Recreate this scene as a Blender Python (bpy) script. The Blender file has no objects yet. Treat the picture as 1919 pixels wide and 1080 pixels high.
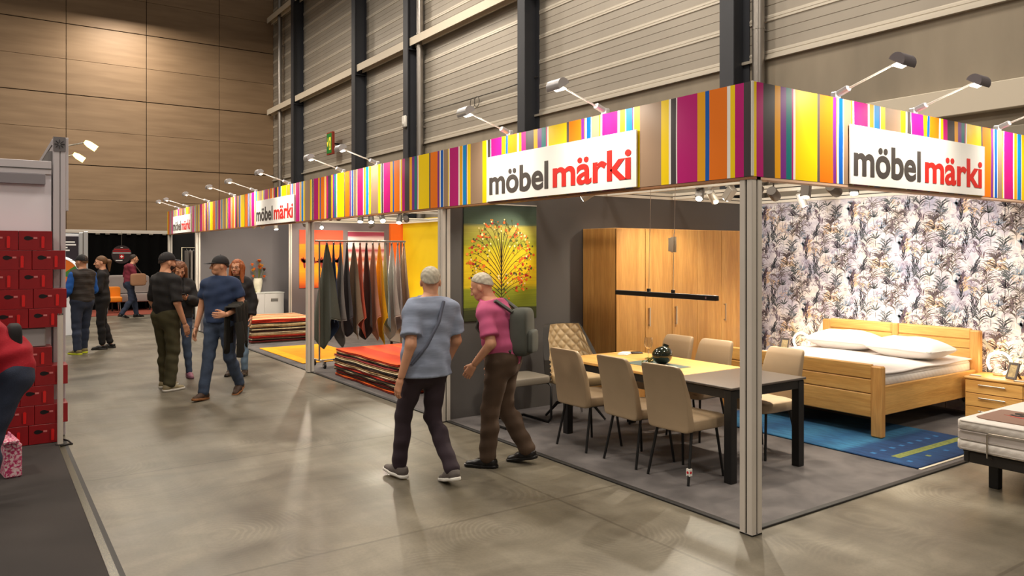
import bpy, bmesh, math, random
import numpy as np
from mathutils import Vector, Matrix

SC = bpy.context.scene
COL = SC.collection
PI = math.pi
R = math.radians

# ------------------------------------------------------------------ camera
cd = bpy.data.cameras.new('camera')
cam = bpy.data.objects.new('camera', cd)
COL.objects.link(cam)
cam.location = (-4.0436, -3.1423, 1.80)
cam.rotation_euler = (R(90), 0, R(-34.75))
cd.sensor_width = 36.0
cd.lens = 1428.0 / 1919.0 * 36.0
cd.shift_y = -66.0 / 1919.0
cd.clip_end = 200
SC.camera = cam

# ------------------------------------------------------------------ world and large lights
wd = bpy.data.worlds.new('hall_air')
SC.world = wd
wd.use_nodes = True
wd.node_tree.nodes['Background'].inputs[0].default_value = (1.0, 0.90, 0.79, 1)
wd.node_tree.nodes['Background'].inputs[1].default_value = 0.17

def area(name, loc, rot, size, power, col, sizey=None, spread=None):
    l = bpy.data.lights.new(name, 'AREA')
    l.energy = power; l.color = col; l.size = size
    if sizey: l.shape = 'RECTANGLE'; l.size_y = sizey
    if spread: l.spread = spread
    o = bpy.data.objects.new(name, l); COL.objects.link(o)
    o.location = loc; o.rotation_euler = rot
    return o
WARM = (1.0, 0.89, 0.75)
# hall high bay lamps eleven metres up; unseen front ones added to brighten upright faces
for (x, y, p) in ((-2.6, 2.0, 300), (-2.2, 9.0, 420), (-2.0, 16.0, 420), (0.5, 24.0, 700),
                  (3.2, -4.5, 300), (3.0, 14.0, 700), (-9.0, 22.0, 500), (3.0, 4.0, 600),
                  (-10.0, 2.0, 900), (-3.0, -11.0, 900), (-10.0, 12.0, 700), (0.7, 30.0, 420)):
    area('high_bay_and_fill_light', (x, y, 11.5), (0, 0, 0), 1.6, p * 0.85, WARM)

SC.view_settings.view_transform = 'Standard'
SC.view_settings.look = 'None'
SC.view_settings.exposure = 0.0
SC.view_settings.gamma = 1.0
SC.view_settings.use_curve_mapping = False
SC.cycles.use_denoising = True
SC.cycles.max_bounces = 8
SC.cycles.sample_clamp_indirect = 4.0
SC.cycles.use_light_tree = True

# ------------------------------------------------------------------ helpers
def lin(c):
    out = []
    for v in c[:3]:
        v = v / 255.0
        out.append(v / 12.92 if v <= 0.04045 else ((v + 0.055) / 1.055) ** 2.4)
    return (out[0], out[1], out[2], 1.0)

MATS = {}
class NT:
    """small wrapper to write node trees"""
    def __init__(s, name):
        s.m = bpy.data.materials.new(name); s.m.use_nodes = True
        s.t = s.m.node_tree; s.b = s.t.nodes['Principled BSDF']
    def n(s, typ, **kw):
        nd = s.t.nodes.new(typ)
        for k, v in kw.items():
            if k.startswith('i_'):
                key = k[2:]
                nd.inputs[int(key) if key.isdigit() else key].default_value = v
            else: setattr(nd, k, v)
        return nd
    def l(s, a, ao, b, bi): s.t.links.new(a.outputs[ao], b.inputs[bi])
    def coord(s, scale=(1, 1, 1), out='Object', rot=(0, 0, 0), loc=(0, 0, 0)):
        tc = s.n('ShaderNodeTexCoord'); mp = s.n('ShaderNodeMapping')
        mp.inputs['Scale'].default_value = scale; mp.inputs['Rotation'].default_value = rot; mp.inputs['Location'].default_value = loc
        s.l(tc, out, mp, 0); return mp
    def ramp(s, stops, interp='LINEAR'):
        r = s.n('ShaderNodeValToRGB'); e = r.color_ramp; e.interpolation = interp
        while len(e.elements) < len(stops): e.elements.new(0.5)
        for k, (p, c) in enumerate(stops):
            e.elements[k].position = p; e.elements[k].color = c
        return r
    def bump(s, src, so, strength, dist=0.01):
        bp = s.n('ShaderNodeBump'); bp.inputs['Strength'].default_value = strength; bp.inputs['Distance'].default_value = dist
        s.l(src, so, bp, 'Height'); s.l(bp, 0, s.b, 'Normal')
    def set(s, **kw):
        for k, v in kw.items(): s.b.inputs[k.replace('_', ' ')].default_value = v

def M(name, col, rough=0.5, metal=0.0, spec=0.5, var=0.0, vscale=4.0, bump=0.0, bscale=60.0, emis=0.0, coat=0.0, trans=0.0, ior=1.45, sheen=0.0, stretch=(1, 1, 1)):
    if name in MATS: return MATS[name]
    t = NT(name); c = lin(col)
    t.set(Roughness=rough, Metallic=metal, IOR=ior)
    t.b.inputs['Specular IOR Level'].default_value = spec
    t.b.inputs['Base Color'].default_value = c
    if coat: t.b.inputs['Coat Weight'].default_value = coat; t.b.inputs['Coat Roughness'].default_value = 0.1
    if trans: t.b.inputs['Transmission Weight'].default_value = trans
    if sheen: t.b.inputs['Sheen Weight'].default_value = sheen
    if emis:
        t.b.inputs['Emission Color'].default_value = c; t.b.inputs['Emission Strength'].default_value = emis
    if var:
        mp = t.coord(stretch); nz = t.n('ShaderNodeTexNoise', i_Scale=vscale, i_Detail=5.0)
        t.l(mp, 0, nz, 'Vector')
        lo = tuple(max(0, v * (1 - var)) for v in c[:3]) + (1,); hi = tuple(min(1, v * (1 + var)) for v in c[:3]) + (1,)
        rp = t.ramp([(0.3, lo), (0.7, hi)]); t.l(nz, 'Fac', rp, 0); t.l(rp, 0, t.b, 'Base Color')
    if bump:
        mp2 = t.coord(stretch); n2 = t.n('ShaderNodeTexNoise', i_Scale=bscale, i_Detail=3.0)
        t.l(mp2, 0, n2, 'Vector'); t.bump(n2, 'Fac', bump)
    MATS[name] = t.m
    return t.m

def wood(name, c1, c2, c3, axis='Z', rough=0.42, knots=True):
    t = NT(name)
    sc = {'X': (0.5, 7, 7), 'Y': (7, 0.5, 7), 'Z': (7, 7, 0.5)}[axis]
    tc = t.n('ShaderNodeTexCoord'); oi = t.n('ShaderNodeObjectInfo')
    ml = t.n('ShaderNodeMath', operation='MULTIPLY', i_1=13.0); t.l(oi, 'Random', ml, 0)
    ad = t.n('ShaderNodeVectorMath', operation='ADD'); t.l(tc, 'Object', ad, 0); t.l(ml, 0, ad, 1)
    mp = t.n('ShaderNodeMapping'); mp.inputs['Scale'].default_value = sc; t.l(ad, 0, mp, 0)
    nz = t.n('ShaderNodeTexNoise', i_Scale=1.6, i_Detail=6.0, i_Distortion=0.9); t.l(mp, 0, nz, 'Vector')
    rp = t.ramp([(0.25, lin(c1)), (0.5, lin(c2)), (0.75, lin(c3))]); t.l(nz, 'Fac', rp, 0)
    mp2 = t.n('ShaderNodeMapping'); mp2.inputs['Scale'].default_value = tuple(v * 6 for v in sc); t.l(ad, 0, mp2, 0)
    n2 = t.n('ShaderNodeTexNoise', i_Scale=2.0, i_Detail=4.0); t.l(mp2, 0, n2, 'Vector')
    mx = t.n('ShaderNodeMixRGB', blend_type='MULTIPLY', i_Fac=0.35)
    r2 = t.ramp([(0.35, (0.55, 0.5, 0.45, 1)), (0.65, (1, 1, 1, 1))]); t.l(n2, 'Fac', r2, 0)
    t.l(rp, 0, mx, 1); t.l(r2, 0, mx, 2); t.l(mx, 0, t.b, 'Base Color')
    t.set(Roughness=rough); t.bump(n2, 'Fac', 0.12)
    MATS[name] = t.m
    return t.m

class MB:
    """collects shapes, then links them as one mesh object"""
    def __init__(s): s.v = []; s.f = []; s.mi = []; s.cur = 0
    def mat(s, k): s.cur = k; return s
    def add(s, vs, fs):
        b = len(s.v); s.v.extend([tuple(p) for p in vs])
        for f in fs: s.f.append(tuple(b + i for i in f)); s.mi.append(s.cur)
        return s
    def box(s, a, b, ch=0.0, mtx=None):
        (x0, y0, z0), (x1, y1, z1) = a, b
        x0, x1 = min(x0, x1), max(x0, x1); y0, y1 = min(y0, y1), max(y0, y1); z0, z1 = min(z0, z1), max(z0, z1)
        if ch <= 0:
            vs = [(x0, y0, z0), (x1, y0, z0), (x1, y1, z0), (x0, y1, z0), (x0, y0, z1), (x1, y0, z1), (x1, y1, z1), (x0, y1, z1)]
            fs = [(0, 3, 2, 1), (4, 5, 6, 7), (0, 1, 5, 4), (1, 2, 6, 5), (2, 3, 7, 6), (3, 0, 4, 7)]
        else:
            ch = min(ch, (x1 - x0) * .49, (y1 - y0) * .49, (z1 - z0) * .49)
            vs = []; idx = {}
            for cx in (0, 1):
                for cy in (0, 1):
                    for cz in (0, 1):
                        X = (x0, x1)[cx]; Y = (y0, y1)[cy]; Z = (z0, z1)[cz]
                        dx = ch if cx == 0 else -ch; dy = ch if cy == 0 else -ch; dz = ch if cz == 0 else -ch
                        for k, p in enumerate(((X, Y + dy, Z + dz), (X + dx, Y, Z + dz), (X + dx, Y + dy, Z))):
                            idx[(cx, cy, cz, k)] = len(vs); vs.append(p)
            fs = []
            g = lambda *k: idx[k]
            for c in (0, 1):
                q = [g(c, 0, 0, 0), g(c, 1, 0, 0), g(c, 1, 1, 0), g(c, 0, 1, 0)]; fs.append(q if c else q[::-1])
                q = [g(0, c, 0, 1), g(0, c, 1, 1), g(1, c, 1, 1), g(1, c, 0, 1)]; fs.append(q if c else q[::-1])
                q = [g(0, 0, c, 2), g(1, 0, c, 2), g(1, 1, c, 2), g(0, 1, c, 2)]; fs.append(q if c else q[::-1])
            for a_ in (0, 1):
                for b_ in (0, 1):
                    fs.append([g(0, a_, b_, 1), g(1, a_, b_, 1), g(1, a_, b_, 2), g(0, a_, b_, 2)])
                    fs.append([g(a_, 0, b_, 0), g(a_, 1, b_, 0), g(a_, 1, b_, 2), g(a_, 0, b_, 2)])
                    fs.append([g(a_, b_, 0, 0), g(a_, b_, 1, 0), g(a_, b_, 1, 1), g(a_, b_, 0, 1)])
                    for c_ in (0, 1): fs.append([g(a_, b_, c_, 0), g(a_, b_, c_, 1), g(a_, b_, c_, 2)])
            ctr = Vector(((x0 + x1) / 2, (y0 + y1) / 2, (z0 + z1) / 2)); out = []
            for f in fs:
                p = [Vector(vs[i]) for i in f]; nn = (p[1] - p[0]).cross(p[2] - p[0])
                mid = sum(p, Vector()) / len(p)
                out.append(f if nn.dot(mid - ctr) > 0 else f[::-1])
            fs = out
        if mtx is not None: vs = [tuple(mtx @ Vector(p)) for p in vs]
        return s.add(vs, fs)
    def obox(s, c, size, rot=(0, 0, 0), ch=0.0):
        from mathutils import Euler
        m = Matrix.Translation(c) @ Euler(rot).to_matrix().to_4x4()
        h = [v / 2 for v in size]
        return s.box((-h[0], -h[1], -h[2]), (h[0], h[1], h[2]), ch, m)
    def bar(s, p0, p1, w, d=None, up=(0, 0, 1), ch=0.0):
        p0 = Vector(p0); p1 = Vector(p1); d = d or w
        z = (p1 - p0); L = z.length; z.normalize(); u = Vector(up)
        if abs(z.dot(u)) > 0.99: u = Vector((0, 1, 0))
        x = u.cross(z).normalized(); y = z.cross(x)
        m = Matrix(((x[0], y[0], z[0], p0[0]), (x[1], y[1], z[1], p0[1]), (x[2], y[2], z[2], p0[2]), (0, 0, 0, 1)))
        return s.box((-w / 2, -d / 2, 0), (w / 2, d / 2, L), ch, m)
    def tube(s, pts, r, n=8, closed=False, caps=True):
        P = [Vector(p) for p in pts]; N = len(P)
        rs = r if isinstance(r, (list, tuple)) else [r] * N
        vs = []; fs = []; prev = None
        for i in range(N):
            if closed: d = P[(i + 1) % N] - P[i - 1]
            else: d = P[min(i + 1, N - 1)] - P[max(i - 1, 0)]
            if d.length < 1e-9: d = Vector((0, 0, 1))
            d.normalize()
            if prev is None:
                a = Vector((0, 0, 1)) if abs(d.z) < 0.9 else Vector((1, 0, 0))
                x = a.cross(d).normalized()
            else:
                x = prev - d * prev.dot(d)
                x = x.normalized() if x.length > 1e-6 else Vector((1, 0, 0)).cross(d).normalized()
            prev = x; y = d.cross(x)
            for k in range(n):
                a = 2 * PI * k / n
                vs.append(P[i] + (x * math.cos(a) + y * math.sin(a)) * rs[i])
        for i in range(N if closed else N - 1):
            j = (i + 1) % N
            for k in range(n):
                k2 = (k + 1) % n
                fs.append((i * n + k, i * n + k2, j * n + k2, j * n + k))
        if caps and not closed:
            fs.append(tuple(range(n - 1, -1, -1))); fs.append(tuple((N - 1) * n + k for k in range(n)))
        return s.add(vs, fs)
    def cyl(s, p0, p1, r0, r1=None, n=14): return s.tube([p0, p1], [r0, r0 if r1 is None else r1], n)
    def lathe(s, prof, o=(0, 0, 0), n=20, mtx=None):
        vs = []; fs = []; K = len(prof)
        for (r, z) in prof:
            for k in range(n):
                a = 2 * PI * k / n; vs.append((o[0] + r * math.cos(a), o[1] + r * math.sin(a), o[2] + z))
        for i in range(K - 1):
            for k in range(n):
                k2 = (k + 1) % n; fs.append((i * n + k, i * n + k2, (i + 1) * n + k2, (i + 1) * n + k))
        if prof[0][0] > 1e-5: fs.append(tuple(range(n - 1, -1, -1)))
        if prof[-1][0] > 1e-5: fs.append(tuple((K - 1) * n + k for k in range(n)))
        if mtx is not None: vs = [tuple(mtx @ Vector(p)) for p in vs]
        return s.add(vs, fs)
    def ball(s, c, r, nu=14, nv=9, mtx=None):
        if not isinstance(r, (list, tuple)): r = (r, r, r)
        vs = [(0, 0, -1)]; fs = []
        for j in range(1, nv):
            th = PI * j / nv
            for i in range(nu):
                a = 2 * PI * i / nu; vs.append((math.sin(th) * math.cos(a), math.sin(th) * math.sin(a), -math.cos(th)))
        vs.append((0, 0, 1))
        for i in range(nu):
            fs.append((0, 1 + (i + 1) % nu, 1 + i))
            fs.append((len(vs) - 1, 1 + (nv - 2) * nu + i, 1 + (nv - 2) * nu + (i + 1) % nu))
        for j in range(nv - 2):
            for i in range(nu):
                i2 = (i + 1) % nu
                fs.append((1 + j * nu + i, 1 + j * nu + i2, 1 + (j + 1) * nu + i2, 1 + (j + 1) * nu + i))
        vs = [Vector((p[0] * r[0], p[1] * r[1], p[2] * r[2])) for p in vs]
        if mtx is not None: vs = [mtx @ p for p in vs]
        vs = [p + Vector(c) for p in vs]
        return s.add(vs, fs)
    def prism(s, poly, fn, w0, w1):
        n = len(poly)
        vs = [fn(u, v, w0) for u, v in poly] + [fn(u, v, w1) for u, v in poly]
        fs = [tuple(range(n - 1, -1, -1)), tuple(range(n, 2 * n))]
        for i in range(n): j = (i + 1) % n; fs.append((i, j, n + j, n + i))
        return s.add(vs, fs)
    def grid(s, fn, nu, nv, flip=False):
        vs = [fn(i / nu, j / nv) for j in range(nv + 1) for i in range(nu + 1)]
        fs = []
        for j in range(nv):
            for i in range(nu):
                a = j * (nu + 1) + i; q = (a, a + 1, a + nu + 2, a + nu + 1)
                fs.append(q[::-1] if flip else q)
        return s.add(vs, fs)
    def mesh(s, name, mats, smooth=None):
        me = bpy.data.meshes.new(name); me.from_pydata(s.v, [], s.f)
        if not isinstance(mats, (list, tuple)): mats = [mats]
        for m in mats: me.materials.append(m)
        me.polygons.foreach_set('material_index', s.mi)
        if smooth is not None:
            me.polygons.foreach_set('use_smooth', [True] * len(s.f))
            me.update()
            if smooth < 179: me.set_sharp_from_angle(angle=R(smooth))
        me.update()
        return me
    def build(s, name, mats, parent=None, smooth=None, loc=None, fix=True):
        me = s.mesh(name, mats, smooth)
        if fix:
            bm = bmesh.new(); bm.from_mesh(me); bmesh.ops.recalc_face_normals(bm, faces=bm.faces); bm.to_mesh(me); bm.free()
        return link(name, me, parent, loc)

def link(name, me, parent=None, loc=None):
    o = bpy.data.objects.new(name, me); COL.objects.link(o)
    if parent is not None: o.parent = parent
    if loc is not None: o.location = loc
    return o
def tag(o, label, cat, group=None, kind=None):
    o['label'] = label
    if cat: o['category'] = cat
    if group: o['group'] = group
    if kind: o['kind'] = kind
    return o
def thing(name, label, cat, loc=(0, 0, 0), rz=0.0, group=None, kind=None):
    o = bpy.data.objects.new(name, None); COL.objects.link(o)
    o.empty_display_size = 0.1; o.location = loc; o.rotation_euler = (0, 0, rz)
    return tag(o, label, cat, group, kind)
def copy_tree(o, parent=None):
    c = o.copy(); COL.objects.link(c)
    if parent is not None: c.parent = parent
    for ch in list(o.children): copy_tree(ch, c)
    return c
def dup(o, loc, rz, label):
    c = copy_tree(o); c.location = loc; c.rotation_euler = (0, 0, rz); c['label'] = label
    return c
def spot(name, loc, target, power, col, angle, blend=0.5, size=0.03, parent=None):
    l = bpy.data.lights.new(name, 'SPOT'); l.energy = power; l.color = col; l.spot_size = R(angle); l.spot_blend = blend; l.shadow_soft_size = size
    o = bpy.data.objects.new(name, l); COL.objects.link(o)
    d = Vector(target) - Vector(loc)
    o.rotation_euler = d.to_track_quat('-Z', 'Y').to_euler(); o.location = loc
    if parent is not None: o.parent = parent
    return o
def text_mesh(body, size, offset=0.0, extrude=0.002, sx=1.0, spacing=1.0):
    cu = bpy.data.curves.new('lettering', 'FONT'); cu.body = body; cu.size = size; cu.offset = offset; cu.extrude = extrude
    cu.space_character = spacing; cu.resolution_u = 5
    o = bpy.data.objects.new('lettering', cu); COL.objects.link(o)
    dg = bpy.context.evaluated_depsgraph_get()
    me = bpy.data.meshes.new_from_object(o.evaluated_get(dg))
    bpy.data.objects.remove(o); bpy.data.curves.remove(cu)
    me.transform(Matrix.Diagonal((sx, 1, 1, 1)))
    return me
RND = random.Random(7)
def ordinal(n): return ['first', 'second', 'third', 'fourth', 'fifth', 'sixth', 'seventh', 'eighth', 'ninth', 'tenth', 'eleventh', 'twelfth', 'thirteenth', 'fourteenth', 'fifteenth'][n]

# ------------------------------------------------------------------ shared materials
ALU = M('aluminium', (214, 206, 196), 0.4, 0.2, var=0.04, vscale=3)
ALU_D = M('aluminium_dark', (84, 82, 80), 0.45, 0.6)
WHITE = M('white_lacquer', (226, 222, 214), 0.45)
BLACKM = M('black_metal', (20, 19, 19), 0.5, 0.0)
CHROME = M('chrome', (205, 205, 205), 0.18, 1.0)
STEELB = M('brushed_steel', (190, 182, 170), 0.3, 0.95)
STEEL_COL = M('charcoal_steel', (54, 56, 62), 0.5, 0.0, var=0.06, vscale=2)
OAK_Z = wood('oak_upright', (184, 130, 66), (204, 150, 82), (218, 168, 98), 'Z')
OAK_X = wood('oak_along_x', (190, 138, 70), (210, 160, 88), (224, 178, 106), 'X')
OAK_Y = wood('oak_along_y', (190, 138, 70), (210, 160, 88), (224, 178, 106), 'Y')

# ------------------------------------------------------------------ floor
def floor_material():
    t = NT('polished_concrete')
    mp = t.coord((1, 1, 1))
    n1 = t.n('ShaderNodeTexNoise', i_Scale=0.9, i_Detail=12.0, i_Distortion=0.9); t.l(mp, 0, n1, 'Vector')
    r1 = t.ramp([(0.3, lin((90, 84, 72))), (0.52, lin((113, 106, 92))), (0.72, lin((138, 131, 116)))]); t.l(n1, 'Fac', r1, 0)
    mp2 = t.coord((1.2, 3.2, 1), rot=(0, 0, R(-28)))
    n2 = t.n('ShaderNodeTexNoise', i_Scale=1.1, i_Detail=6.0, i_Distortion=1.3); t.l(mp2, 0, n2, 'Vector')
    r2 = t.ramp([(0.38, (0.74, 0.73, 0.71, 1)), (0.58, (1, 1, 1, 1))]); t.l(n2, 'Fac', r2, 0)
    mx = t.n('ShaderNodeMixRGB', blend_type='MULTIPLY', i_Fac=0.65); t.l(r1, 0, mx, 1); t.l(r2, 0, mx, 2)
    mp3 = t.coord((4.5, 0.5, 1), rot=(0, 0, R(7)))
    n3 = t.n('ShaderNodeTexNoise', i_Scale=1.3, i_Detail=4.0); t.l(mp3, 0, n3, 'Vector')
    r3 = t.ramp([(0.42, (0.74, 0.73, 0.71, 1)), (0.62, (1, 1, 1, 1))]); t.l(n3, 'Fac', r3, 0)
    m3 = t.n('ShaderNodeMixRGB', blend_type='MULTIPLY', i_Fac=0.6); t.l(mx, 0, m3, 1); t.l(r3, 0, m3, 2)
    # slab joints, five metres apart, and trowel swirls
    bk = t.n('ShaderNodeTexBrick', offset=0.0, i_Scale=1.0); bk.inputs['Mortar Size'].default_value = 0.012; bk.inputs['Brick Width'].default_value = 5.0; bk.inputs['Row Height'].default_value = 2.45
    bk.inputs['Color1'].default_value = (1, 1, 1, 1); bk.inputs['Color2'].default_value = (0.95, 0.95, 0.95, 1); bk.inputs['Mortar'].default_value = (0.6, 0.58, 0.56, 1)
    mpb = t.coord((1, 1, 1), loc=(0.6, 1.2, 0)); t.l(mpb, 0, bk, 'Vector')
    m4 = t.n('ShaderNodeMixRGB', blend_type='MULTIPLY', i_Fac=0.8); t.l(m3, 0, m4, 1); t.l(bk, 0, m4, 2)
    # trowel arcs: rings round scattered centres, broken up by noise
    vo = t.n('ShaderNodeTexVoronoi', i_Scale=1.15, i_Randomness=1.0); nw = t.n('ShaderNodeTexNoise', i_Scale=2.5, i_Detail=2.0); t.l(mp, 0, nw, 'Vector')
    vm = t.n('ShaderNodeMixRGB', blend_type='ADD', i_Fac=0.12); t.l(mp, 0, vm, 1); t.l(nw, 1, vm, 2); t.l(vm, 0, vo, 'Vector')
    wv = t.n('ShaderNodeMath', operation='SINE'); wm = t.n('ShaderNodeMath', operation='MULTIPLY', i_1=170.0); t.l(vo, 'Distance', wm, 0); t.l(wm, 0, wv, 0)
    ra = t.ramp([(0.0, (0.80, 0.79, 0.78, 1)), (0.5, (1, 1, 1, 1))]); t.l(wv, 0, ra, 0)
    nk = t.n('ShaderNodeTexNoise', i_Scale=1.7, i_Detail=5.0); t.l(mp, 0, nk, 'Vector'); rk = t.ramp([(0.50, (0, 0, 0, 1)), (0.62, (0.8, 0.8, 0.8, 1))]); t.l(nk, 'Fac', rk, 0)
    m5 = t.n('ShaderNodeMixRGB', blend_type='MULTIPLY'); t.l(rk, 0, m5, 0); t.l(m4, 0, m5, 1); t.l(ra, 0, m5, 2)
    nf = t.n('ShaderNodeTexNoise', i_Scale=55.0, i_Detail=4.0); t.l(mp, 0, nf, 'Vector'); rf = t.ramp([(0.35, (0.86, 0.86, 0.86, 1)), (0.6, (1, 1, 1, 1))]); t.l(nf, 'Fac', rf, 0)
    m6 = t.n('ShaderNodeMixRGB', blend_type='MULTIPLY', i_Fac=0.7); t.l(m5, 0, m6, 1); t.l(rf, 0, m6, 2); t.l(m6, 0, t.b, 'Base Color')
    rr = t.ramp([(0.3, (0.32, 0.32, 0.32, 1)), (0.7, (0.52, 0.52, 0.52, 1))]); t.l(n1, 'Fac', rr, 0); t.l(rr, 0, t.b, 'Roughness')
    t.bump(wv, 0, 0.03, 0.003)
    t.b.inputs['Specular IOR Level'].default_value = 0.45
    return t.m
b = MB(); b.box((-30, -16, -0.1), (7.0, 32.2, 0)); tag(b.build('floor', floor_material()), 'polished grey concrete hall floor with scuffs and slab joints', 'floor', kind='structure')

# ------------------------------------------------------------------ hall walls
def panel_wood_material():
    t = NT('brown_wall_panel')
    oi = t.n('ShaderNodeObjectInfo')
    mp = t.coord((0.35, 1, 3.0)); n1 = t.n('ShaderNodeTexNoise', i_Scale=1.4, i_Detail=7.0); t.l(mp, 0, n1, 'Vector')
    r1 = t.ramp([(0.3, lin((140, 113, 84))), (0.7, lin((160, 132, 101)))]); t.l(n1, 'Fac', r1, 0)
    r2 = t.ramp([(0.0, (0.9, 0.9, 0.9, 1)), (1.0, (1, 1, 1, 1))]); t.l(oi, 'Random', r2, 0)
    mx = t.n('ShaderNodeMixRGB', blend_type='MULTIPLY', i_Fac=1.0); t.l(r1, 0, mx, 1); t.l(r2, 0, mx, 2); t.l(mx, 0, t.b, 'Base Color')
    t.set(Roughness=0.55); return t.m
PW = panel_wood_material()
b = MB(); b.box((-24, 32.2, 0), (7.0, 32.4, 16))
wl = tag(b.build('wall_left', M('panel_gap', (38, 28, 20), 0.9)), 'tall brown wood panelled end wall of the hall', 'wall', kind='structure')
xs = [-18.7, -15.82, -12.94, -10.06, -7.18, -4.26, -1.32, 1.62, 4.58, 7.0]
zs = [0.0, 1.13, 2.54, 3.95, 5.36, 6.77, 8.17, 9.58, 11.0, 12.4, 13.8]
for i in range(len(xs) - 1):
    gx = 0.022 if i in (6, 7) else 0.012
    for j in range(len(zs) - 1):
        gz0 = 0.024 if j % 2 == 0 else 0.008; gz1 = 0.024 if j % 2 == 1 else 0.008
        q = MB(); q.box((xs[i] + gx * .6, -0.05, zs[j] + gz0 * .7), (xs[i + 1] - gx * .6, 0, zs[j + 1] - gz1 * .7), 0.004)
        q.build('wall_panel', PW, wl, loc=(0, 32.2, 0))

CLAD = M('cladding_grey', (160, 152, 140), 0.42, 0.25, var=0.05, vscale=1.2)
CLAD_RIB = M('cladding_rib', (198, 190, 176), 0.36, 0.25)
CONC = M('concrete_plinth', (142, 132, 116), 0.8, var=0.14, vscale=1.5, bump=0.1, bscale=12, stretch=(1, 1, 0.35))
b = MB(); b.box((7.0, -16, 0), (7.3, 32.2, 5.15))
wb = tag(b.build('wall_back', CONC), 'hall side wall with concrete base and ribbed grey metal cladding', 'wall', kind='structure')
COLS = [5.75, 11.9, 18.0, 22.0, 28.4]      # far edge of each column
edges = [-14.0] + COLS + [32.2]
def clad_course(L):
    # one 0.6 m metal cassette: face with two grooves and a proud double rib at its foot
    q = MB(); q.mat(0)
    prof = [(0.0, 0.0), (-0.02, 0.012), (-0.02, 0.045), (-0.012, 0.049), (-0.012, 0.056), (-0.02, 0.060), (-0.02, 0.095), (0.0, 0.118),
            (0.0, 0.272), (0.008, 0.276), (0.008, 0.284), (0.0, 0.288), (0.0, 0.432), (0.008, 0.436), (0.008, 0.444), (0.0, 0.448), (0.0, 0.6)]
    for k in range(len(prof) - 1):
        (x0, z0), (x1, z1) = prof[k], prof[k + 1]
        q.mat(1 if k < 7 else 0)
        q.add([(x0, 0, z0), (x0, L, z0), (x1, L, z1), (x1, 0, z1)], [(0, 3, 2, 1)])
    q.mat(0); q.add([(0.06, 0, 0), (0.06, L, 0), (0.06, L, 0.6), (0.06, 0, 0.6)], [(0, 1, 2, 3)])
    return q.mesh('cladding_panel', [CLAD, CLAD_RIB])
for k in range(len(edges) - 1):
    y0, y1 = edges[k], edges[k + 1]
    me = clad_course(y1 - y0)
    for j in range(14):
        z = 5.15 + 0.6 * j
        if z > 13: break
        link('cladding_panel', me, wb, (7.0, y0, z))
    q = MB(); q.box((6.93, y0, 5.10), (7.06, y1, 5.15)); q.build('flashing', CLAD_RIB, wb)
# door lintel zone at the near end
q = MB(); q.box((6.86, -13.0, 3.68), (7.0, 3.3, 4.05), 0.01); tag(q.build('trim_1', M('cream_lintel', (206, 196, 178), 0.6)), 'cream lintel beam on the concrete wall behind the bedroom stand', 'lintel', kind='structure')
q = MB(); q.box((6.9, -13.0, 0.0), (6.99, 2.9, 3.45), 0.01); tag(q.build('door_1', M('gate_grey', (140, 132, 116), 0.6, var=0.05)), 'broad grey hall gate under the cream lintel', 'door', kind='structure')

def steel_column(yfar, label):
    t = thing('steel_column', label, 'column', (6.55, yfar, 0), 0, 'steel columns along the hall wall', 'structure')
    w, d = 0.30, 0.42
    q = MB(); q.box((0, -w, 0), (0.03, 0, 16)); q.build('front_flange', STEEL_COL, t)
    q = MB(); q.box((0.03, -w / 2 - 0.02, 0), (d, -w / 2 + 0.02, 16)); q.build('web', STEEL_COL, t)
    q = MB(); q.box((d, -w, 0), (d + 0.02, 0, 16)); q.build('rear_flange', STEEL_COL, t)
    q = MB()
    for z in (2.9, 8.0, 12.3): q.box((0.03, -w, z), (d, 0, z + 0.025))
    q.build('stiffener_plate', STEEL_COL, t)
    return t
for y, lb in zip(COLS, ('dark steel column rising behind the corner of the striped fascia', 'dark steel column behind the large front sign board',
                        'dark steel column carrying the small white sensor box', 'dark steel column just past the green exit sign',
                        'dark steel column closest to the brown panelled wall')):
    steel_column(y, lb)

RAILM = M('rail_cream', (214, 202, 182), 0.5)
nb = 0
for k in range(1, len(edges) - 1):
    y0 = edges[k] - 0.1; y1 = edges[k + 1] - 0.30
    for z in (8.1, 12.3):
        t = thing('crash_rail', 'cream %s rail crossing the cladding in bay %d counted from the fascia corner' % ('lower' if z < 9 else 'upper', k), 'rail', (6.62, y0, z), 0, 'wall rails', 'structure')
        q = MB(); q.box((0, 0, 0), (0.025, y1 - y0, 0.24)); q.build('face_strip', RAILM, t)
        q = MB(); q.box((0.025, 0, 0.20), (0.36, y1 - y0, 0.24)); q.build('top_shelf', RAILM, t)
        q = MB(); q.box((0.20, 0, -0.02), (0.225, y1 - y0, 0.20)); q.build('inner_strip', RAILM, t)
ZINC = M('zinc_pipe', (150, 144, 138), 0.35, 0.8, bump=0.05, bscale=30)
for (y, lb) in ((COLS[0] - 0.62, 'shiny zinc duct pipe standing beside the column at the fascia corner'), (COLS[2] - 0.62, 'shiny zinc duct pipe beside the column with the sensor box'),
                (30.6, 'slim zinc pipe in the corner by the brown panelled wall')):
    t = thing('duct_pipe', lb, 'pipe', (6.80, y, 0), 0, 'zinc pipes on the hall wall')
    q = MB(); q.cyl((0, 0, 0), (0, 0, 16), 0.10, n=16); q.build('pipe_run', ZINC, t, smooth=40)
    for z in (3.2, 5.6, 8.4, 11):
        q = MB(); q.cyl((0, 0, z), (0, 0, z + 0.05), 0.106, n=16); q.box((0.08, -0.02, z), (0.2, 0.02, z + 0.04)); q.build('pipe_clamp', ZINC, t, smooth=40)
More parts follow.
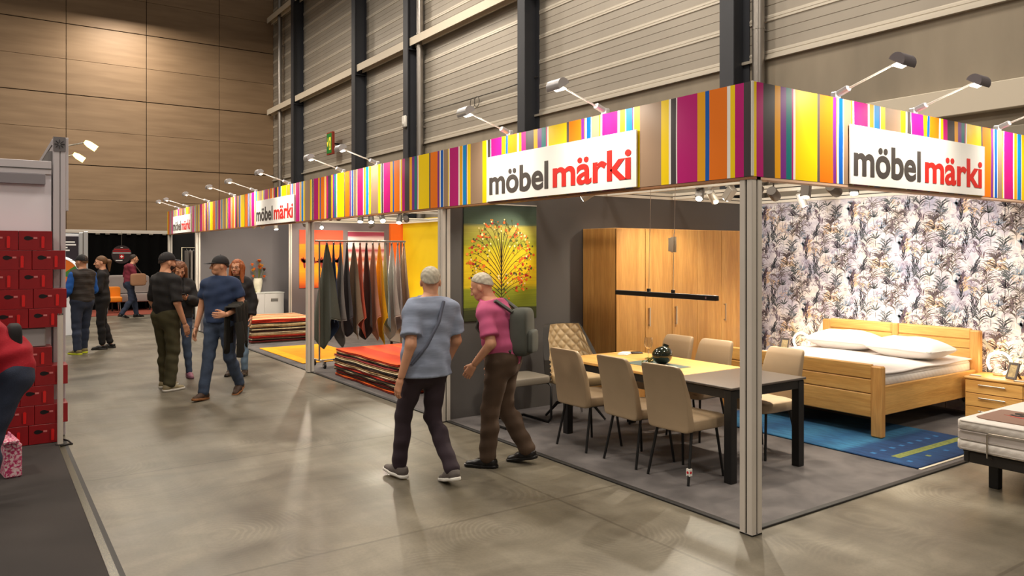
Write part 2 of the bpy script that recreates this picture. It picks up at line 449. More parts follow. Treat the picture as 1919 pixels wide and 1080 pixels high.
# thin cable along the cladding with two rings
q = MB(); q.tube([(6.93, 11.6, 6.05), (6.92, 13, 6.0), (6.92, 15, 6.02), (6.93, 17.5, 6.05)], 0.012, 6)
for dy in (0, 0.22):
    q.tube([(6.9, 14.3 + dy + 0.12 * math.cos(a), 5.98 - 0.1 + 0.14 * math.sin(a)) for a in [2 * PI * k / 16 for k in range(16)]], 0.009, 6, closed=True)
tag(q.build('wall_cable', M('cable_grey', (70, 66, 60), 0.6), smooth=60), 'thin grey cable with two loops strung across the cladding', 'cable')
# exit sign
t = thing('exit_sign', 'green and yellow emergency exit sign fixed in a red frame', 'sign', (6.70, 23.0, 0))
t.location = (6.6, 24.2, 5.9)
q = MB(); q.box((0, -0.28, -0.42), (0.10, 0.28, 0.42), 0.01); q.build('sign_frame', M('exit_red', (150, 52, 30), 0.5), t)
q = MB(); q.box((-0.012, -0.23, -0.37), (0.0, 0.23, 0.37)); q.build('sign_face', M('exit_green', (24, 110, 40), 0.5, emis=0.25), t)
EY = M('exit_yellow', (232, 210, 60), 0.5, emis=0.5)
q = MB(); fn = lambda u, v, w: (w, -u, v)
q.prism([(-0.17, 0.06), (-0.10, 0.06), (-0.10, 0.22), (-0.06, 0.10 - 0.05), (-0.135, -0.12), (-0.21, 0.05)], fn, -0.02, -0.012); q.build('arrow', EY, t)
q = MB(); q.prism([(0.02, -0.25), (0.17, -0.25), (0.17, 0.22), (0.02, 0.22)], fn, -0.018, -0.012); q.build('door_symbol', EY, t)
q = MB(); q.prism([(0.05, -0.2), (0.09, -0.06), (0.06, 0.06), (0.09, 0.12), (0.13, 0.03), (0.12, -0.08), (0.15, -0.2), (0.12, -0.2), (0.10, -0.1), (0.08, -0.2)], fn, -0.023, -0.018); q.build('running_figure', M('exit_green', (24, 110, 40)), t)
q = MB(); q.box((0.10, -0.03, -0.03), (0.42, 0.03, 0.03)); q.build('bracket', BLACKM, t)
t = thing('sensor_box', 'small white sensor box on the steel column', 'sensor', (6.55, 17.95, 5.62))
q = MB(); q.box((-0.10, -0.26, 0), (-0.002, -0.04, 0.36), 0.03); q.build('housing', WHITE, t, smooth=40)
q = MB(); q.ball((-0.10, -0.15, 0.1), (0.03, 0.06, 0.06)); q.build('sensor_lens', M('lens_grey', (190, 186, 178), 0.3), t, smooth=60)

# ================================================================== the exhibition stand
def carpet_mat(name, c1, c2, sc=3.0):
    t = NT(name)
    mp = t.coord((1, 1, 1)); n1 = t.n('ShaderNodeTexNoise', i_Scale=sc, i_Detail=6.0, i_Distortion=0.5); t.l(mp, 0, n1, 'Vector')
    r1 = t.ramp([(0.35, lin(c1)), (0.65, lin(c2))]); t.l(n1, 'Fac', r1, 0); t.l(r1, 0, t.b, 'Base Color')
    n2 = t.n('ShaderNodeTexNoise', i_Scale=350.0, i_Detail=2.0); t.l(mp, 0, n2, 'Vector'); t.bump(n2, 'Fac', 0.5, 0.004)
    t.set(Roughness=0.95); t.b.inputs['Specular IOR Level'].default_value = 0.15
    t.b.inputs['Sheen Weight'].default_value = 0.15
    return t.m
CARPET = carpet_mat('grey_carpet', (74, 70, 70), (100, 95, 94))
EDGE = M('carpet_edge_black', (34, 32, 31), 0.6)
b = MB(); b.box((0.045, 0.045, 0), (5.07, 18.5, 0.012)); tag(b.build('floor_carpet', CARPET), 'grey short pile carpet covering the whole furniture stand', 'carpet', kind='structure')
b = MB(); b.box((0.0, 0.0, 0), (0.045, 18.5, 0.014), 0.003); tag(b.build('trim_2', EDGE), 'black edging strip of the grey carpet along the aisle', 'trim', kind='structure')
b = MB(); b.box((0.045, 0.0, 0), (5.07, 0.045, 0.014), 0.003); tag(b.build('trim_3', EDGE), 'black edging strip of the grey carpet at the bedroom side', 'trim', kind='structure')

def alu_post(x, y, z1, label, s=0.10, zb=0.0):
    t = thing('aluminium_post', label, 'post', (x, y, zb), 0, 'aluminium posts of the furniture stand')
    h = s / 2; g = 0.006
    q = MB()
    for (a, c) in ((-h, -g), (g, h)):
        for (d, e) in ((-h, -g), (g, h)): q.box((a, d, 0), (c, e, z1), 0.004)
    q.build('profile', ALU, t)
    q = MB(); q.box((-h + 0.010, -g, 0), (h - 0.010, g, z1)); q.box((-g, -h + 0.010, 0), (g, h - 0.010, z1)); q.build('groove_core', ALU_D, t)
    q = MB(); q.box((-h, -h, 0), (h, h, 0.012), 0.002); q.build('foot_plate', ALU_D, t)
    return t
alu_post(0, 0, 2.285, 'aluminium corner post where the two striped fascias meet')
p4 = alu_post(0, 3.96, 2.285, 'aluminium front post at the end of the wall with the tree tapestry')
alu_post(0, 8.03, 2.285, 'aluminium front post beside the rack of hanging textiles')
alu_post(0, 15.35, 2.285, 'aluminium front post next to the wall behind the sideboard')
alu_post(0, 18.5, 2.285, 'aluminium front post at the far end of the striped fascia')
alu_post(1.60, 13.70, 2.5, 'slim bright aluminium post at the free end of the tapestry wall', 0.06)
alu_post(0.14, 4.04, 2.5, 'slim inner aluminium post behind the front post of the tree wall', 0.06)

# ------------------------------------------------------------------ striped fascia
SCOL = {'Y': (250, 214, 0), 'A': (240, 168, 14), 'M': (190, 18, 118), 'G': (96, 86, 82), 'P': (122, 44, 140), 'T': (10, 120, 122), 'W': (244, 240, 234),
        'O': (240, 122, 14), 'B': (6, 92, 186), 'S': (0, 140, 214), 'N': (160, 132, 108), 'D': (70, 64, 66)}
SKEYS = list(SCOL)
SMATS = [M('banner_' + k, SCOL[k], 0.42, spec=0.35) for k in SKEYS]
PAT = [(0.0, 'W'), (0.012, 'Y'), (0.05, 'M'), (0.12, 'D'), (0.24, 'A'), (0.30, 'P'), (0.36, 'T'), (0.42, 'M'), (0.437, 'W'), (0.46, 'Y'), (0.71, 'G'), (0.74, 'O'), (0.90, 'P'), (0.94, 'A'), (0.95, 'W'),
       (0.97, 'B'), (1.02, 'W'), (1.03, 'N'), (1.125, 'Y'), (1.14, 'W'), (1.16, 'M'), (1.34, 'W'), (1.365, 'A'), (1.42, 'W'), (1.43, 'S'), (1.50, 'P'), (1.508, 'W'), (1.52, 'Y'), (1.58, 'N'), (1.80, 'Y'),
       (1.875, 'W'), (1.895, 'D'), (1.945, 'W'), (1.955, 'M'), (2.14, 'A'), (2.21, 'B'), (2.245, 'O'), (2.395, 'W')]
PER = 2.41
def stripes(s0, s1):
    out = []; k = math.floor(s0 / PER)
    while k * PER < s1:
        for i, (p, c) in enumerate(PAT):
            a = k * PER + p; e = k * PER + (PAT[i + 1][0] if i + 1 < len(PAT) else PER)
            a2, e2 = max(a, s0), min(e, s1)
            if e2 - a2 > 1e-4: out.append((a2, e2, c))
        k += 1
    return out
Z0, Z1 = 2.285, 2.886
def banner(name, label, smin, smax, pt, wr):
    """pt(s, z, out) gives a world point; wr lists where the cloth puckers"""
    q = MB(); nz = 8
    for (a, e, c) in stripes(smin, smax):
        q.mat(SKEYS.index(c)); n = max(1, int((e - a) / 0.03))
        for i in range(n):
            s0 = a + (e - a) * i / n; s1 = a + (e - a) * (i + 1) / n
            for j in range(nz):
                vs = []
                for (s, jj) in ((s0, j), (s1, j), (s1, j + 1), (s0, j + 1)):
                    v = jj / nz; z = Z0 + (Z1 - Z0) * v
                    d = 0.0015 * math.sin(s * 9.0) * math.sin(PI * v)
                    for (w, amp) in wr:
                        g = math.exp(-((s - w) / 0.28) ** 2)
                        d += amp * g * math.sin((s - w) * 34 + v * 5.0) * (0.15 + 0.85 * v) * math.sin(PI * min(1, (1 - v) * 1.0 + 0.02))
                    vs.append(pt(s, z, d))
                q.add(vs, [(0, 1, 2, 3)])
    me = q.mesh(name, SMATS)
    bm = bmesh.new(); bm.from_mesh(me); bmesh.ops.remove_doubles(bm, verts=bm.verts, dist=1e-5); bmesh.ops.recalc_face_normals(bm, faces=bm.faces); bm.to_mesh(me); bm.free()
    me.polygons.foreach_set('use_smooth', [True] * len(me.polygons))
    return me
def sY(Y): return 2.58 + 3.142 - (Y + 3.142) / 0.9876
def Ys(s): return (2.58 + 3.142 - s) * 0.9876 - 3.142
fb = thing('fascia_banner', 'long striped fabric fascia facing the aisle above the stand front', 'banner', (0, 0, Z0), 0)
me = banner('fabric_stripes', '', sY(18.55), sY(-0.052), lambda s, z, d: (-0.052 - 0.004 + d, Ys(s), z - Z0), [(sY(1.2), 0.006), (sY(2.2), 0.004), (sY(9.2), 0.003)])
link('fabric_stripes', me, fb)
q = MB(); q.box((-0.05, -0.05, 0.0), (-0.01, 18.55, 0.04), 0.003); q.box((-0.05, -0.05, 0.56), (-0.01, 18.55, 0.6), 0.003); q.box((-0.05, 18.5, 0.04), (-0.01, 18.55, 0.56)); q.build('tension_frame', ALU, fb)
q = MB(); q.box((-0.054, -0.054, -0.018), (0.03, 18.55, -0.002)); q.build('lower_lip', M('lip_brown', (150, 104, 70), 0.5), fb)
fr = thing('fascia_banner', 'striped fabric fascia running off above the bedroom side', 'banner', (0, 0, Z0), 0)
me = banner('fabric_stripes', '', 0.0, 5.2, lambda s, z, d: ((s + 4.044) * 0.984 - 4.044, -0.052 - 0.004 + d, z - Z0), [(1.15, 0.003), (2.1, 0.010), (3.1, 0.006)])
link('fabric_stripes', me, fr)
q = MB(); q.box((-0.01, -0.05, 0.0), (5.1, -0.01, 0.04), 0.003); q.box((-0.01, -0.05, 0.56), (5.1, -0.01, 0.6), 0.003); q.box((5.06, -0.05, 0.04), (5.1, -0.01, 0.56)); q.build('tension_frame', ALU, fr)
q = MB(); q.box((-0.01, -0.054, -0.018), (5.1, 0.03, -0.002)); q.build('lower_lip', M('lip_cream', (214, 176, 150), 0.5), fr)
q = MB(); q.box((-0.066, -0.066, 0), (-0.05, -0.05, 0.6), 0.003); q.build('corner_strip', WHITE, fr)

# ------------------------------------------------------------------ sign boards
BOARD = M('sign_white', (240, 238, 234), 0.35)
LGREY = M('letter_grey', (72, 66, 64), 0.45); LRED = M('letter_red', (214, 40, 34), 0.45)
def scaled_word(word, w, h):
    me = text_mesh(word, 1.0, offset=0.024, extrude=0.002)
    co = np.array([v.co[:] for v in me.vertices]); mn = co.min(0); mx = co.max(0)
    sx = w / (mx[0] - mn[0]); base = 0.0
    me.transform(Matrix.Diagonal((sx, h, 0.5, 1)) @ Matrix.Translation((-mn[0], 0, 0)))
    return me
W1 = scaled_word('m\u00f6bel', 0.92, 0.325); W1.materials.append(LGREY)
W2 = scaled_word('m\u00e4rki', 0.95, 0.325); W2.materials.append(LRED)
def sign_board(loc, rz, label):
    t = thing('sign_board', label, 'sign', loc, rz, 'white shop signs on the striped fascia')
    q = MB(); q.box((0, -0.012, 0), (2.03, 0, 0.425), 0.002); q.build('board', BOARD, t)
    for me, x in ((W1, 0.04), (W2, 1.025)):
        o = link('lettering', me, t, (x, -0.0145, 0.072)); o.rotation_euler = (R(90), 0, 0)
    return t
for (ya, lb) in ((3.07, 'largest looking white sign board with grey and red lettering, on the aisle fascia'),
                 (10.72, 'white sign board with grey and red lettering in the middle of the aisle fascia'), (18.0, 'white sign board with lettering at the far end of the aisle fascia')):
    sign_board((-0.064, (ya + 3.142) * 0.9876 - 3.142, 2.288), R(-90), lb)
sign_board((1.0, -0.064, 2.288), 0, 'white sign board with grey and red lettering on the bedroom side fascia')

# ------------------------------------------------------------------ arm lamps on the fascia
LAMPG = M('lamp_silver', (196, 194, 196), 0.35, 0.5)
LAMPD = M('lamp_grey_shell', (112, 106, 112), 0.5)
GLOW = M('lamp_glow', (255, 244, 224), 0.5, emis=5.0)
def arm_lamp(loc, rz, label, power):
    # local: arm reaches out along -y and up, head turned back to the banner
    t = thing('arm_spotlight', label, 'spotlight', loc, rz, 'arm spotlights on the fascia')
    q = MB(); q.box((-0.03, -0.02, 0.0), (0.03, 0.03, 0.05), 0.008)
    q.bar((0, -0.005, 0.03), (0, -0.10, 0.065), 0.05, 0.04, ch=0.01); q.build('clamp_base', LAMPG, t)
    q = MB(); q.tube([(0, -0.08, 0.055), (0, -0.43, 0.165)], 0.008, 8); q.build('arm_rod', M('lamp_rod', (226, 222, 214), 0.35, 0.3), t, smooth=60)
    # head: half round trough, its axis along x, open side facing the banner
    prof = [(0.055 * math.cos(a), 0.055 * math.sin(a)) for a in [R(-20) + R(200) * k / 10 for k in range(11)]]
    an = R(22)
    def fn(u, v, w): return (w, -0.47 - (u * math.cos(an) + v * math.sin(an)), 0.165 + (-u * math.sin(an) + v * math.cos(an)))
    q = MB(); q.prism(prof, fn, -0.075, 0.075); q.build('lamp_head', LAMPD if rz == 0 else LAMPG, t, smooth=35)
    q = MB(); q.obox((0, -0.462, 0.150), (0.12, 0.06, 0.008), (R(-20), 0, 0)); q.build('lamp_glass', GLOW, t)
    spot('lamp_light', (0, -0.45, 0.135), (0, 0.0, -0.40), power, (1.0, 0.90, 0.76), 140, 1.0, 0.05, t)
    return t
LB = ['first arm lamp from the far end of the aisle fascia', 'second arm lamp from the far end of the aisle fascia', 'third arm lamp from the far end of the aisle fascia', 'fourth arm lamp from the far end of the aisle fascia',
      'fifth arm lamp from the far end, just past the middle sign board', 'arm lamp over the end of the middle sign board', 'arm lamp standing just before the exit sign', 'arm lamp just after the exit sign, above plain stripes',
      'arm lamp over the grey word of the large front sign', 'arm lamp over the red word of the large front sign']
for Y, lb in zip((17.48, 16.55, 14.41, 12.32, 10.89, 9.05, 6.8, 5.7, 2.76, 1.42), LB):
    arm_lamp((-0.03, (Y + 3.142) * 0.9876 - 3.142, 2.885), R(-90), lb, 60)
for X, lb in zip((0.98, 2.05, 3.51), ('arm lamp on the bedroom side fascia, closest to the corner', 'arm lamp over the sign on the bedroom side fascia', 'arm lamp at the picture edge of the bedroom side fascia')):
    arm_lamp(((X + 4.044) * 0.984 - 4.044, -0.03, 2.885), 0, lb, 66)

# ------------------------------------------------------------------ partition walls of the stand
WGREY = M('wall_anthracite', (88, 84, 82), 0.75, var=0.03, vscale=1.0)
def wallbox(name, a, c, m, label): 
    q = MB(); q.box(a, c); return tag(q.build(name, m), label, 'wall', kind='structure')
wallbox('partition_wall', (0.05, 3.95, 0), (5.07, 4.0, 2.5), WGREY, 'anthracite partition wall with the tree tapestry and the wardrobe')
wallbox('partition_wall', (1.6, 13.70, 0), (4.34, 13.75, 2.5), M('wall_mauve_grey', (112, 102, 104), 0.75), 'mauve grey wall behind the two hanging tapestries')
wallbox('partition_wall', (0.05, 15.33, 0), (4.34, 15.38, 2.5), M('wall_mid_grey', (104, 100, 102), 0.75), 'grey wall behind the white sideboard')
wallbox('partition_wall', (4.34, 4.0, 0), (4.40, 11.6, 2.56), WGREY, 'anthracite rear wall of the textile section')
wallbox('partition_wall', (4.34, 11.6, 0), (4.40, 13.70, 2.60), M('wall_yellow', (226, 196, 6), 0.7), 'bright yellow rear wall beyond the textile rack')
wallbox('partition_wall', (4.02, 13.60, 0), (4.34, 13.70, 2.5), M('wall_orange', (232, 104, 22), 0.7), 'narrow orange wall panel beside the yellow wall')
wallbox('partition_wall', (0.05, 18.6, 0), (4.34, 18.65, 2.5), M('wall_black', (16, 15, 15), 0.85), 'black wall at the far end of the stand')
wallbox('partition_wall', (4.34, 13.75, 0), (4.40, 18.6, 2.5), WGREY, 'anthracite rear wall of the far section')

# wallpaper wall
def wallpaper_mat():
    t = NT('wallpaper_ground')
    mp = t.coord((1, 1, 1)); n1 = t.n('ShaderNodeTexNoise', i_Scale=3.2, i_Detail=4.0, i_Distortion=0.8); t.l(mp, 0, n1, 'Vector')
    r1 = t.ramp([(0.28, lin((176, 176, 196))), (0.42, lin((206, 200, 208))), (0.54, lin((230, 224, 222))), (0.68, lin((220, 204, 190))), (0.80, lin((196, 192, 206)))]); t.l(n1, 'Fac', r1, 0)
    n2 = t.n('ShaderNodeTexNoise', i_Scale=14.0, i_Detail=5.0); t.l(mp, 0, n2, 'Vector')
    r2 = t.ramp([(0.38, (0.72, 0.72, 0.78, 1)), (0.55, (1, 1, 1, 1))]); t.l(n2, 'Fac', r2, 0)
    mx = t.n('ShaderNodeMixRGB', blend_type='MULTIPLY', i_Fac=0.55); t.l(r1, 0, mx, 1); t.l(r2, 0, mx, 2); t.l(mx, 0, t.b, 'Base Color')
    t.set(Roughness=0.7); return t.m
wp = wallbox('wall_right', (5.07, -0.05, 0), (5.12, 4.0, 2.555), wallpaper_mat(), 'wall papered with grey, lilac and peach plant print behind the bed')
WPM = [M('print_slate', (58, 60, 68), 0.7), M('print_grey_green', (98, 104, 106), 0.7), M('print_lilac', (150, 134, 150), 0.7), M('print_blue_grey', (140, 152, 168), 0.7),
       M('print_taupe', (116, 104, 98), 0.7), M('print_peach', (222, 190, 156), 0.7), M('print_pale', (238, 232, 228), 0.7), M('print_plum', (104, 86, 100), 0.7)]
def blade(q, x, y, ang, L, curve, wid, n=6):
    vs = []; a = ang; px, py = x, y
    for i in range(n + 1):
        f = i / n; w = wid * math.sin(PI * min(1, 0.12 + 0.88 * f)) ** 0.8 * 0.5
        if i == n: w = wid * 0.02
        nx, ny = -math.sin(a), math.cos(a)
        vs.append((px + nx * w, py + ny * w)); vs.append((px - nx * w, py - ny * w))
        a += curve / n; px += math.cos(a) * L / n; py += math.sin(a) * L / n
    fs = [(2 * i, 2 * i + 1, 2 * i + 3, 2 * i + 2) for i in range(n)]
    q.append((vs, fs))
    return px, py, a
def branch(q, rn, x, y, ang, L, w, depth):
    ex, ey, ea = blade(q, x, y, ang, L, rn.uniform(-.5, .5), w, 3)
    if depth > 0:
        for k in range(rn.choice((2, 3))): branch(q, rn, ex, ey, ea + rn.uniform(-.75, .75), L * rn.uniform(.6, .85), w * 0.75, depth - 1)
def wp_tile(seed):
    rn = random.Random(seed); out = []
    def start(m): 
        lst = []; out.append((m, lst)); return lst
    # soft washes
    for k in range(7):
        L = start(rn.choice((2, 3, 3, 5, 6, 6)))
        cx, cy = rn.uniform(0, .66), rn.uniform(0, .89)
        for j in range(9): blade(L, cx + rn.uniform(-.06, .06), cy + rn.uniform(-.06, .06), rn.uniform(0, 6.28), rn.uniform(.05, .11), rn.uniform(-1, 1), rn.uniform(.02, .045), 4)
    # a jittered grid of plants: arching grasses, feathered leaves, palms and corals
    kinds = ['grass', 'feather', 'coral', 'palm', 'grass', 'coral', 'feather', 'palm', 'coral', 'feather', 'grass', 'coral', 'palm', 'feather', 'coral', 'grass', 'feather', 'coral', 'palm', 'grass']
    for n_, kd in enumerate(kinds + kinds[7:] + kinds[:7]):
        cx = (n_ % 4) * .165 + (.08 if n_ < 20 else 0) + rn.uniform(-.05, .05); cy = ((n_ % 20) // 4) * .178 + (0 if n_ < 20 else .09) + rn.uniform(-.05, .05)
        if kd == 'grass':
            L = start(rn.choice((4, 4, 1))); s = rn.uniform(.75, 1.05)
            for j in range(24):
                f = rn.random(); side = rn.choice((-1, 1))
                blade(L, cx + rn.uniform(-.012, .012), cy + f * .20 * s, PI / 2 - side * rn.uniform(.05, .5), rn.uniform(.09, .18) * s, -side * rn.uniform(.7, 2.2), rn.uniform(.005, .010), 6)
            blade(L, cx, cy - .05, PI / 2, .34 * s, rn.uniform(-.2, .2), .006, 6)
        elif kd == 'feather':
            L = start(rn.choice((0, 0, 7))); lean = rn.uniform(-.5, .5); s = rn.uniform(.8, 1.1)
            for j in range(22):
                f = j / 21; side = -1 if j % 2 else 1; px = cx + math.sin(lean) * f * .20 * s; py = cy + math.cos(lean) * f * .20 * s
                blade(L, px, py, PI / 2 - lean - side * rn.uniform(.3, .7), rn.uniform(.045, .085) * s * (1.15 - .5 * f), side * rn.uniform(-.2, .7), rn.uniform(.006, .011), 4)
        elif kd == 'palm':
            L = start(rn.choice((0, 1, 3)))
            for j in range(9): blade(L, cx, cy, PI / 2 + (j - 4) * .28 + rn.uniform(-.1, .1), rn.uniform(.07, .12), rn.uniform(-.5, .5), rn.uniform(.008, .013), 4)
            blade(L, cx, cy - .1, PI / 2, .1, 0, .006, 3)
        else:
            L = start(rn.choice((7, 2, 2)))
            for j in range(5): branch(L, rn, cx, cy, PI / 2 + rn.uniform(-1.0, 1.0), rn.uniform(.05, .07), .006, 3)
    # blue cloud and peach flowers
    for k in range(6):
        L = start(rn.choice((3, 3, 5))); cx, cy = rn.uniform(0, .66), rn.uniform(0, .89)
        for j in range(14):
            blade(L, cx + rn.uniform(-.05, .05), cy + rn.uniform(-.07, .07), rn.uniform(0, 6.28), rn.uniform(.012, .035), rn.uniform(-1, 1), rn.uniform(.008, .016), 3)
    for k in range(4):
        L = start(6); cx, cy = rn.uniform(0, .66), rn.uniform(0, .89)
        for j in range(4): blade(L, cx, cy, rn.uniform(0, 6.28), rn.uniform(.04, .09), rn.uniform(-1, 1), rn.uniform(.008, .014), 4)
    return out
tile = wp_tile(11)
q = MB(); lay = 0
for c in range(-1, 8):
    for r_ in range(-2, 4):
        ox = c * 0.66; oz = r_ * 0.89 + (0.445 if c % 2 else 0)
        for li, (m, lst) in enumerate(tile):
            q.mat(m); dx = -0.0004 - 0.00005 * li - (0.00002 if c % 2 else 0)
            for (vs, fs) in lst:
                cy = sum(v[0] for v in vs) / len(vs) + ox; cz = sum(v[1] for v in vs) / len(vs) + oz
                if cy < 0.04 or cy > 3.88 or cz < 0.12 or cz > 2.46: continue
                q.add([(5.07 + dx, 3.95 - (v[0] + ox), v[1] + oz) for v in vs], fs)
wpo = q.build('printed_pattern', WPM, wp, fix=False); wpo['kind'] = 'stuff'

# ------------------------------------------------------------------ ceiling frame of the stand
BEAM = M('beam_white', (222, 216, 202), 0.5)
def beam(a, c, label, zb=2.5, zt=2.58):
    t = thing('ceiling_beam', label, 'beam', a, 0, 'white ceiling beams of the stand', 'structure')
    d = (c[0] - a[0], c[1] - a[1], 0); n = Vector(d).normalized(); s = Vector((-n.y, n.x, 0)) * 0.03
    q = MB()
    for z0, z1 in ((0, 0.034), (0.046, 0.08)): q.bar((0, 0, (z0 + z1) / 2), (d[0], d[1], (z0 + z1) / 2), 0.06 if True else 0, z1 - z0, up=(0, 0, 1))
    q.build('beam_profile', BEAM, t)
    q = MB(); q.bar((0, 0, 0.04), (d[0], d[1], 0.04), 0.045, 0.014); q.build('beam_groove', ALU_D, t)
    return t
beam((0.05, 3.975, 2.5), (5.07, 3.975, 0), 'white beam on top of the tree tapestry wall')
beam((5.09, 0.0, 2.5), (5.09, 3.9, 0), 'white beam over the wallpapered wall', 2.5)
beam((3.45, 0.0, 2.5), (3.45, 3.9, 0), 'white ceiling beam running above the dining area to the wardrobe')
beam((2.3, 0.0, 2.5), (2.3, 3.9, 0), 'white track beam above the dining table carrying the spotlights')
beam((0.05, 9.0, 2.5), (4.34, 9.0, 0), 'white track beam over the textile rack')
beam((0.05, 12.2, 2.5), (4.34, 12.2, 0), 'white track beam in front of the tapestry wall')
beam((2.2, 4.0, 2.5), (2.2, 13.7, 0), 'white lengthwise beam over the textile section')
beam((4.30, 4.0, 2.5), (4.30, 13.7, 0), 'white beam above the yellow wall')
beam((1.6, 13.72, 2.5), (4.30, 13.72, 0), 'white beam above the tapestry wall')

TRK = M('track_grey', (108, 102, 96), 0.45, 0.3); TRKL = M('track_light_grey', (176, 170, 160), 0.45, 0.3)
GLOWS = M('spot_glow', (255, 240, 214), 0.5, emis=60.0)
def track_spot(loc, target, label, power, m=TRK, angle=50, r=0.042, L=0.15, square=False, glow=True, col=(1.0, 0.88, 0.70)):
    """loc: pivot just under the beam; the barrel points at target"""
    t = thing('track_spotlight', label, 'spotlight', loc, 0, 'track spotlights of the stand')
    d = (Vector(target) - Vector(loc)).normalized()
    q = MB(); hz = 2.5 - loc[2]; q.box((-0.05, -0.018, hz - 0.02), (0.05, 0.018, hz)); q.cyl((0, 0, 0.0), (0, 0, hz - 0.015), 0.007, n=8); q.build('stem', m, t)
    a = -d * L * 0.45; e = d * L * 0.55
    q = MB()
    if square: q.bar(a, e, r * 1.9, r * 1.9, ch=0.004)
    else: q.tube([a, a + d * 0.012, e], [r * 0.85, r, r], 16)
    q.build('barrel', m, t, smooth=40)
    q = MB(); q.cyl(e + d * 0.001, e + d * 0.004, r * 0.8, n=16); q.build('lens', GLOWS if glow else BLACKM, t)
    if power: spot('spot_light', e + d * 0.02, Vector(target) - Vector(loc), power * 2.2, col, angle, 0.7, 0.03, t)
    return t
TS = 2.40
track_spot((2.3, 2.28, TS), (4.6, 2.6, 0.2), 'light grey spotlight hanging before the wardrobe doors', 90, TRKL, 60)
track_spot((2.3, 1.70, TS), (1.1, 1.75, 0.7), 'glowing round downlight just beside the corner post', 70, TRK, 80)
track_spot((2.3, 1.52, TS - .02), (5.07, 2.6, 1.5), 'round grey spotlight closest to the corner post, aimed at the wallpaper', 80, TRK, 55, r=.05, L=.17, col=(1.0, .96, .9))
track_spot((2.3, 1.16, TS), (1.6, 0.9, 0), 'square grey spotlight tilted above the bed and the blue rug', 60, TRK, 70, square=True)
track_spot((2.3, 0.88, TS - .02), (5.07, 1.5, 1.6), 'round grey spotlight in front of the middle of the wallpaper', 80, TRK, 55, r=.05, L=.17, col=(1.0, .96, .9))
track_spot((2.3, 0.68, TS), (1.4, 0.2, 0.0), 'square grey spotlight leaning away from the wallpaper', 40, TRK, 60, square=True)
track_spot((2.3, 0.14, TS - .03), (5.0, 0.9, 0.8), 'dark boxy spotlight under the bedroom side sign', 70, BLACKM, 60, square=True, r=.05)
track_spot((3.45, 2.0, TS), (4.4, 1.75, 0.6), 'spotlight over the bed near the wardrobe beam', 50, TRKL, 70)
track_spot((1.25, 3.05, TS + .02), (0.7, 3.95, 1.8), 'tilted beige spotlight aimed at the tree tapestry', 34, TRKL, 55)
track_spot((2.3, 2.05, TS + .02), (2.5, 3.4, 1.0), 'small pale boxed spotlight above the wardrobe', 58, TRKL, 95, square=True)
# dining area: square lamp aimed at the table
track_spot((2.3, 2.45, TS + .04), (0.9, 1.6, 0.7), 'square grey spotlight under the magenta stripes, lighting the table', 80, TRK, 75, square=True)
for (x, tx, ty, tz, lb, gl) in ((0.71, 2.0, 13.7, 1.5, 'square grey spotlight above the green textile', 0), (0.84, 3.0, 13.7, 1.4, 'tilted spotlight next to the square one above the rack', 0), (1.24, 0.9, 8.5, 1.2, 'first glowing spotlight of the row over the textile rack', 1),
                          (1.43, 1.2, 8.3, 1.0, 'second glowing spotlight of the row over the textile rack', 1), (1.64, 1.0, 6.4, 0.4, 'third glowing spotlight of the row over the textile rack', 1), (1.97, 1.5, 8.4, 1.0, 'last glowing spotlight of the row over the textile rack', 1),
                          (2.10, 4.3, 12.4, 1.6, 'dark tilted spotlight before the orange panel', 0)):
    track_spot((x, 9.0, TS), (tx, ty, tz), lb, 60, TRK, 60, r=0.05)
track_spot((1.75, 12.2, TS - .05), (0.6, 7.0, 0.6), 'glowing spotlight hanging low between the two tapestries', 50, TRK, 60)
track_spot((2.9, 12.2, TS), (2.6, 13.7, 1.8), 'unlit looking spotlight turned to the pink tapestry', 40, TRK, 60)
track_spot((1.4, 12.2, TS), (2.05, 13.7, 1.8), 'spotlight turned to the orange tapestry', 40, TRK, 60)
for (x, tx, lb) in ((0.36, 1.3, 'pale spotlight under the middle sign board, aimed at the sideboard'), (0.55, 0.6, 'pale square spotlight next to it under the middle sign board'), (0.80, 1.0, 'glowing white spotlight above the flower vase')):
    track_spot((x, 12.2, TS - .05), (tx, 15.3, 1.0) if x < .7 else (0.9, 11.5, 0.2), lb, 45, TRKL, 60)

# ================================================================== furniture and goods
def sell(q, c, h, e=0.25, nu=32, nv=18, fn=None, e2=None):
    """rounded box: superellipsoid with half sizes h; fn may reshape each local point"""
    e2 = e2 or e
    sg = lambda v, p: math.copysign(abs(v) ** p, v)
    vs = []; fs = []
    for j in range(nv + 1):
        b_ = -PI / 2 + PI * j / nv
        for i in range(nu):
            a = -PI + 2 * PI * i / nu
            p = Vector((h[0] * sg(math.cos(b_), e) * sg(math.cos(a), e2), h[1] * sg(math.cos(b_), e) * sg(math.sin(a), e2), h[2] * sg(math.sin(b_), e)))
            if fn: p = Vector(fn(p))
            vs.append(p + Vector(c))
    for j in range(nv):
        for i in range(nu):
            i2 = (i + 1) % nu; fs.append((j * nu + i, j * nu + i2, (j + 1) * nu + i2, (j + 1) * nu + i))
    return q.add(vs, fs)

LEATHER = M('taupe_leather', (166, 144, 116), 0.45, var=0.04, vscale=6, bump=0.08, bscale=180)
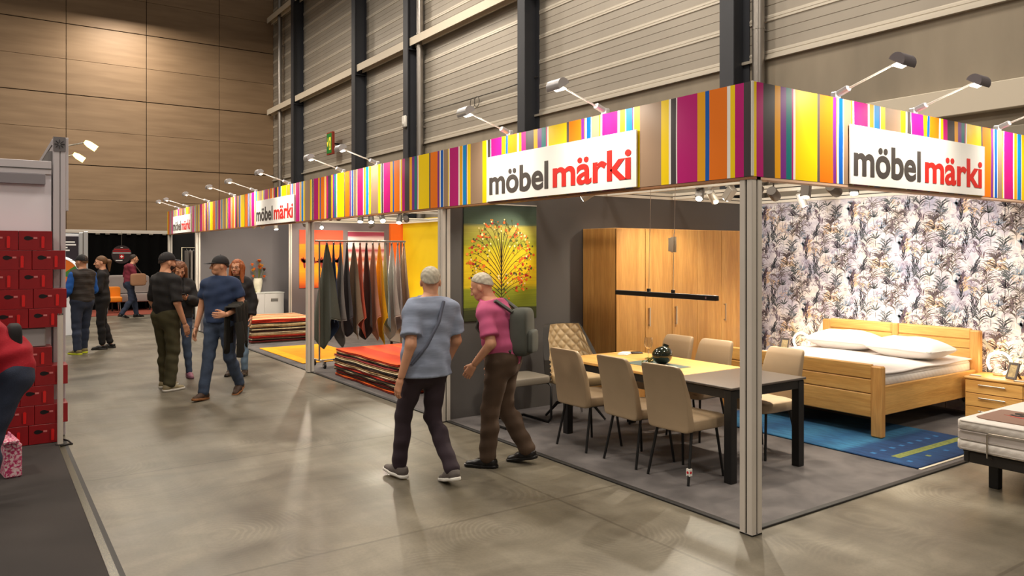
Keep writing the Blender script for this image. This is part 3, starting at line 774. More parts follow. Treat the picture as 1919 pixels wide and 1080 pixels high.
# ------------------------------------------------------------------ dining table
t = thing('dining_table', 'long extending dining table, half oak top and half dark top, on black legs', 'table', (1.15, 1.75, 0.012))
q = MB(); q.box((-0.475, -0.40, 0.722), (0.475, 1.05, 0.748), 0.004); q.build('oak_top', OAK_Y, t)
q = MB(); q.box((-0.475, -1.05, 0.728), (0.475, -0.402, 0.746), 0.003); q.build('dark_leaf', M('dark_ceramic', (74, 66, 60), 0.32, var=0.05), t)
for sx in (-1, 1):
    q = MB(); q.box((sx * 0.46, -1.02, 0.655), (sx * 0.44, 1.02, 0.722)); q.build('apron_rail', BLACKM, t)
for y in (-1.03, 1.01):
    q = MB(); q.box((-0.46, y, 0.655), (0.46, y + 0.02, 0.722)); q.build('apron_rail', BLACKM, t)
for sx in (-1, 1):
    for sy in (-1, 1):
        q = MB(); x = sx * 0.43; y = sy * 1.0
        q.box((x - 0.036, y - 0.036, 0), (x + 0.036, y + 0.036, 0.72), 0.004); q.build('leg', BLACKM, t)

# ------------------------------------------------------------------ dining chair (faces +y)
def make_chair(name, label):
    t = thing(name, label, 'chair', (0, 0, 0.012), 0, 'taupe leather dining chairs')
    q = MB()
    def seatf(p):
        z = p.z
        if z > 0: z += 0.012 * math.cos(p.x / 0.23 * PI / 2) - 0.006 * math.exp(-((abs(p.x) - 0.0) / 0.02) ** 2)
        return (p.x * (1.0 - 0.08 * (p.y + 0.22) / 0.44 * -1), p.y, z)
    sell(q, (0, 0.02, 0.445), (0.215, 0.225, 0.048), 0.28, 36, 16, seatf); q.build('seat', LEATHER, t, smooth=60)
    q = MB(); q.tube([(x_, 0.235 + 0.004, 0.452) for x_ in (-0.2, 0.2)], 0.004, 6); q.build('seat_seam', M('seam_dark', (112, 96, 76), 0.6), t)
    q = MB()
    def backf(p):
        v = (p.z + 0.26) / 0.52
        y = p.y * (1.1 - 0.55 * v) - 0.10 * v * v - 0.03 * v
        if p.y > 0: y += -0.016 * math.exp(-((v - 0.66) / 0.035) ** 2) + 0.010 * math.sin(PI * min(1, max(0, (v - .66) / .34)))
        return (p.x * (0.94 + 0.10 * math.sin(PI * min(1, v * 0.9 + .12))) * (1 - 0.05 * v), y, p.z)
    sell(q, (0, -0.195, 0.655), (0.212, 0.036, 0.262), 0.12, 40, 26, backf, 0.2); q.build('backrest', LEATHER, t, smooth=60)
    q = MB(); q.box((0.196, -0.232, 0.475), (0.204, -0.222, 0.505)); q.build('fabric_tag', M('tag_dark', (50, 44, 40), 0.6), t)
    for sx in (-1, 1):
        for (y0, y1) in ((0.15, 0.20), (-0.15, -0.235)):
            q = MB(); q.tube([(sx * 0.17, y0, 0.41), (sx * 0.205, y1, 0.0)], [0.012, 0.011], 10); q.build('leg', BLACKM, t, smooth=60)
    q = MB(); q.box((-0.18, -0.16, 0.393), (0.18, 0.17, 0.403)); q.build('seat_plate', BLACKM, t)
    return t
ch = make_chair('dining_chair', '')
def put_chair(x, y, rz, label, first=[True]):
    if first[0]: o = ch; first[0] = False; o.location = (x, y, 0.012); o.rotation_euler = (0, 0, rz); o['label'] = label
    else: o = dup(ch, (x, y, 0.012), rz, label)
    return o
put_chair(0.615, 1.10, R(-90 + 3), 'taupe leather dining chair with a white sticker on its rear leg')
put_chair(0.615, 1.63, R(-90 - 2), 'taupe dining chair with its back to the aisle, middle one of its three')
put_chair(0.60, 2.27, R(-90 + 1), 'taupe dining chair with its back to the aisle, closest to the quilted armchair')
put_chair(1.68, 1.18, R(90 - 4), 'taupe dining chair facing the aisle, seen just past the corner post')
put_chair(1.68, 1.95, R(90 + 2), 'taupe dining chair facing the aisle, between two others on the wardrobe side')
put_chair(1.68, 2.47, R(90 - 2), 'taupe dining chair facing the aisle, directly in front of the wardrobe handles')
# sticker on the nearest leg
q = MB(); q.box((0.397, 0.877, 0.085), (0.430, 0.910, 0.140)); q.mat(1); q.lathe([(0.011, 0), (0.011, 0.001)], n=12, mtx=Matrix.Translation((0.4135, 0.877, 0.112)) @ Matrix.Rotation(R(90), 4, 'X')); q.lathe([(0.011, 0), (0.011, 0.001)], n=12, mtx=Matrix.Translation((0.397, 0.8935, 0.112)) @ Matrix.Rotation(R(-90), 4, 'Y'))
tag(q.build('price_sticker', [WHITE, M('sticker_red', (196, 30, 40), 0.5)]), 'small white sticker with a red dot on a chair leg', 'sticker')

# ------------------------------------------------------------------ quilted armchair at the head of the table
t = thing('quilted_armchair', 'beige diamond quilted swivel armchair at the far head of the table', 'armchair', (1.20, 3.22, 0.012), R(172))
QL = M('quilt_beige', (190, 166, 128), 0.5, var=0.04, vscale=8)
q = MB()
def shell(u, v, off):
    a = (u - 0.5) * R(150); x = 0.30 * math.sin(a); y = -0.26 * math.cos(a) + 0.03
    w_ = abs(u - 0.5) * 2; hgt = 0.58 if w_ < 0.55 else 0.58 - 0.36 * (w_ - 0.55) / 0.45
    y -= 0.10 * v * math.cos(a)
    dq = 0.0
    if off == 0:
        k1 = math.sin((u * 7 + v * 5) * PI); k2 = math.sin((u * 7 - v * 5) * PI); dq = 0.020 * min(abs(k1), abs(k2)) ** 0.5
    rr = Vector((math.sin(a), -math.cos(a), 0))
    p = Vector((x, y, 0.42 + v * hgt)) - rr * dq + rr * (0.05 * off)
    return tuple(p)
q.grid(lambda u, v: shell(u, v, 0), 70, 50); q.build('backrest', QL, t, smooth=60)
q = MB(); q.grid(lambda u, v: shell(u, v, 1), 30, 10)
q.grid(lambda u, v: shell(u, 1, v), 30, 2); q.grid(lambda u, v: shell(0, u, v), 10, 2); q.grid(lambda u, v: shell(1, u, v), 10, 2)
q.build('outer_shell', M('shell_dark', (46, 42, 38), 0.6), t, smooth=60)
q = MB(); sell(q, (0, 0.0, 0.43), (0.25, 0.25, 0.06), 0.35); q.build('seat', QL, t, smooth=60)
q = MB(); q.cyl((0, 0, 0.2), (0, 0, 0.40), 0.025, n=12); q.build('column_stem', BLACKM, t, smooth=40)
for k in range(4):
    a = R(45 + 90 * k); q = MB(); q.tube([(0, 0, 0.22), (0.2 * math.cos(a), 0.2 * math.sin(a), 0.16), (0.33 * math.cos(a), 0.33 * math.sin(a), 0.012)], [0.02, 0.018, 0.012], 8); q.build('leg', BLACKM if k % 2 else CHROME, t, smooth=60)

# ------------------------------------------------------------------ cantilever chair against the tree wall
t = thing('cantilever_chair', 'grey upholstered cantilever seat on a black tube frame below the tree tapestry', 'chair', (0.56, 3.40, 0.012), R(180))
q = MB(); sell(q, (0, 0.0, 0.46), (0.30, 0.22, 0.045), 0.25); q.build('seat', M('taupe_grey_leather', (128, 120, 108), 0.5), t, smooth=60)
for sx in (-1, 1):
    x = sx * 0.27
    q = MB(); q.tube([(x, -0.2, 0.42), (x, 0.19, 0.42), (x, 0.235, 0.39), (x, 0.235, 0.06), (x, 0.19, 0.014), (x, -0.26, 0.014)], 0.013, 8); q.build('frame_tube', BLACKM, t, smooth=60)
q = MB(); q.tube([(-0.27, -0.26, 0.014), (0.27, -0.26, 0.014)], 0.013, 8); q.build('rear_bar', BLACKM, t, smooth=60)
q = MB(); q.tube([(-0.27, -0.10, 0.41), (0.27, -0.10, 0.41)], 0.011, 8); q.build('seat_bar', BLACKM, t, smooth=60)

# ------------------------------------------------------------------ things on the table
TZ = 0.7605
t = thing('wine_glass', 'clear stemmed glass standing on the oak table', 'glass', (1.32, 2.24, TZ))
GL = M('clear_glass', (250, 250, 250), 0.02, trans=1.0)
q = MB(); q.lathe([(0.036, 0), (0.036, 0.003), (0.006, 0.008), (0.005, 0.09)], n=20); q.build('foot_and_stem', GL, t, smooth=60)
q = MB(); q.lathe([(0.004, 0.088), (0.03, 0.105), (0.042, 0.15), (0.036, 0.205), (0.034, 0.205), (0.040, 0.15), (0.028, 0.108), (0.002, 0.093)], n=20); q.build('bowl', GL, t, smooth=60)
t = thing('green_vase', 'glossy dark green round vase with a cut mouth on the table', 'vase', (1.14, 1.88, TZ))
DG = M('dark_green_glaze', (24, 34, 20), 0.08, 0.3, coat=1.0)
q = MB()
def vf(p): return (p.x + 0.25 * max(0, p.z - 0.02), p.y, p.z)
sell(q, (0, 0, 0.085), (0.105, 0.085, 0.085), 1.0, 28, 18, vf); q.build('body', DG, t, smooth=80)
q = MB(); q.lathe([(0.03, 0), (0.034, 0.02), (0.028, 0.02), (0.024, 0.002)], n=18, mtx=Matrix.Translation((0.045, 0, 0.155)) @ Matrix.Rotation(R(30), 4, 'Y')); q.build('mouth_rim', DG, t, smooth=60)
t = thing('olive_sprig', 'short green olive sprig lying beside the dark vase', 'plant', (1.12, 2.03, TZ))
OL = M('olive_leaf', (96, 104, 40), 0.5); rn = random.Random(3)
q = MB(); q.tube([(-0.05, 0.0, 0.006), (0.0, 0.01, 0.03), (0.07, 0.0, 0.045)], 0.004, 6); q.build('twig', M('twig_brown', (92, 72, 44), 0.7), t, smooth=60)
lf = MB(); lf.add([(0, -0.002, 0), (0.02, -0.011, 0.004), (0.045, 0, 0), (0.02, 0.011, 0.004), (0.022, 0, -0.003)], [(0, 1, 4), (1, 2, 4), (2, 3, 4), (3, 0, 4)]); lme = lf.mesh('leaf', OL)
for k in range(18):
    o = link('leaf', lme, t, (rn.uniform(-.05, .07), rn.uniform(-.02, .02), rn.uniform(.012, .05))); o.rotation_euler = (rn.uniform(-.6, .6), rn.uniform(-.5, .5), rn.uniform(0, 6.28))
for k in range(5):
    q = MB(); q.ball((rn.uniform(-.04, .06), rn.uniform(-.03, .03), rn.uniform(.012, .04)), 0.011, 8, 6); q.build('olive', M('olive_fruit', (150, 140, 50), 0.3), t, smooth=60)
q = MB(); q.box((0.93, 1.62, TZ), (1.24, 2.18, TZ + 0.003), 0.001); tag(q.build('table_runner', M('runner_teal', (74, 88, 82), 0.8, bump=.1)), 'small grey green mat under the dark vase', 'mat')
for o_ in ('wine_glass', 'green_vase', 'olive_sprig'): bpy.data.objects[o_].location.z += 0.004
t = thing('napkin', 'folded pale napkin lying at the far end of the oak table', 'napkin', (1.36, 2.62, TZ), R(30))
q = MB(); q.box((-0.10, -0.05, 0), (0.10, 0.05, 0.008), 0.002); q.box((-0.08, -0.04, 0.008), (0.09, 0.05, 0.016), 0.003); q.build('cloth_fold', WHITE, t)
t = thing('wallet', 'small black wallet beside the pale napkin', 'wallet', (1.50, 2.60, TZ), R(-20))
q = MB(); q.box((-0.06, -0.045, 0), (0.06, 0.045, 0.014), 0.004); q.build('cover', BLACKM, t); q = MB(); q.box((-0.055, -0.02, 0.0142), (0.055, -0.016, 0.0148)); q.build('stitch_line', TRK, t)

# ------------------------------------------------------------------ pendant lamp
t = thing('pendant_lamp', 'slim black bar pendant lamp hanging on two wires above the table', 'lamp', (1.15, 1.875, 1.385))
q = MB(); q.box((-0.02, -0.635, 0), (0.02, 0.635, 0.045), 0.003); q.build('bar', BLACKM, t)
for y, top in ((0.19, 1.12), (-0.12, 1.12)):
    q = MB(); q.tube([(0, y, 0.045), (0.0, y - 0.03, top)], 0.0025, 6); q.build('wire', STEELB, t)
    q = MB(); q.box((-0.014, y - 0.014, 0.045), (0.014, y + 0.014, 0.075), 0.002); q.build('wire_grip', BLACKM, t)
q = MB(); q.box((-0.021, -0.53, 0.012), (-0.0195, -0.515, 0.032)); q.build('touch_switch', CHROME, t)
q = MB(); q.box((-0.015, -0.60, -0.002), (0.015, 0.60, 0.0)); q.build('diffuser', M('diffuser_off', (210, 206, 196), 0.5), t)
q = MB(); q.box((0.0, -0.16, 0.42), (0.002, -0.09, 0.56)); q.box((-0.03, -0.15, 0.43), (-0.028, -0.09, 0.55)); q.build('price_tag', M('tag_paper', (206, 192, 170), 0.7), t)
q = MB(); q.tube([(0, -0.14, 0.62), (0, -0.125, 0.56)], 0.002, 5); q.build('tag_string', WHITE, t)
beam((1.15, 0.0, 2.5), (1.15, 3.9, 0), 'white ceiling beam above the dining table holding the pendant wires')

# ------------------------------------------------------------------ wardrobe
t = thing('wardrobe', 'tall oak wardrobe with plain doors and steel bar handles', 'wardrobe', (1.91, 3.35, 0.012))
q = MB(); q.box((0.0, 0.02, 0.0), (2.50, 0.585, 2.075), 0.003); q.build('carcass', OAK_Z, t)
q = MB(); q.box((0.004, 0.015, 0.04), (2.496, 0.0195, 2.068)); q.build('door_gap_shade', M('gap_shade_brown', (60, 38, 20), 0.9), t)  # dark sheet stands in for the shade inside the door gaps
dx = [0.0, 0.46, 0.91, 1.36, 1.81, 2.26, 2.5]
for k in range(6):
    a, c = dx[k], dx[k + 1]
    q = MB(); q.box((a + 0.004, -0.006, 0.04), (c - 0.004, 0.014, 2.07), 0.003); d = q.build('door', OAK_Z, t, loc=(0, 0, 0))
    if k in (1, 2, 4):
        h = MB(); x = a + 0.05
        h.box((x - 0.009, -0.038, 0.92), (x + 0.009, -0.028, 1.14), 0.002); h.box((x - 0.007, -0.03, 0.925), (x + 0.007, -0.002, 0.94)); h.box((x - 0.007, -0.03, 1.12), (x + 0.007, -0.002, 1.135)); h.build('handle', STEELB, d)
q = MB(); q.box((0.003, 0.0, 0.0), (2.497, 0.02, 0.038)); q.build('plinth', OAK_X, t)

# ------------------------------------------------------------------ tree tapestry
def bands_mat(name, stops, axis=2, streak=(1.5, 1.5, 60), coord='Generated', amt=0.08, fac=0.5):
    t = NT(name)
    tc = t.n('ShaderNodeTexCoord'); sx = t.n('ShaderNodeSeparateXYZ'); t.l(tc, coord, sx, 0)
    mp = t.coord(streak); nz = t.n('ShaderNodeTexNoise', i_Scale=1.0, i_Detail=5.0); t.l(mp, 0, nz, 'Vector')
    ma = t.n('ShaderNodeMath', operation='MULTIPLY_ADD', i_1=amt, i_2=-amt * 0.5); t.l(nz, 'Fac', ma, 0)
    ad = t.n('ShaderNodeMath', operation='ADD'); t.l(sx, axis, ad, 0); t.l(ma, 0, ad, 1)
    rp = t.ramp([(p, lin(c)) for p, c in stops]); t.l(ad, 0, rp, 0)
    r2 = t.ramp([(0.3, (0.72, 0.72, 0.72, 1)), (0.65, (1, 1, 1, 1))]); t.l(nz, 'Fac', r2, 0)
    mx = t.n('ShaderNodeMixRGB', blend_type='MULTIPLY', i_Fac=fac); t.l(rp, 0, mx, 1); t.l(r2, 0, mx, 2); t.l(mx, 0, t.b, 'Base Color')
    t.set(Roughness=0.85); t.bump(nz, 'Fac', 0.15)
    return t.m
t = thing('tree_tapestry', 'green and yellow wall tapestry with a fruit tree motif', 'tapestry', (0.72, 3.95, 1.05))
q = MB(); q.box((-0.49, -0.018, 0), (0.49, -0.003, 1.29), 0.003)
q.build('woven_ground', bands_mat('tree_ground', [(0.0, (52, 54, 24)), (0.10, (62, 66, 26)), (0.12, (118, 128, 22)), (0.26, (142, 148, 20)), (0.30, (214, 184, 8)), (0.46, (232, 196, 0)), (0.62, (190, 176, 10)), (0.66, (150, 150, 30)), (0.80, (170, 160, 70)), (0.83, (74, 92, 72)), (1.0, (58, 72, 64))]), t)
PRM = [M('tree_bark', (52, 34, 14), 0.8), M('fruit_orange', (214, 92, 20), 0.8), M('fruit_red', (160, 36, 22), 0.8), M('fruit_pale', (240, 214, 150), 0.8), M('tree_leaf', (70, 74, 24), 0.8), M('fruit_amber', (236, 140, 40), 0.8)]
q = MB(); rn = random.Random(5); tips = []
def tree_branch(x, z, ang, L, w, depth):
    lst = []; ex, ez, ea = blade(lst, x, z, ang, L, rn.uniform(-.35, .35), w, 4)
    q.mat(0)
    for vs, fs in lst: q.add([(a, -0.0195, c) for a, c in vs], fs)
    tips.append((ex, ez))
    if depth > 0:
        for s in (-1, 1):
            if rn.random() < 0.9: tree_branch(ex, ez, ea + s * rn.uniform(.25, .65), L * rn.uniform(.6, .85), w * .75, depth - 1)
lst = []; blade(lst, 0, 0.22, PI / 2, 0.85, 0, 0.016, 6)
for vs, fs in lst: q.add([(a, -0.0195, c) for a, c in vs], fs)
for k in range(12):
    for s in (-1, 1):
        an = R(-42 + 11 * k); ex, ez = s * 0.40 * math.cos(an), 0.66 + 0.42 * math.sin(an); z0_ = 0.24 + 0.042 * k
        P = [((1 - f) ** 2 * 0 + 2 * f * (1 - f) * (ex * .45) + f * f * ex, (1 - f) ** 2 * z0_ + 2 * f * (1 - f) * (z0_ * .35 + ez * .65 + .05) + f * f * ez) for f in [i / 10 for i in range(11)]]
        for i in range(10):
            (xa, za), (xb, zb) = P[i], P[i + 1]; nx_, nz_ = -(zb - za), (xb - xa); ln = math.hypot(nx_, nz_); w_ = 0.0042 * (1 - i / 14) / ln
            q.mat(0); q.add([(xa + nx_ * w_, -0.0195, za + nz_ * w_), (xb + nx_ * w_, -0.0195, zb + nz_ * w_), (xb - nx_ * w_, -0.0195, zb - nz_ * w_), (xa - nx_ * w_, -0.0195, za - nz_ * w_)], [(0, 1, 2, 3)])
            if i > 3: tree_branch(xb, zb, math.atan2(zb - za, xb - xa) + rn.choice((-1, 1)) * rn.uniform(.5, 1.0), 0.05, 0.004, 0)
        tips.append((ex, ez))
def fdisc(x, z, r, m, y):
    q.mat(m); n = 9
    q.add([(x + r * math.cos(2 * PI * k / n), y, z + r * math.sin(2 * PI * k / n)) for k in range(n)], [tuple(range(n))])
for i, (x, z) in enumerate(tips):
    if abs(x) > 0.46 or z > 1.20 or z < 0.1: continue
    m = rn.choice((1, 1, 2, 5, 3, 4, 4))
    fdisc(x, z, rn.uniform(.008, .014) if m in (3, 4) else rn.uniform(.011, .019), m, -0.0205 - 0.00001 * i)
for k in range(120):
    a = rn.uniform(0, 6.28); r_ = rn.uniform(.15, 1) ** .5
    x = 0.42 * r_ * math.cos(a); z = 0.68 + 0.48 * r_ * math.sin(a)
    fdisc(x, z, rn.uniform(.005, .016), rn.choice((1, 2, 3, 4, 4, 5)), -0.021 - 0.00001 * k)
q.build('tree_motif', PRM, t, fix=False)
q = MB(); q.box((-0.49, -0.022, 1.285), (0.49, 0.0, 1.295)); q.build('hanging_rail', ALU, t)

# ------------------------------------------------------------------ bed
t = thing('oak_bed', 'solid oak double bed with panelled headboard and plank footboard', 'bed', (3.0, 1.76, 0.012))
OY = OAK_Y
for sy in (-1, 1):
    q = MB(); y = sy * 0.90
    q.box((-0.035, y - 0.055, 0.0175), (0.045, y + 0.055, 0.70), 0.012); q.build('foot_post', OAK_Z, t)
    q = MB(); q.box((1.94, y - 0.055, 0), (2.02, y + 0.055, 0.93), 0.014); q.build('head_post', OAK_Z, t)
    q = MB(); q.box((0.04, y - 0.018, 0.22), (1.94, y + 0.018, 0.50), 0.006); q.build('side_rail', OAK_X, t)
for (z0, z1) in ((0.20, 0.425), (0.43, 0.565), (0.57, 0.712)):
    q = MB(); q.box((-0.022, -0.85, z0), (0.020, 0.85, z1), 0.008); q.build('footboard_plank', OY, t)
q = MB(); q.box((1.95, -0.86, 0.82), (2.02, -0.04, 0.945), 0.018); q.box((1.95, 0.04, 0.82), (2.02, 0.86, 0.945), 0.018); q.build('headboard_top_rail', OY, t)
q = MB(); q.box((1.95, -0.04, 0.30), (2.02, 0.04, 0.94), 0.01); q.build('headboard_stile', OAK_Z, t)
for s in (-1, 1):
    q = MB(); q.box((1.965, s * 0.04, 0.34), (2.0, s * 0.86, 0.72), 0.004); q.build('headboard_panel', OY, t)
    q = MB(); q.box((1.96, s * 0.04, 0.725), (2.006, s * 0.86, 0.82), 0.006); q.build('headboard_slat', OY, t)
q = MB(); q.box((0.04, -0.87, 0.24), (1.94, 0.87, 0.29)); q.build('slatted_base', M('base_dark', (40, 36, 32), 0.7), t)
def quilt_mat(name, col, stripe=True):
    t = NT(name); mp = t.coord((1, 1, 1))
    wv = t.n('ShaderNodeTexWave', i_Scale=9.0, i_Distortion=1.5); wv.bands_direction = 'DIAGONAL'; t.l(mp, 0, wv, 'Vector')
    n = t.n('ShaderNodeTexNoise', i_Scale=90.0); t.l(mp, 0, n, 'Vector')
    mx = t.n('ShaderNodeMath', operation='ADD'); t.l(wv, 'Fac', mx, 0); t.l(n, 'Fac', mx, 1); t.bump(mx, 0, 0.25, 0.006)
    t.b.inputs['Base Color'].default_value = lin(col); t.set(Roughness=0.85); t.b.inputs['Sheen Weight'].default_value = 0.2
    return t.m
MATT = quilt_mat('mattress_quilt', (226, 220, 214)); PIP = M('mattress_piping', (196, 188, 182), 0.8); BEDW = M('bed_linen_white', (238, 234, 230), 0.85, sheen=0.2, bump=.06, bscale=25)
def mattress(name, label, cx, cy, z0, lx, ly, h, topper=True):
    t = thing(name, label, 'mattress', (cx, cy, z0))
    q = MB(); q.box((-lx, -ly, 0), (lx, ly, h * 0.36), 0.014); q.build('lower_border', MATT, t, smooth=50)
    q = MB(); q.box((-lx + .004, -ly + .004, h * 0.36), (lx - .004, ly - .004, h * 0.62), 0.006); q.build('middle_border', M('mattress_plain', (216, 208, 204), 0.8), t)
    q = MB(); q.box((-lx, -ly, h * 0.62), (lx, ly, h), 0.018); q.build('upper_border', MATT, t, smooth=50)
    for z in (h * 0.36, h * 0.62, h * 0.93, h * 0.06):
        q = MB(); c = 0.03
        q.tube([(-lx + c, -ly, z), (lx - c, -ly, z), (lx, -ly + c, z), (lx, ly - c, z), (lx - c, ly, z), (-lx + c, ly, z), (-lx, ly - c, z), (-lx, -ly + c, z)], 0.006, 6, closed=True); q.build('piping', PIP, t, smooth=60)
    return t
mattress('mattress', 'white quilted double mattress lying in the oak bed', 3.99, 1.76, 0.303, 0.92, 0.875, 0.31)
q = MB()
def sheet(u, v):
    x = 3.06 + 1.86 * u; y = 0.87 + 1.78 * v
    return (x, y, 0.630 + 0.006 * math.sin(x * 7 + y * 3) * math.sin(y * 5) + 0.016 * (1 - abs(2 * v - 1) ** 6))
q.grid(sheet, 40, 40)
o = q.build('bed_cover', M('cover_pale', (224, 216, 212), 0.85, var=.03, bump=.08, bscale=14), smooth=60); tag(o, 'smooth pale cover spread over the oak bed', 'bedding')
m_ = o.modifiers.new('th', 'SOLIDIFY'); m_.thickness = 0.012
def pillow(x, y, rz, label):
    t = thing('pillow', label, 'pillow', (x, y, 0.752), rz, 'white bed pillows')
    q = MB()
    def pf(p):
        u = p.x / 0.25; v = p.y / 0.40; k = (1 - abs(u) ** 2.6) * (1 - abs(v) ** 2.6)
        return (p.x * (1 - .05 * (1 - abs(v))), p.y * (1 - .05 * (1 - abs(u))), p.z * (0.10 + 0.9 * max(0, k) ** 0.55) + 0.012 * math.sin(p.x * 18 + p.y * 9) * max(0, k))
    sell(q, (0, 0, 0), (0.26, 0.41, 0.12), 0.35, 48, 24, pf, 0.25); q.build('cushion', BEDW, t, smooth=80)
    q = MB(); P = []
    for a, c in ((-1, -1), (1, -1), (1, 1), (-1, 1)): P.append((a * 0.245, c * 0.392, 0.0))
    q.tube(P, 0.004, 6, closed=True); q.build('seam', PIP, t)
    return t
pillow(4.50, 2.12, R(6), 'plump white pillow on the half of the bed away from the nightstand')
pillow(4.38, 1.28, R(-6), 'plump white pillow on the bed half next to the nightstand')

# ------------------------------------------------------------------ nightstands, lamps, frames
def nightstand(y0, label):
    t = thing('nightstand', label, 'nightstand', (4.58, y0, 0.012), 0, 'oak nightstands')
    q = MB(); q.box((0.02, 0.0, 0.0), (0.46, 0.57, 0.44), 0.004); q.build('carcass', OAK_Z, t)
    q = MB(); q.box((-0.005, -0.01, 0.44), (0.465, 0.58, 0.475), 0.012); q.build('top', OAK_Y, t)
    for z0, z1 in ((0.305, 0.435), (0.165, 0.298), (0.025, 0.158)):
        q = MB(); q.box((0.0, 0.012, z0), (0.02, 0.558, z1), 0.003); d = q.build('drawer_front', OAK_Y, t)
        zc = z1 - 0.045
        q = MB(); q.box((-0.032, 0.16, zc), (-0.022, 0.42, zc + 0.012), 0.002)
        for yy in (0.18, 0.39): q.box((-0.025, yy, zc), (0.0, yy + 0.012, zc + 0.012))
        q.build('handle', STEELB, d)
    return t
nightstand(0.23, 'oak nightstand with bar handles standing beside the bed and the mattress display')
nightstand(2.78, 'oak nightstand mostly hidden behind the bed and the corner post')
NZ = 0.4875
RING = M('ring_light', (255, 214, 160), 0.5, emis=14.0)
def ring_lamp(loc, rz, label):
    t = thing('ring_lamp', label, 'lamp', loc, rz, 'glowing ring lamps beside the bed')
    q = MB(); q.lathe([(0.06, 0), (0.06, 0.012), (0.05, 0.016)], n=20); q.build('base', M('lamp_brass', (150, 128, 96), 0.4, 0.6), t, smooth=40)
    q = MB(); q.tube([(0, 0.115 * math.cos(a), 0.135 + 0.115 * math.sin(a)) for a in [R(-110) - R(290) * k / 30 for k in range(31)]], 0.014, 8); q.build('light_ring', RING, t, smooth=60)
    q = MB(); q.bar((0, 0.05, 0.225), (0, 0.16, 0.37), 0.02, 0.028, ch=0.004); q.build('handle_bar', M('lamp_bar_beige', (186, 176, 150), 0.5), t)
    return t
def plight(loc, power, col, r):
    l = bpy.data.lights.new('ring_glow', 'POINT'); l.energy = power; l.color = col; l.shadow_soft_size = r
    o = bpy.data.objects.new('ring_glow', l); COL.objects.link(o); o.location = loc
    return o
ra = ring_lamp((4.88, 0.58, NZ), R(0), 'glowing ring lamp on the nightstand beside the mattress display')
rb = ring_lamp((4.88, 2.98, NZ), R(0), 'glowing ring lamp on the far side of the bed by the corner post')
for p in (ra, rb): plight((-0.03, 0, 0.14), 3, (1.0, 0.72, 0.42), 0.06).parent = p
def photo_frame(loc, rz, label):
    t = thing('photo_frame', label, 'photo frame', loc, rz, 'small photo frames by the bed')
    m = Matrix.Rotation(R(18), 4, 'Y')
    q = MB()
    for a, c in (((-0.01, -0.065, 0), (0.01, -0.045, 0.18)), ((-0.01, 0.045, 0), (0.01, 0.065, 0.18)), ((-0.01, -0.045, 0), (0.01, 0.045, 0.025)), ((-0.01, -0.045, 0.155), (0.01, 0.045, 0.18))): q.box(a, c, 0.003, m)
    q.build('frame', M('frame_grey', (92, 88, 88), 0.5), t)
    q = MB(); q.box((-0.004, -0.045, 0.025), (0.004, 0.045, 0.155), 0, m); q.build('photo', M('photo_print', (176, 160, 122), 0.4, var=0.5, vscale=20), t)
    q = MB(); q.bar((0.035, 0, 0.12), (0.12, 0, 0.0), 0.03, 0.006); q.build('easel_back', BLACKM, t)
    return t
photo_frame((4.70, 0.40, NZ), R(-25), 'leaning grey photo frame on the nightstand beside the mattress display')
photo_frame((4.72, 3.14, NZ), R(5), 'grey photo frame on the far nightstand by the corner post')
for (y, x, lb) in ((0.72, 4.66, 'flat wooden card lying on the nightstand edge'), (0.28, 4.62, 'flat grey gadget at the end of the nightstand')):
    t = thing('display_card', lb, 'card', (x, y, NZ), R(15)); q = MB(); q.box((-0.03, -0.055, 0), (0.03, 0.055, 0.008), 0.003); q.build('card_body', M('card_grey', (150, 140, 130), 0.4), t)
    q = MB(); q.box((-0.022, -0.045, 0.008), (0.022, 0.045, 0.0095)); q.build('card_face', WHITE, t)

# ------------------------------------------------------------------ blue rug
def rug_blue():
    t = NT('blue_rug')
    tc = t.n('ShaderNodeTexCoord'); sx = t.n('ShaderNodeSeparateXYZ'); t.l(tc, 'Generated', sx, 0)
    mp = t.coord((60, 3, 1)); nz = t.n('ShaderNodeTexNoise', i_Scale=1.0, i_Detail=4.0); t.l(mp, 0, nz, 'Vector')
    ma = t.n('ShaderNodeMath', operation='MULTIPLY_ADD', i_1=0.05, i_2=-0.025); t.l(nz, 'Fac', ma, 0)
    ad = t.n('ShaderNodeMath', operation='ADD'); t.l(sx, 1, ad, 0); t.l(ma, 0, ad, 1)
    rp = t.ramp([(0.0, lin((10, 48, 92))), (0.10, lin((16, 66, 112))), (0.16, lin((10, 52, 98))), (0.27, lin((14, 62, 108))), (0.31, lin((44, 108, 146))), (0.42, lin((22, 82, 126))), (0.55, lin((48, 112, 152))), (0.7, lin((20, 78, 124))), (0.85, lin((46, 112, 150))), (1.0, lin((12, 60, 108)))])
    t.l(ad, 0, rp, 0)
    n2 = t.n('ShaderNodeTexNoise', i_Scale=6.0, i_Detail=6.0); mp2 = t.coord((4, 1, 1)); t.l(mp2, 0, n2, 'Vector')
    r2 = t.ramp([(0.36, (0.5, 0.56, 0.62, 1)), (0.62, (1, 1, 1, 1))]); t.l(n2, 'Fac', r2, 0)
    mx = t.n('ShaderNodeMixRGB', blend_type='MULTIPLY', i_Fac=0.8); t.l(rp, 0, mx, 1); t.l(r2, 0, mx, 2); t.l(mx, 0, t.b, 'Base Color')
    n3 = t.n('ShaderNodeTexNoise', i_Scale=260.0); tc3 = t.coord(); t.l(tc3, 0, n3, 'Vector'); t.bump(n3, 'Fac', 0.5, 0.005)
    t.set(Roughness=0.95); return t.m
t = thing('blue_rug', 'deep blue rug with a yellow band lying under the bed foot', 'rug', (2.95, 1.25, 0.0125), R(0))
q = MB(); q.box((-0.66, -1.14, 0), (0.75, 1.20, 0.016), 0.006); q.build('pile', rug_blue(), t)
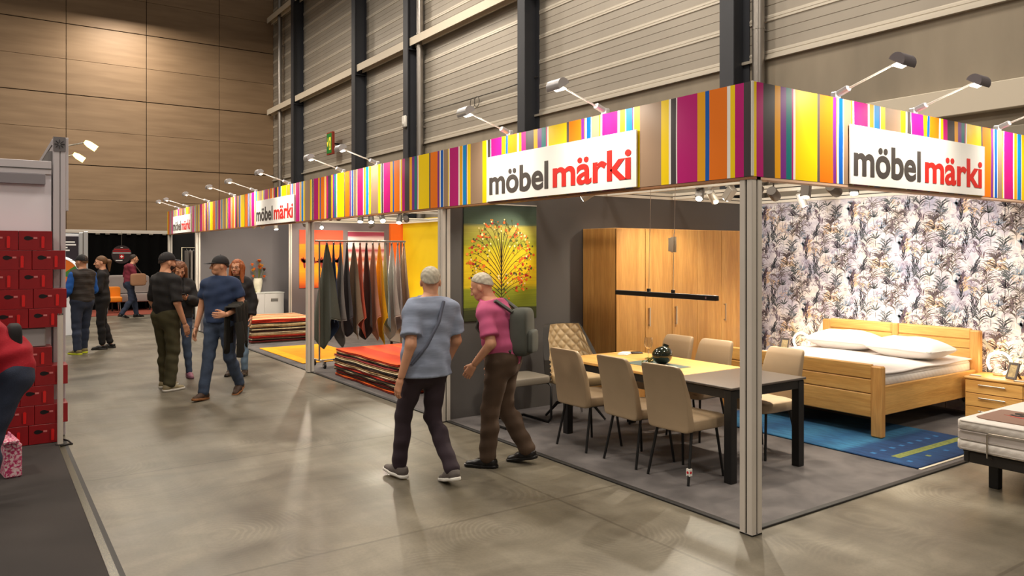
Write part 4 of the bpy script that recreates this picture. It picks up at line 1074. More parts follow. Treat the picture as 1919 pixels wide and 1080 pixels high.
q = MB(); q.box((-0.50, -0.90, 0.0162), (0.68, -0.82, 0.0170)); q.build('yellow_band', M('rug_yellow', (112, 120, 64), 0.95, var=.3, vscale=40), t)
RBL = M('rug_pale_blue', (42, 98, 148), 0.95)
for k in range(8):
    q = MB(); x = -0.55 + 0.155 * k; q.box((x, -0.70, 0.0162), (x + 0.05, -0.655, 0.0168)); q.build('rug_motif', RBL, t)
    if k % 2 == 0: q = MB(); q.box((x, -1.02, 0.0162), (x + 0.045, -0.98, 0.0168)); q.build('rug_motif', M('rug_olive', (112, 122, 74), 0.95) if k % 4 else RBL, t)
q = MB(); q.box((-0.66, -1.165, 0.0), (0.75, -1.14, 0.006)); q.build('fringe_hem', M('rug_hem', (200, 190, 170), 0.9), t)

# ------------------------------------------------------------------ adjustable bed display
t = thing('adjustable_bed_base', 'black adjustable bed base standing on the concrete in front of the nightstand', 'bed base', (2.08, -0.29, 0))
FB = M('frame_charcoal', (44, 40, 38), 0.5)
q = MB(); q.box((0.06, -0.94, 0.20), (2.0, -0.90, 0.28), 0.006); q.box((0.06, -0.06, 0.20), (2.0, -0.02, 0.28), 0.006); q.box((0.06, -0.90, 0.20), (0.10, -0.06, 0.28), 0.006); q.box((1.96, -0.90, 0.2), (2.0, -0.06, 0.28), 0.006); q.build('frame', FB, t)
for x in (0.24, 1.75):
    for y in (-0.80, -0.17):
        q = MB(); q.box((x - 0.035, y - 0.035, 0), (x + 0.035, y + 0.035, 0.20), 0.004); q.build('leg', BLACKM, t)
for k in range(14):
    q = MB(); x = 0.12 + 0.135 * k; q.box((x, -0.93, 0.285), (x + 0.05, -0.03, 0.30), 0.003); q.build('slat', FB, t)
    q = MB(); q.box((x - 0.005, -0.02, 0.262), (x + 0.055, 0.01, 0.30), 0.005); q.build('slat_holder', BLACKM, t)
q = MB(); q.tube([(-0.015, -0.22, 0.28), (-0.015, -0.22, 0.45), (-0.015, -0.235, 0.46), (-0.015, -0.72, 0.46), (-0.015, -0.735, 0.45), (-0.015, -0.735, 0.28)], 0.006, 8); q.tube([(-0.015, -0.22, 0.28), (0.07, -0.22, 0.26)], 0.006, 8); q.tube([(-0.015, -0.735, 0.28), (0.07, -0.735, 0.26)], 0.006, 8); q.build('mattress_stop', STEELB, t, smooth=60)
q = MB(); q.tube([(0.055, -0.50, 0.235), (0.055, -0.54, 0.225), (0.055, -0.57, 0.235), (0.055, -0.62, 0.225)], 0.005, 6); q.build('red_mark', M('mark_red', (200, 30, 40), 0.5), t)
mm = mattress('mattress', 'thick white quilted mattress on the black adjustable base', 3.08, -0.77, 0.302, 1.0, 0.48, 0.235)
t = thing('protector_mat', 'brown foot protector mat with dark lettering on the display mattress', 'mat', (2.44, -0.76, 0.538))
q = MB(); q.prism([(-0.26 + a, c) for a, c in ((0.02, -0.42), (0.48, -0.42), (0.50, -0.40), (0.50, 0.38), (0.48, 0.40), (0.06, 0.40), (0.02, 0.37), (0, 0.30), (0, -0.40))], lambda u, v, w: (u, v, w), 0, 0.006); q.build('mat_cloth', M('mat_brown', (142, 112, 98), 0.7, bump=.08), t)
me = text_mesh('SW', 0.20, offset=0.006, extrude=0.001, sx=1.2); me.materials.append(M('mat_ink', (24, 20, 20), 0.6))
o = link('lettering', me, t, (0.03, 0.27, 0.0072)); o.rotation_euler = (0, 0, R(-90))
q = MB(); q.prism([(0.02, 0.30), (-0.02, 0.20), (-0.04, 0.08), (-0.01, -0.04), (-0.02, 0.08), (-0.005, 0.20)], lambda u, v, w: (u, v, w), 0.0062, 0.0078); q.build('red_swoosh', M('mark_red', (200, 30, 40)), t)

# ================================================================== textile section
# garment rail on castors
t = thing('textile_rack', 'chrome textile rail on castors carrying hanging fabric lengths', 'rack', (0.25, 8.38, 0.012))
q = MB(); q.tube([(-0.04, 0, 1.975), (1.52, 0, 1.975)], 0.016, 10); q.build('top_rail', STEELB, t, smooth=60)
for x in (0.03, 1.44):
    q = MB(); q.tube([(x, 0, 0.10), (x, 0, 1.975)], 0.014, 10); q.build('upright', STEELB, t, smooth=60)
    q = MB(); q.tube([(x, -0.24, 0.10), (x, 0.24, 0.10)], 0.014, 8); q.build('foot_bar', STEELB, t, smooth=60)
    for y in (-0.22, 0.22):
        q = MB(); q.cyl((x - 0.014, y, 0.045), (x + 0.014, y, 0.045), 0.044, n=16); c = q.build('castor_wheel', BLACKM, t, smooth=40)
        q = MB(); q.cyl((x - 0.017, y, 0.045), (x + 0.017, y, 0.045), 0.018, n=10); q.build('hub', CHROME, c)
        q = MB(); q.box((x - 0.02, y - 0.02, 0.07), (x + 0.02, y + 0.02, 0.10)); q.build('castor_fork', STEELB, t)
q = MB(); q.tube([(0.03, 0, 0.10), (1.44, 0, 0.10)], 0.012, 8); q.build('lower_rail', STEELB, t, smooth=60)
TEX = [('olive green', (70, 72, 62)), ('dark blue', (40, 58, 84)), ('grey', (108, 104, 100)), ('charcoal', (62, 58, 62)), ('brown grey', (122, 104, 84)), ('terracotta red', (176, 78, 54)), ('dark brown', (58, 46, 42)),
       ('salmon pink', (176, 122, 96)), ('mustard yellow', (206, 152, 8)), ('pale blue grey', (134, 150, 152)), ('silver grey', (176, 168, 158)), ('mid grey', (150, 140, 138)), ('beige', (170, 146, 118))]
def textile(k, cname, col):
    rn = random.Random(40 + k)
    x = 0.40 + 0.112 * k
    t = thing('hanging_textile', '%s fabric length hanging by one corner on the textile rail' % cname, 'fabric', (x, 8.38, 1.975), 0, 'fabric lengths on the rail')
    m = M('textile_' + cname.replace(' ', '_'), col, 0.9, var=0.06, vscale=40, bump=0.25, bscale=220, sheen=0.1)
    L = 1.22 + rn.uniform(-.06, .10); W = 0.31 if k == 0 else rn.uniform(.24, .29); tw = rn.uniform(-.15, .15) + (0.25 if k == 0 else 0.1)
    ph = rn.uniform(0, 6.28); low = rn.uniform(.28, .40) + (.1 if k == 0 else 0); off = rn.uniform(-.25, .25)
    q = MB()
    def f(u, v):
        s = 2 * u - 1
        drop = L + low * max(0, 1 - abs(s - off) * 1.25) + 0.05 * math.sin(ph + s * 3)
        w = 0.018 + W * v ** 0.92
        fold = (0.012 + 0.055 * v) * math.cos(s * PI * 1.6 + ph * .3) * (0.3 + 0.7 * v)
        y = s * w; xx = fold + 0.02 * v * math.sin(ph + 5 * v)
        return (xx * math.cos(tw) - y * math.sin(tw), xx * math.sin(tw) + y * math.cos(tw), -0.018 - v * drop)
    q.grid(f, 36, 40); o = q.build('cloth', m, t, smooth=70); md = o.modifiers.new('th', 'SOLIDIFY'); md.thickness = 0.005
    q = MB(); q.tube([f(i / 36, 1.0) for i in range(37)], 0.004, 5); q.build('hem', M('hem_' + cname.replace(' ', '_'), tuple(min(255, int(v * 1.25 + 20)) for v in col), 0.9), t, smooth=60)
    q = MB(); q.tube([(0, 0.022 * math.cos(a), 0.0 + 0.022 * math.sin(a)) for a in [2 * PI * j / 12 for j in range(12)]], 0.003, 5, closed=True); q.box((-0.012, -0.012, -0.05), (0.012, 0.012, -0.015)); q.build('clip', CHROME, t)
for k, (n_, c_) in enumerate(TEX): textile(k, n_, c_)

def stripe_rug_mat(name, cols, scale=1.0, axis=0):
    t = NT(name); tc = t.n('ShaderNodeTexCoord'); sx = t.n('ShaderNodeSeparateXYZ'); t.l(tc, 'Generated', sx, 0)
    nz = t.n('ShaderNodeTexNoise', i_Scale=5.0, i_Detail=4.0); mp = t.coord((1, 1, 1)); t.l(mp, 0, nz, 'Vector')
    ma = t.n('ShaderNodeMath', operation='MULTIPLY_ADD', i_1=0.05, i_2=0.0); t.l(nz, 'Fac', ma, 0)
    ad = t.n('ShaderNodeMath', operation='ADD'); t.l(sx, axis, ad, 0); t.l(ma, 0, ad, 1)
    fr = t.n('ShaderNodeMath', operation='FRACT'); ml = t.n('ShaderNodeMath', operation='MULTIPLY', i_1=scale); t.l(ad, 0, ml, 0); t.l(ml, 0, fr, 0)
    rp = t.ramp([(i / len(cols), lin(c)) for i, c in enumerate(cols)], 'CONSTANT' if len(cols) > 2 else 'LINEAR'); t.l(fr, 0, rp, 0)
    r2 = t.ramp([(0.3, (0.7, 0.7, 0.7, 1)), (0.7, (1, 1, 1, 1))]); t.l(nz, 'Fac', r2, 0)
    mx = t.n('ShaderNodeMixRGB', blend_type='MULTIPLY', i_Fac=0.5); t.l(rp, 0, mx, 1); t.l(r2, 0, mx, 2); t.l(mx, 0, t.b, 'Base Color')
    n3 = t.n('ShaderNodeTexNoise', i_Scale=240.0); t.l(mp, 0, n3, 'Vector'); t.bump(n3, 'Fac', 0.6, 0.006); t.set(Roughness=0.95)
    return t.m
RED, DRED, CRM, BRN, ORG, TAN, BLK = (176, 40, 22), (112, 26, 24), (214, 196, 160), (70, 44, 34), (220, 92, 28), (178, 140, 96), (44, 34, 32)
def rug_stack(x0, y0, x1, y1, cols, tops, where, seed, face_axis, th=0.038):
    """each folded rug of the pile is a thing of its own"""
    rn = random.Random(seed); z = 0.013; N = len(cols)
    for k, c in enumerate(cols):
        h = rn.uniform(th - .004, th + .004); j = lambda: rn.uniform(-.02, .02)
        pos = 'topmost of the pile' if k == N - 1 else ('lowest of the pile' if k == 0 else ordinal(N - 1 - k) + ' from the pile top')
        t = thing('folded_rug', '%s edged folded rug, %s %s' % (c[0], pos, where), 'rug', ((x0 + x1) / 2, (y0 + y1) / 2, z), 0, 'folded rugs ' + where)
        hx, hy = (x1 - x0) / 2, (y1 - y0) / 2; a, b_ = j(), j(); ph = rn.uniform(0, 6)
        def slab(zc, th, mname, m, grow=0):
            q = MB(); nx, ny = 16, 20
            wav = lambda x, y: 0.004 * math.sin(x * 6 + ph) * math.cos(y * 5 + ph)
            prof = [(-1, 0.012), (-0.6, 0.002), (0, 0), (0.6, 0.002), (1, 0.012)]
            def pt(i, jn, lv, ins):
                x = -hx + ins + (2 * hx - 2 * ins) * i / nx + a; y = -hy + ins + (2 * hy - 2 * ins) * jn / ny + b_
                return (x + 0.008 * math.sin(y * 9 + ph), y + 0.008 * math.sin(x * 8 + ph), zc + lv * th / 2 + wav(x, y))
            top = lambda u, v: pt(u * nx, v * ny, 1, 0.012); bot = lambda u, v: pt(u * nx, v * ny, -1, 0.012)
            q.grid(top, nx, ny); q.grid(bot, nx, ny, True)
            for (f, n) in ((lambda u: (u * nx, 0), nx), (lambda u: (u * nx, ny), nx), (lambda u: (0, u * ny), ny), (lambda u: (nx, u * ny), ny)):
                q.grid(lambda u, v, f=f: pt(f(u)[0], f(u)[1], prof[int(round(v * 4))][0], prof[int(round(v * 4))][1]), n, 4)
            bm_me = q.mesh(mname, m, None)
            bm = bmesh.new(); bm.from_mesh(bm_me); bmesh.ops.remove_doubles(bm, verts=bm.verts, dist=1e-4); bmesh.ops.recalc_face_normals(bm, faces=bm.faces); bm.to_mesh(bm_me); bm.free()
            bm_me.polygons.foreach_set('use_smooth', [True] * len(bm_me.polygons)); bm_me.set_sharp_from_angle(angle=R(50))
            return link(mname, bm_me, t)
        slab(h * 0.25, h * 0.46, 'lower_fold', M('rugedge_%d_%d_%d' % c[2], c[2], 0.95, var=.2, vscale=20, bump=.5, bscale=200))
        slab(h * 0.74, h * 0.46, 'upper_fold', tops if k == N - 1 else M('rugedge_%d_%d_%d' % c[1], c[1], 0.95, var=.2, vscale=20, bump=.5, bscale=200))
        z += h + 0.0015
    return z
C1 = [('orange and dark red', ORG, DRED), ('dark red and brown', DRED, BRN), ('cream and brown', CRM, BRN), ('red and black', RED, BLK), ('cream and dark red', CRM, DRED), ('brown and tan', BRN, TAN),
      ('cream and black', CRM, BLK), ('dark red and tan', DRED, TAN), ('tan and black', TAN, BLK), ('bright orange red', (224, 78, 26), RED)]
rug_stack(0.17, 5.45, 1.45, 7.48, C1, stripe_rug_mat('rug_top_orange', [(232, 92, 30), (206, 62, 26)], 3.0, 0), 'by the textile rail', 5, 1)
C2 = [('dark red and brown', DRED, BRN), ('cream and black', CRM, BLK), ('red and dark red', RED, DRED), ('cream and tan', (222, 208, 170), TAN), ('brown and cream', BRN, CRM), ('cream and brown', (226, 210, 168), BRN),
      ('tan and black', TAN, BLK), ('cream', (224, 206, 160), (206, 186, 140)), ('red and brown', (190, 52, 26), BRN), ('striped red, cream and orange', TAN, RED)]
rug_stack(0.28, 12.05, 1.62, 13.45, C2, stripe_rug_mat('rug_top_stripes', [(190, 56, 28), (226, 200, 150), (206, 120, 50), (232, 214, 170), (120, 40, 28), (220, 176, 110), (200, 70, 30), (228, 208, 160)], 2.0, 1), 'by the sideboard', 9, 0, 0.046)
t = thing('yellow_rug', 'flat golden yellow rug on the floor behind the front post', 'rug', (0.78, 10.0, 0.0125))
q = MB(); q.box((-0.60, -1.15, 0), (0.60, 1.20, 0.014), 0.005); q.build('pile', M('rug_gold', (236, 158, 10), 0.95, var=.12, vscale=5, bump=.5, bscale=240), t)
q = MB(); q.box((-0.4, -0.7, 0.0142), (0.4, 0.8, 0.0150)); q.build('inner_field', M('rug_gold_deep', (224, 140, 8), 0.95, var=.1, vscale=5), t)
t = thing('white_bench', 'white upholstered bed end half hidden behind the walking person in grey blue', 'bed', (2.6, 9.2, 0.012))
q = MB(); sell(q, (0.35, 0, 0.5), (0.75, 0.9, 0.13), 0.2); q.build('mattress_pad', BEDW, t, smooth=60)
q = MB(); q.box((-0.35, -0.85, 0.12), (1.05, 0.85, 0.37), 0.02); q.build('box_base', M('bench_beige', (196, 186, 172), 0.8), t)
q = MB(); q.box((1.06, -0.9, 0.1), (1.16, 0.9, 1.05), 0.03); q.build('headboard', M('bench_beige', (196, 186, 172)), t)
for sx in (-0.3, 1.0):
    for sy in (-0.8, 0.8):
        q = MB(); q.cyl((sx, sy, 0), (sx, sy, 0.12), 0.025, n=10); q.build('leg', BLACKM, t)
def candle_lamp(loc, label):
    t = thing('table_lamp', label, 'lamp', loc, 0, 'glowing lamps of the textile section')
    q = MB(); q.box((-0.2, -0.2, -loc[2] + 0.012), (0.2, 0.2, -0.002), 0.01); q.build('side_table', WHITE, t)
    q = MB(); q.lathe([(0.05, 0), (0.05, 0.015), (0.012, 0.02), (0.012, 0.1)], n=16); q.build('lamp_foot', STEELB, t, smooth=40)
    q = MB(); q.lathe([(0.03, 0.1), (0.045, 0.13), (0.045, 0.42), (0.03, 0.45)], n=16); q.build('lamp_shade', M('lamp_glow_warm', (255, 226, 170), 0.5, emis=16.0), t, smooth=40)
    return t
candle_lamp((3.85, 12.75, 0.55), 'tall glowing lamp in front of the orange panel')
candle_lamp((3.95, 11.3, 0.5), 'small glowing lamp in front of the yellow wall')

# tapestries on the mauve wall
t = thing('wall_tapestry', 'orange and yellow tapestry with dark red trees on the mauve wall', 'tapestry', (2.32, 13.70, 1.0))
q = MB(); q.box((-0.52, -0.02, 0), (0.52, -0.003, 1.32), 0.003)
q.build('woven_ground', bands_mat('tap_orange', [(0.0, (190, 60, 24)), (0.12, (226, 120, 20)), (0.3, (240, 150, 14)), (0.45, (236, 128, 16)), (0.55, (228, 110, 24)), (0.74, (232, 140, 20)), (0.76, (206, 90, 60)), (1.0, (196, 78, 52))]), t)
q = MB(); rn = random.Random(2)
for k in range(5):
    lst = []; x = -0.4 + 0.2 * k; blade(lst, x, 0.45, PI / 2, 0.2, rn.uniform(-.2, .2), 0.05, 4)
    for j in range(6): blade(lst, x, 0.58, rn.uniform(.3, 2.8), 0.13, rn.uniform(-.5, .5), 0.06, 4)
    for vs, fs in lst: q.add([(a, -0.0215, c) for a, c in vs], fs)
q.build('tree_print', M('tap_dark_red', (120, 32, 20), 0.85), t, fix=False)
t = thing('wall_tapestry', 'pink, red and white banded tapestry on the mauve wall', 'tapestry', (3.42, 13.70, 1.0))
q = MB(); q.box((-0.46, -0.02, 0), (0.46, -0.003, 1.30), 0.003)
q.build('woven_ground', bands_mat('tap_pink', [(0.0, (206, 120, 120)), (0.2, (228, 190, 190)), (0.3, (214, 92, 60)), (0.42, (236, 214, 206)), (0.5, (216, 100, 66)), (0.58, (238, 210, 204)), (0.66, (190, 70, 80)), (0.72, (240, 226, 226)), (0.88, (236, 210, 214)), (0.93, (160, 60, 84)), (1.0, (150, 52, 76))]), t)
q = MB(); q.box((-0.46, -0.024, 1.295), (0.46, 0.0, 1.305)); q.build('hanging_rail', ALU, t)

# ------------------------------------------------------------------ sideboard with flowers
t = thing('sideboard', 'white sideboard with square recessed handles against the grey wall', 'sideboard', (0.60, 14.86, 0.012))
q = MB(); q.box((0, 0.02, 0.10), (1.24, 0.45, 0.83), 0.004); q.build('carcass', M('sideboard_white', (214, 210, 204), 0.4), t)
q = MB(); q.box((-0.01, 0.0, 0.83), (1.25, 0.46, 0.855), 0.004); q.build('top', M('sideboard_top', (206, 206, 200), 0.2), t)
SW = M('sideboard_front', (202, 198, 194), 0.4)
for a, c in ((0.33, 0.78), (0.785, 1.235)):
    q = MB(); q.box((a, 0.0, 0.115), (c, 0.02, 0.82), 0.003); d = q.build('door', SW, t)
    xm = (a + c) / 2; q = MB(); q.box((xm - 0.085, -0.004, 0.64), (xm + 0.085, 0.0, 0.71)); q.mat(1); q.box((xm - 0.07, -0.006, 0.65), (xm + 0.07, -0.003, 0.70)); q.build('handle', [STEELB, M('handle_shade', (140, 136, 132), .4, .5)], d)
for k in range(4):
    z = 0.115 + 0.178 * k; q = MB(); q.box((0.005, 0.0, z), (0.325, 0.02, z + 0.17), 0.003); q.build('drawer_front', SW, t)
for x in (0.08, 1.16):
    q = MB(); q.box((x - 0.02, 0.05, 0), (x + 0.02, 0.42, 0.10)); q.build('leg', STEELB, t)
t = thing('flower_vase', 'white vase with orange and dark flowers on the sideboard', 'vase', (1.28, 15.05, 0.869))
q = MB(); q.lathe([(0.055, 0), (0.075, 0.06), (0.10, 0.20), (0.105, 0.27), (0.09, 0.33), (0.085, 0.33), (0.095, 0.27), (0.07, 0.08), (0.0, 0.03)], n=22); q.build('vase_body', M('vase_white', (222, 216, 196), 0.4, var=0.15, vscale=8), t, smooth=60)
rn = random.Random(21); FM = [M('flower_orange', (226, 110, 16), 0.7), M('flower_amber', (206, 140, 30), 0.7), M('flower_dark', (48, 34, 30), 0.7), M('flower_rust', (150, 62, 20), 0.7)]
pet = MB(); pet.add([(0, 0, 0), (0.02, 0.014, 0.008), (0.045, 0, 0.014), (0.02, -0.014, 0.008)], [(0, 1, 2, 3)]); PMS = [pet.mesh('petal', m) for m in FM]
for k in range(15):
    a = rn.uniform(0, 6.28); r_ = rn.uniform(.02, .20); h = rn.uniform(.42, .92) - r_ * .7
    e = Vector((r_ * math.cos(a), r_ * math.sin(a) * .7, h)); q = MB(); q.tube([(0, 0, 0.1), (e.x * .4, e.y * .4, 0.3), e], 0.004, 5); st = q.build('flower_stem', OL, t, smooth=60)
    mk = rn.choice((0, 0, 0, 1, 2, 3))
    q = MB(); q.ball(e, (0.02, 0.02, 0.018), 8, 6)
    for j in range(14):
        aa = 2 * PI * j / 7 + (0.4 if j > 6 else 0); el = 0.25 if j < 7 else 0.8
        d = Vector((math.cos(aa) * math.cos(el), math.sin(aa) * math.cos(el), math.sin(el))); s = Vector((-math.sin(aa), math.cos(aa), 0))
        q.add([e, e + d * .035 + s * .018, e + d * .062, e + d * .035 - s * .018], [(0, 1, 2, 3)])
    q.build('flower_head', FM[mk], st, fix=False)
t = thing('wire_ornament', 'thin wire ball ornament beside the flower vase', 'ornament', (1.02, 15.02, 0.869))
q = MB()
for k in range(7):
    m = Matrix.Rotation(R(26 * k), 4, 'Z') @ Matrix.Rotation(R(12 * k), 4, 'X')
    q.tube([tuple(m @ Vector((0.13 * math.cos(a), 0, 0.13 * math.sin(a))) + Vector((0, 0, 0.145))) for a in [2 * PI * j / 24 for j in range(24)]], 0.003, 5, closed=True)
q.build('wire_rings', M('wire_copper', (150, 130, 100), 0.4, .8), t, smooth=60)
q = MB(); q.lathe([(0.05, 0), (0.05, 0.012)], n=16); q.build('foot', BLACKM, t)
t = thing('shallow_bowl', 'flat green yellow bowl on the sideboard', 'bowl', (1.12, 14.93, 0.869))
q = MB(); q.lathe([(0.04, 0), (0.10, 0.025), (0.095, 0.027), (0.035, 0.006), (0, 0.006)], n=20); q.build('bowl_body', M('bowl_green', (160, 160, 60), 0.3), t, smooth=60)

# ------------------------------------------------------------------ sample rack in the far section
t = thing('sample_rack', 'pale rail with hanging sample cards in the dark far section', 'rack', (0.05, 17.3, 0.012))
q = MB(); q.tube([(0, 0, 0), (0, 0, 1.92), (1.05, 0, 1.92), (1.05, 0, 0)], 0.016, 8); q.build('rail_frame', M('rack_cream', (206, 196, 170), 0.5), t, smooth=30)
q = MB(); q.box((-0.02, -0.25, 0), (0.02, 0.25, 0.03)); q.box((1.03, -0.25, 0), (1.07, 0.25, 0.03)); q.build('rack_foot', M('rack_cream', (206, 196, 170)), t)
rn = random.Random(8)
for k in range(11):
    x = 0.12 + 0.08 * k; c = rn.choice(((206, 196, 180), (90, 84, 80), (160, 150, 140), (40, 38, 38), (190, 170, 140)))
    t2 = thing('sample_card', '%s hanging sample from the far post on the pale rail' % ordinal(k), 'fabric sample', (0.05 + x, 17.3, 1.915), 0, 'fabric samples on the pale rail')
    q = MB(); q.box((-0.02, -0.18, -1.05), (0.02, 0.18, -0.06), 0.008); q.build('cloth', M('sample_%d' % c[0], c, 0.9), t2)
    q = MB(); q.tube([(0, 0, -0.06), (0, 0.02, -0.01), (0, 0, 0.02)], 0.005, 5); q.build('hook', CHROME, t2)

# ================================================================== stand on the other side of the aisle
DARKC = carpet_mat('dark_brown_carpet', (34, 29, 28), (44, 38, 36), 1.2)
b = MB(); b.box((-14, -6, 0), (-3.47, 12.0, 0.010)); tag(b.build('floor_covering', DARKC), 'dark brown floor covering of the stand with red boxes', 'carpet', kind='structure')
def glitter():
    t = NT('glitter_tape'); mp = t.coord(); v = t.n('ShaderNodeTexVoronoi', i_Scale=190.0); t.l(mp, 0, v, 'Vector')
    r_ = t.ramp([(0.0, lin((190, 184, 130))), (0.22, lin((92, 86, 50))), (0.5, lin((40, 38, 30)))]); t.l(v, 'Distance', r_, 0); t.l(r_, 0, t.b, 'Base Color')
    t.set(Roughness=0.3, Metallic=0.3); return t.m
b = MB(); b.box((-3.47, -6, 0), (-3.425, 12.0, 0.012)); tag(b.build('trim_4', glitter()), 'glittering edge tape of the dark floor covering', 'trim', kind='structure')
b = MB(); b.box((-3.425, -6, 0), (-3.395, 5.35, 0.010)); tag(b.build('trim_5', EDGE), 'dark outer edge strip beside the glitter tape', 'trim', kind='structure')
LP = M('stand_profile', (196, 190, 194), 0.4, 0.1)
t = thing('stand_post', 'tall grey aluminium post with a star shaped end cap beside the red boxes', 'post', (-3.43, 5.55, 0.012))
q = MB(); q.box((-0.055, -0.05, 0), (0.0, 0.05, 2.92), 0.004); q.box((0.006, -0.05, 0), (0.05, 0.05, 2.92), 0.004); q.build('profile', LP, t)
q = MB(); q.box((0.0, -0.04, 0), (0.006, 0.04, 2.92)); q.build('groove', ALU_D, t)
q = MB(); q.box((-0.055, -0.056, 2.78), (0.05, -0.05, 2.92)); q.build('end_plate', M('end_cap_grey', (120, 116, 118), 0.4, .5), t)
q = MB()
for k in range(8):
    a = 2 * PI * k / 8; q.bar((-0.002 + 0.012 * math.cos(a), -0.058, 2.85 + 0.012 * math.sin(a)), (-0.002 + 0.045 * math.cos(a), -0.058, 2.85 + 0.045 * math.sin(a)), 0.004, 0.012, up=(0, 1, 0))
q.build('star_slots', BLACKM, t)
q = MB(); q.box((0.05, -0.045, 2.2), (0.075, 0.045, 2.92), 0.003); q.build('side_bracket', LP, t)
t = thing('stand_header_rail', 'grey header rail above the white wall with red boxes', 'rail', (-14, 5.50, 2.56))
q = MB(); q.box((0, 0, 0.0), (10.5, 0.06, 0.13), 0.004); q.build('rail_profile', LP, t)
q = MB(); q.box((0, -0.004, 0.05), (10.5, 0.0, 0.058)); q.build('rail_groove', ALU_D, t)
q = MB(); q.box((0, -0.02, -0.10), (10.45, 0.02, -0.002), 0.003); q.build('lower_band', M('band_grey', (132, 128, 134), 0.5), t)
t = thing('stand_side_rail', 'grey upper rail running back along the aisle from the star capped post', 'rail', (-3.46, 5.60, 2.80))
q = MB(); q.box((-0.03, 0, 0), (0.03, 6.0, 0.12), 0.004); q.build('rail_profile', LP, t)
q = MB(); q.box((-0.034, 0, 0.05), (0.034, 6.0, 0.06)); q.build('rail_groove', ALU_D, t)
b = MB(); b.box((-14, 5.52, 0), (-3.50, 5.58, 2.56)); tag(b.build('wall_stand_white', M('stand_white', (228, 224, 232), 0.6)), 'white wall behind the stacked red boxes', 'wall', kind='structure')
b = MB(); b.box((-3.52, 5.60, 0), (-3.48, 11.6, 2.80)); tag(b.build('wall_stand_side', M('stand_side', (120, 116, 116), 0.6)), 'side wall of the red box stand along the aisle', 'wall', kind='structure')
YG = M('lamp_yellow_glow', (255, 224, 120), 0.5, emis=6.0)
for (y, lb) in ((6.0, 'upper glowing arm lamp beside the star capped post'), (7.2, 'lower glowing arm lamp beside the star capped post')):
    t = thing('arm_lamp', lb, 'lamp', (-3.43, y, 2.90), 0, 'lamps on the stand rail')
    q = MB(); q.tube([(0, 0, -0.06), (0.06, 0, 0.0), (0.27, 0, 0.06)], 0.009, 8); q.build('arm', STEELB, t, smooth=60)
    q = MB(); q.tube([(0.26, 0, 0.07), (0.30, 0, 0.045), (0.37, 0, 0.0)], [0.02, 0.034, 0.034], 12); q.build('lamp_head', YG, t, smooth=40)
    plight((0.40, 0, -0.03), 8, (1.0, 0.80, 0.45), 0.04).parent = t
    bpy.data.objects[-1 if False else t.name]
t = thing('slim_pole', 'slim ribbed aluminium pole standing in front of the red boxes', 'pole', (-3.455, 5.10, 0.012))
q = MB()
for k in range(8):
    a = 2 * PI * k / 8; q.cyl((0.014 * math.cos(a), 0.014 * math.sin(a), 0), (0.014 * math.cos(a), 0.014 * math.sin(a), 1.21), 0.010, n=8)
q.build('ribbed_tube', ALU, t, smooth=50)
q = MB(); q.cyl((0, 0, 1.21), (0, 0, 1.222), 0.026, n=14); q.build('end_cap', CHROME, t); q = MB(); q.cyl((0, 0, 0), (0, 0, 0.008), 0.04, n=16); q.build('foot', ALU_D, t)
# red boxes, stacked like bricks
BOXR = M('box_red', (140, 22, 28), 0.35, var=0.12, vscale=6, coat=.3); BOXG = M('box_gloss_red', (214, 30, 30), 0.15, coat=.6); BOXK = M('box_print_black', (22, 18, 20), 0.4); BOXL = M('box_print_pink', (206, 120, 120), 0.4); BOXD = M('box_dark_red', (120, 14, 20), 0.4)
BW, BH = 0.27, 0.181
def red_box(x, z, label, y=5.22, jx=0.0):
    t = thing('red_box', label, 'box', (x, y + jx, z), 0, 'red boxes stacked against the white wall')
    q = MB(); q.box((0.002, 0, 0), (BW - 0.002, 0.26, BH - 0.002), 0.002); q.build('carton', BOXR, t)
    fn = lambda u, v, w: (u, w, v)
    q = MB(); q.prism([(0.072 + 0.030 * math.cos(a) + (0.012 if abs(a) < .5 else 0), 0.112 + 0.020 * math.sin(a)) for a in [2 * PI * k / 16 - PI for k in range(16)]], fn, -0.0012, 0.0); q.build('knob_print', BOXK, t)
    q = MB(); q.prism([(0.118, 0.106), (0.148, 0.106), (0.148, 0.122), (0.118, 0.122)], fn, -0.0012, 0.0); q.build('stem_print', BOXL, t)
    q = MB(); q.prism([(0.165, 0.03), (0.178, 0.02), (0.178, 0.118), (0.165, 0.122)], fn, -0.0010, 0.0); q.build('shadow_print', BOXD, t)
    q = MB(); q.prism([(0.180, 0.02), (0.204, 0.02), (0.206, 0.12), (0.194, 0.132), (0.180, 0.124)], fn, -0.003, 0.0); q.build('grinder_print', BOXG, t)
    return t
rows = [(0, -3.745), (1, -3.700), (2, -3.745), (3, -3.700), (4, -3.745), (6, -3.745), (7, -3.66), (8, -3.745), (9, -3.66), (10, -3.70)]
nr = 0
for r_, xr in rows:
    k = 10 - r_; z = 0.014 + BH * r_
ZR = [0.014 + BH * i for i in range(11)]
XR = [-3.775, -3.655, -3.775, -3.655, -3.765, None, -3.775, -3.668, -3.775, -3.672, -3.775]
XR = [-3.70, -3.652, -3.765, -3.652, -3.78, -3.775, -3.70, -3.662, -3.775, -3.672, -3.778]
for i in range(11):
    if i == 5:
        row_x = [XR[i] - BW * 1.0, XR[i] - BW * 2.0]
    elif i == 4: row_x = [XR[i], XR[i] - BW]
    else: row_x = [XR[i], XR[i] - BW, XR[i] - 2 * BW]
    for j, x in enumerate(row_x):
        rowname = 'bottom' if i == 0 else ('top' if i == 10 else ordinal(i) + ' row up')
        where = ('at the end next to the post' if j == 0 else ordinal(j) + ' from the post') if i != 5 else ordinal(j + 1) + ' from the post'
        red_box(x, ZR[i], 'red printed box, %s%s, %s' % (rowname, ' row' if i in (0, 10) else '', where))
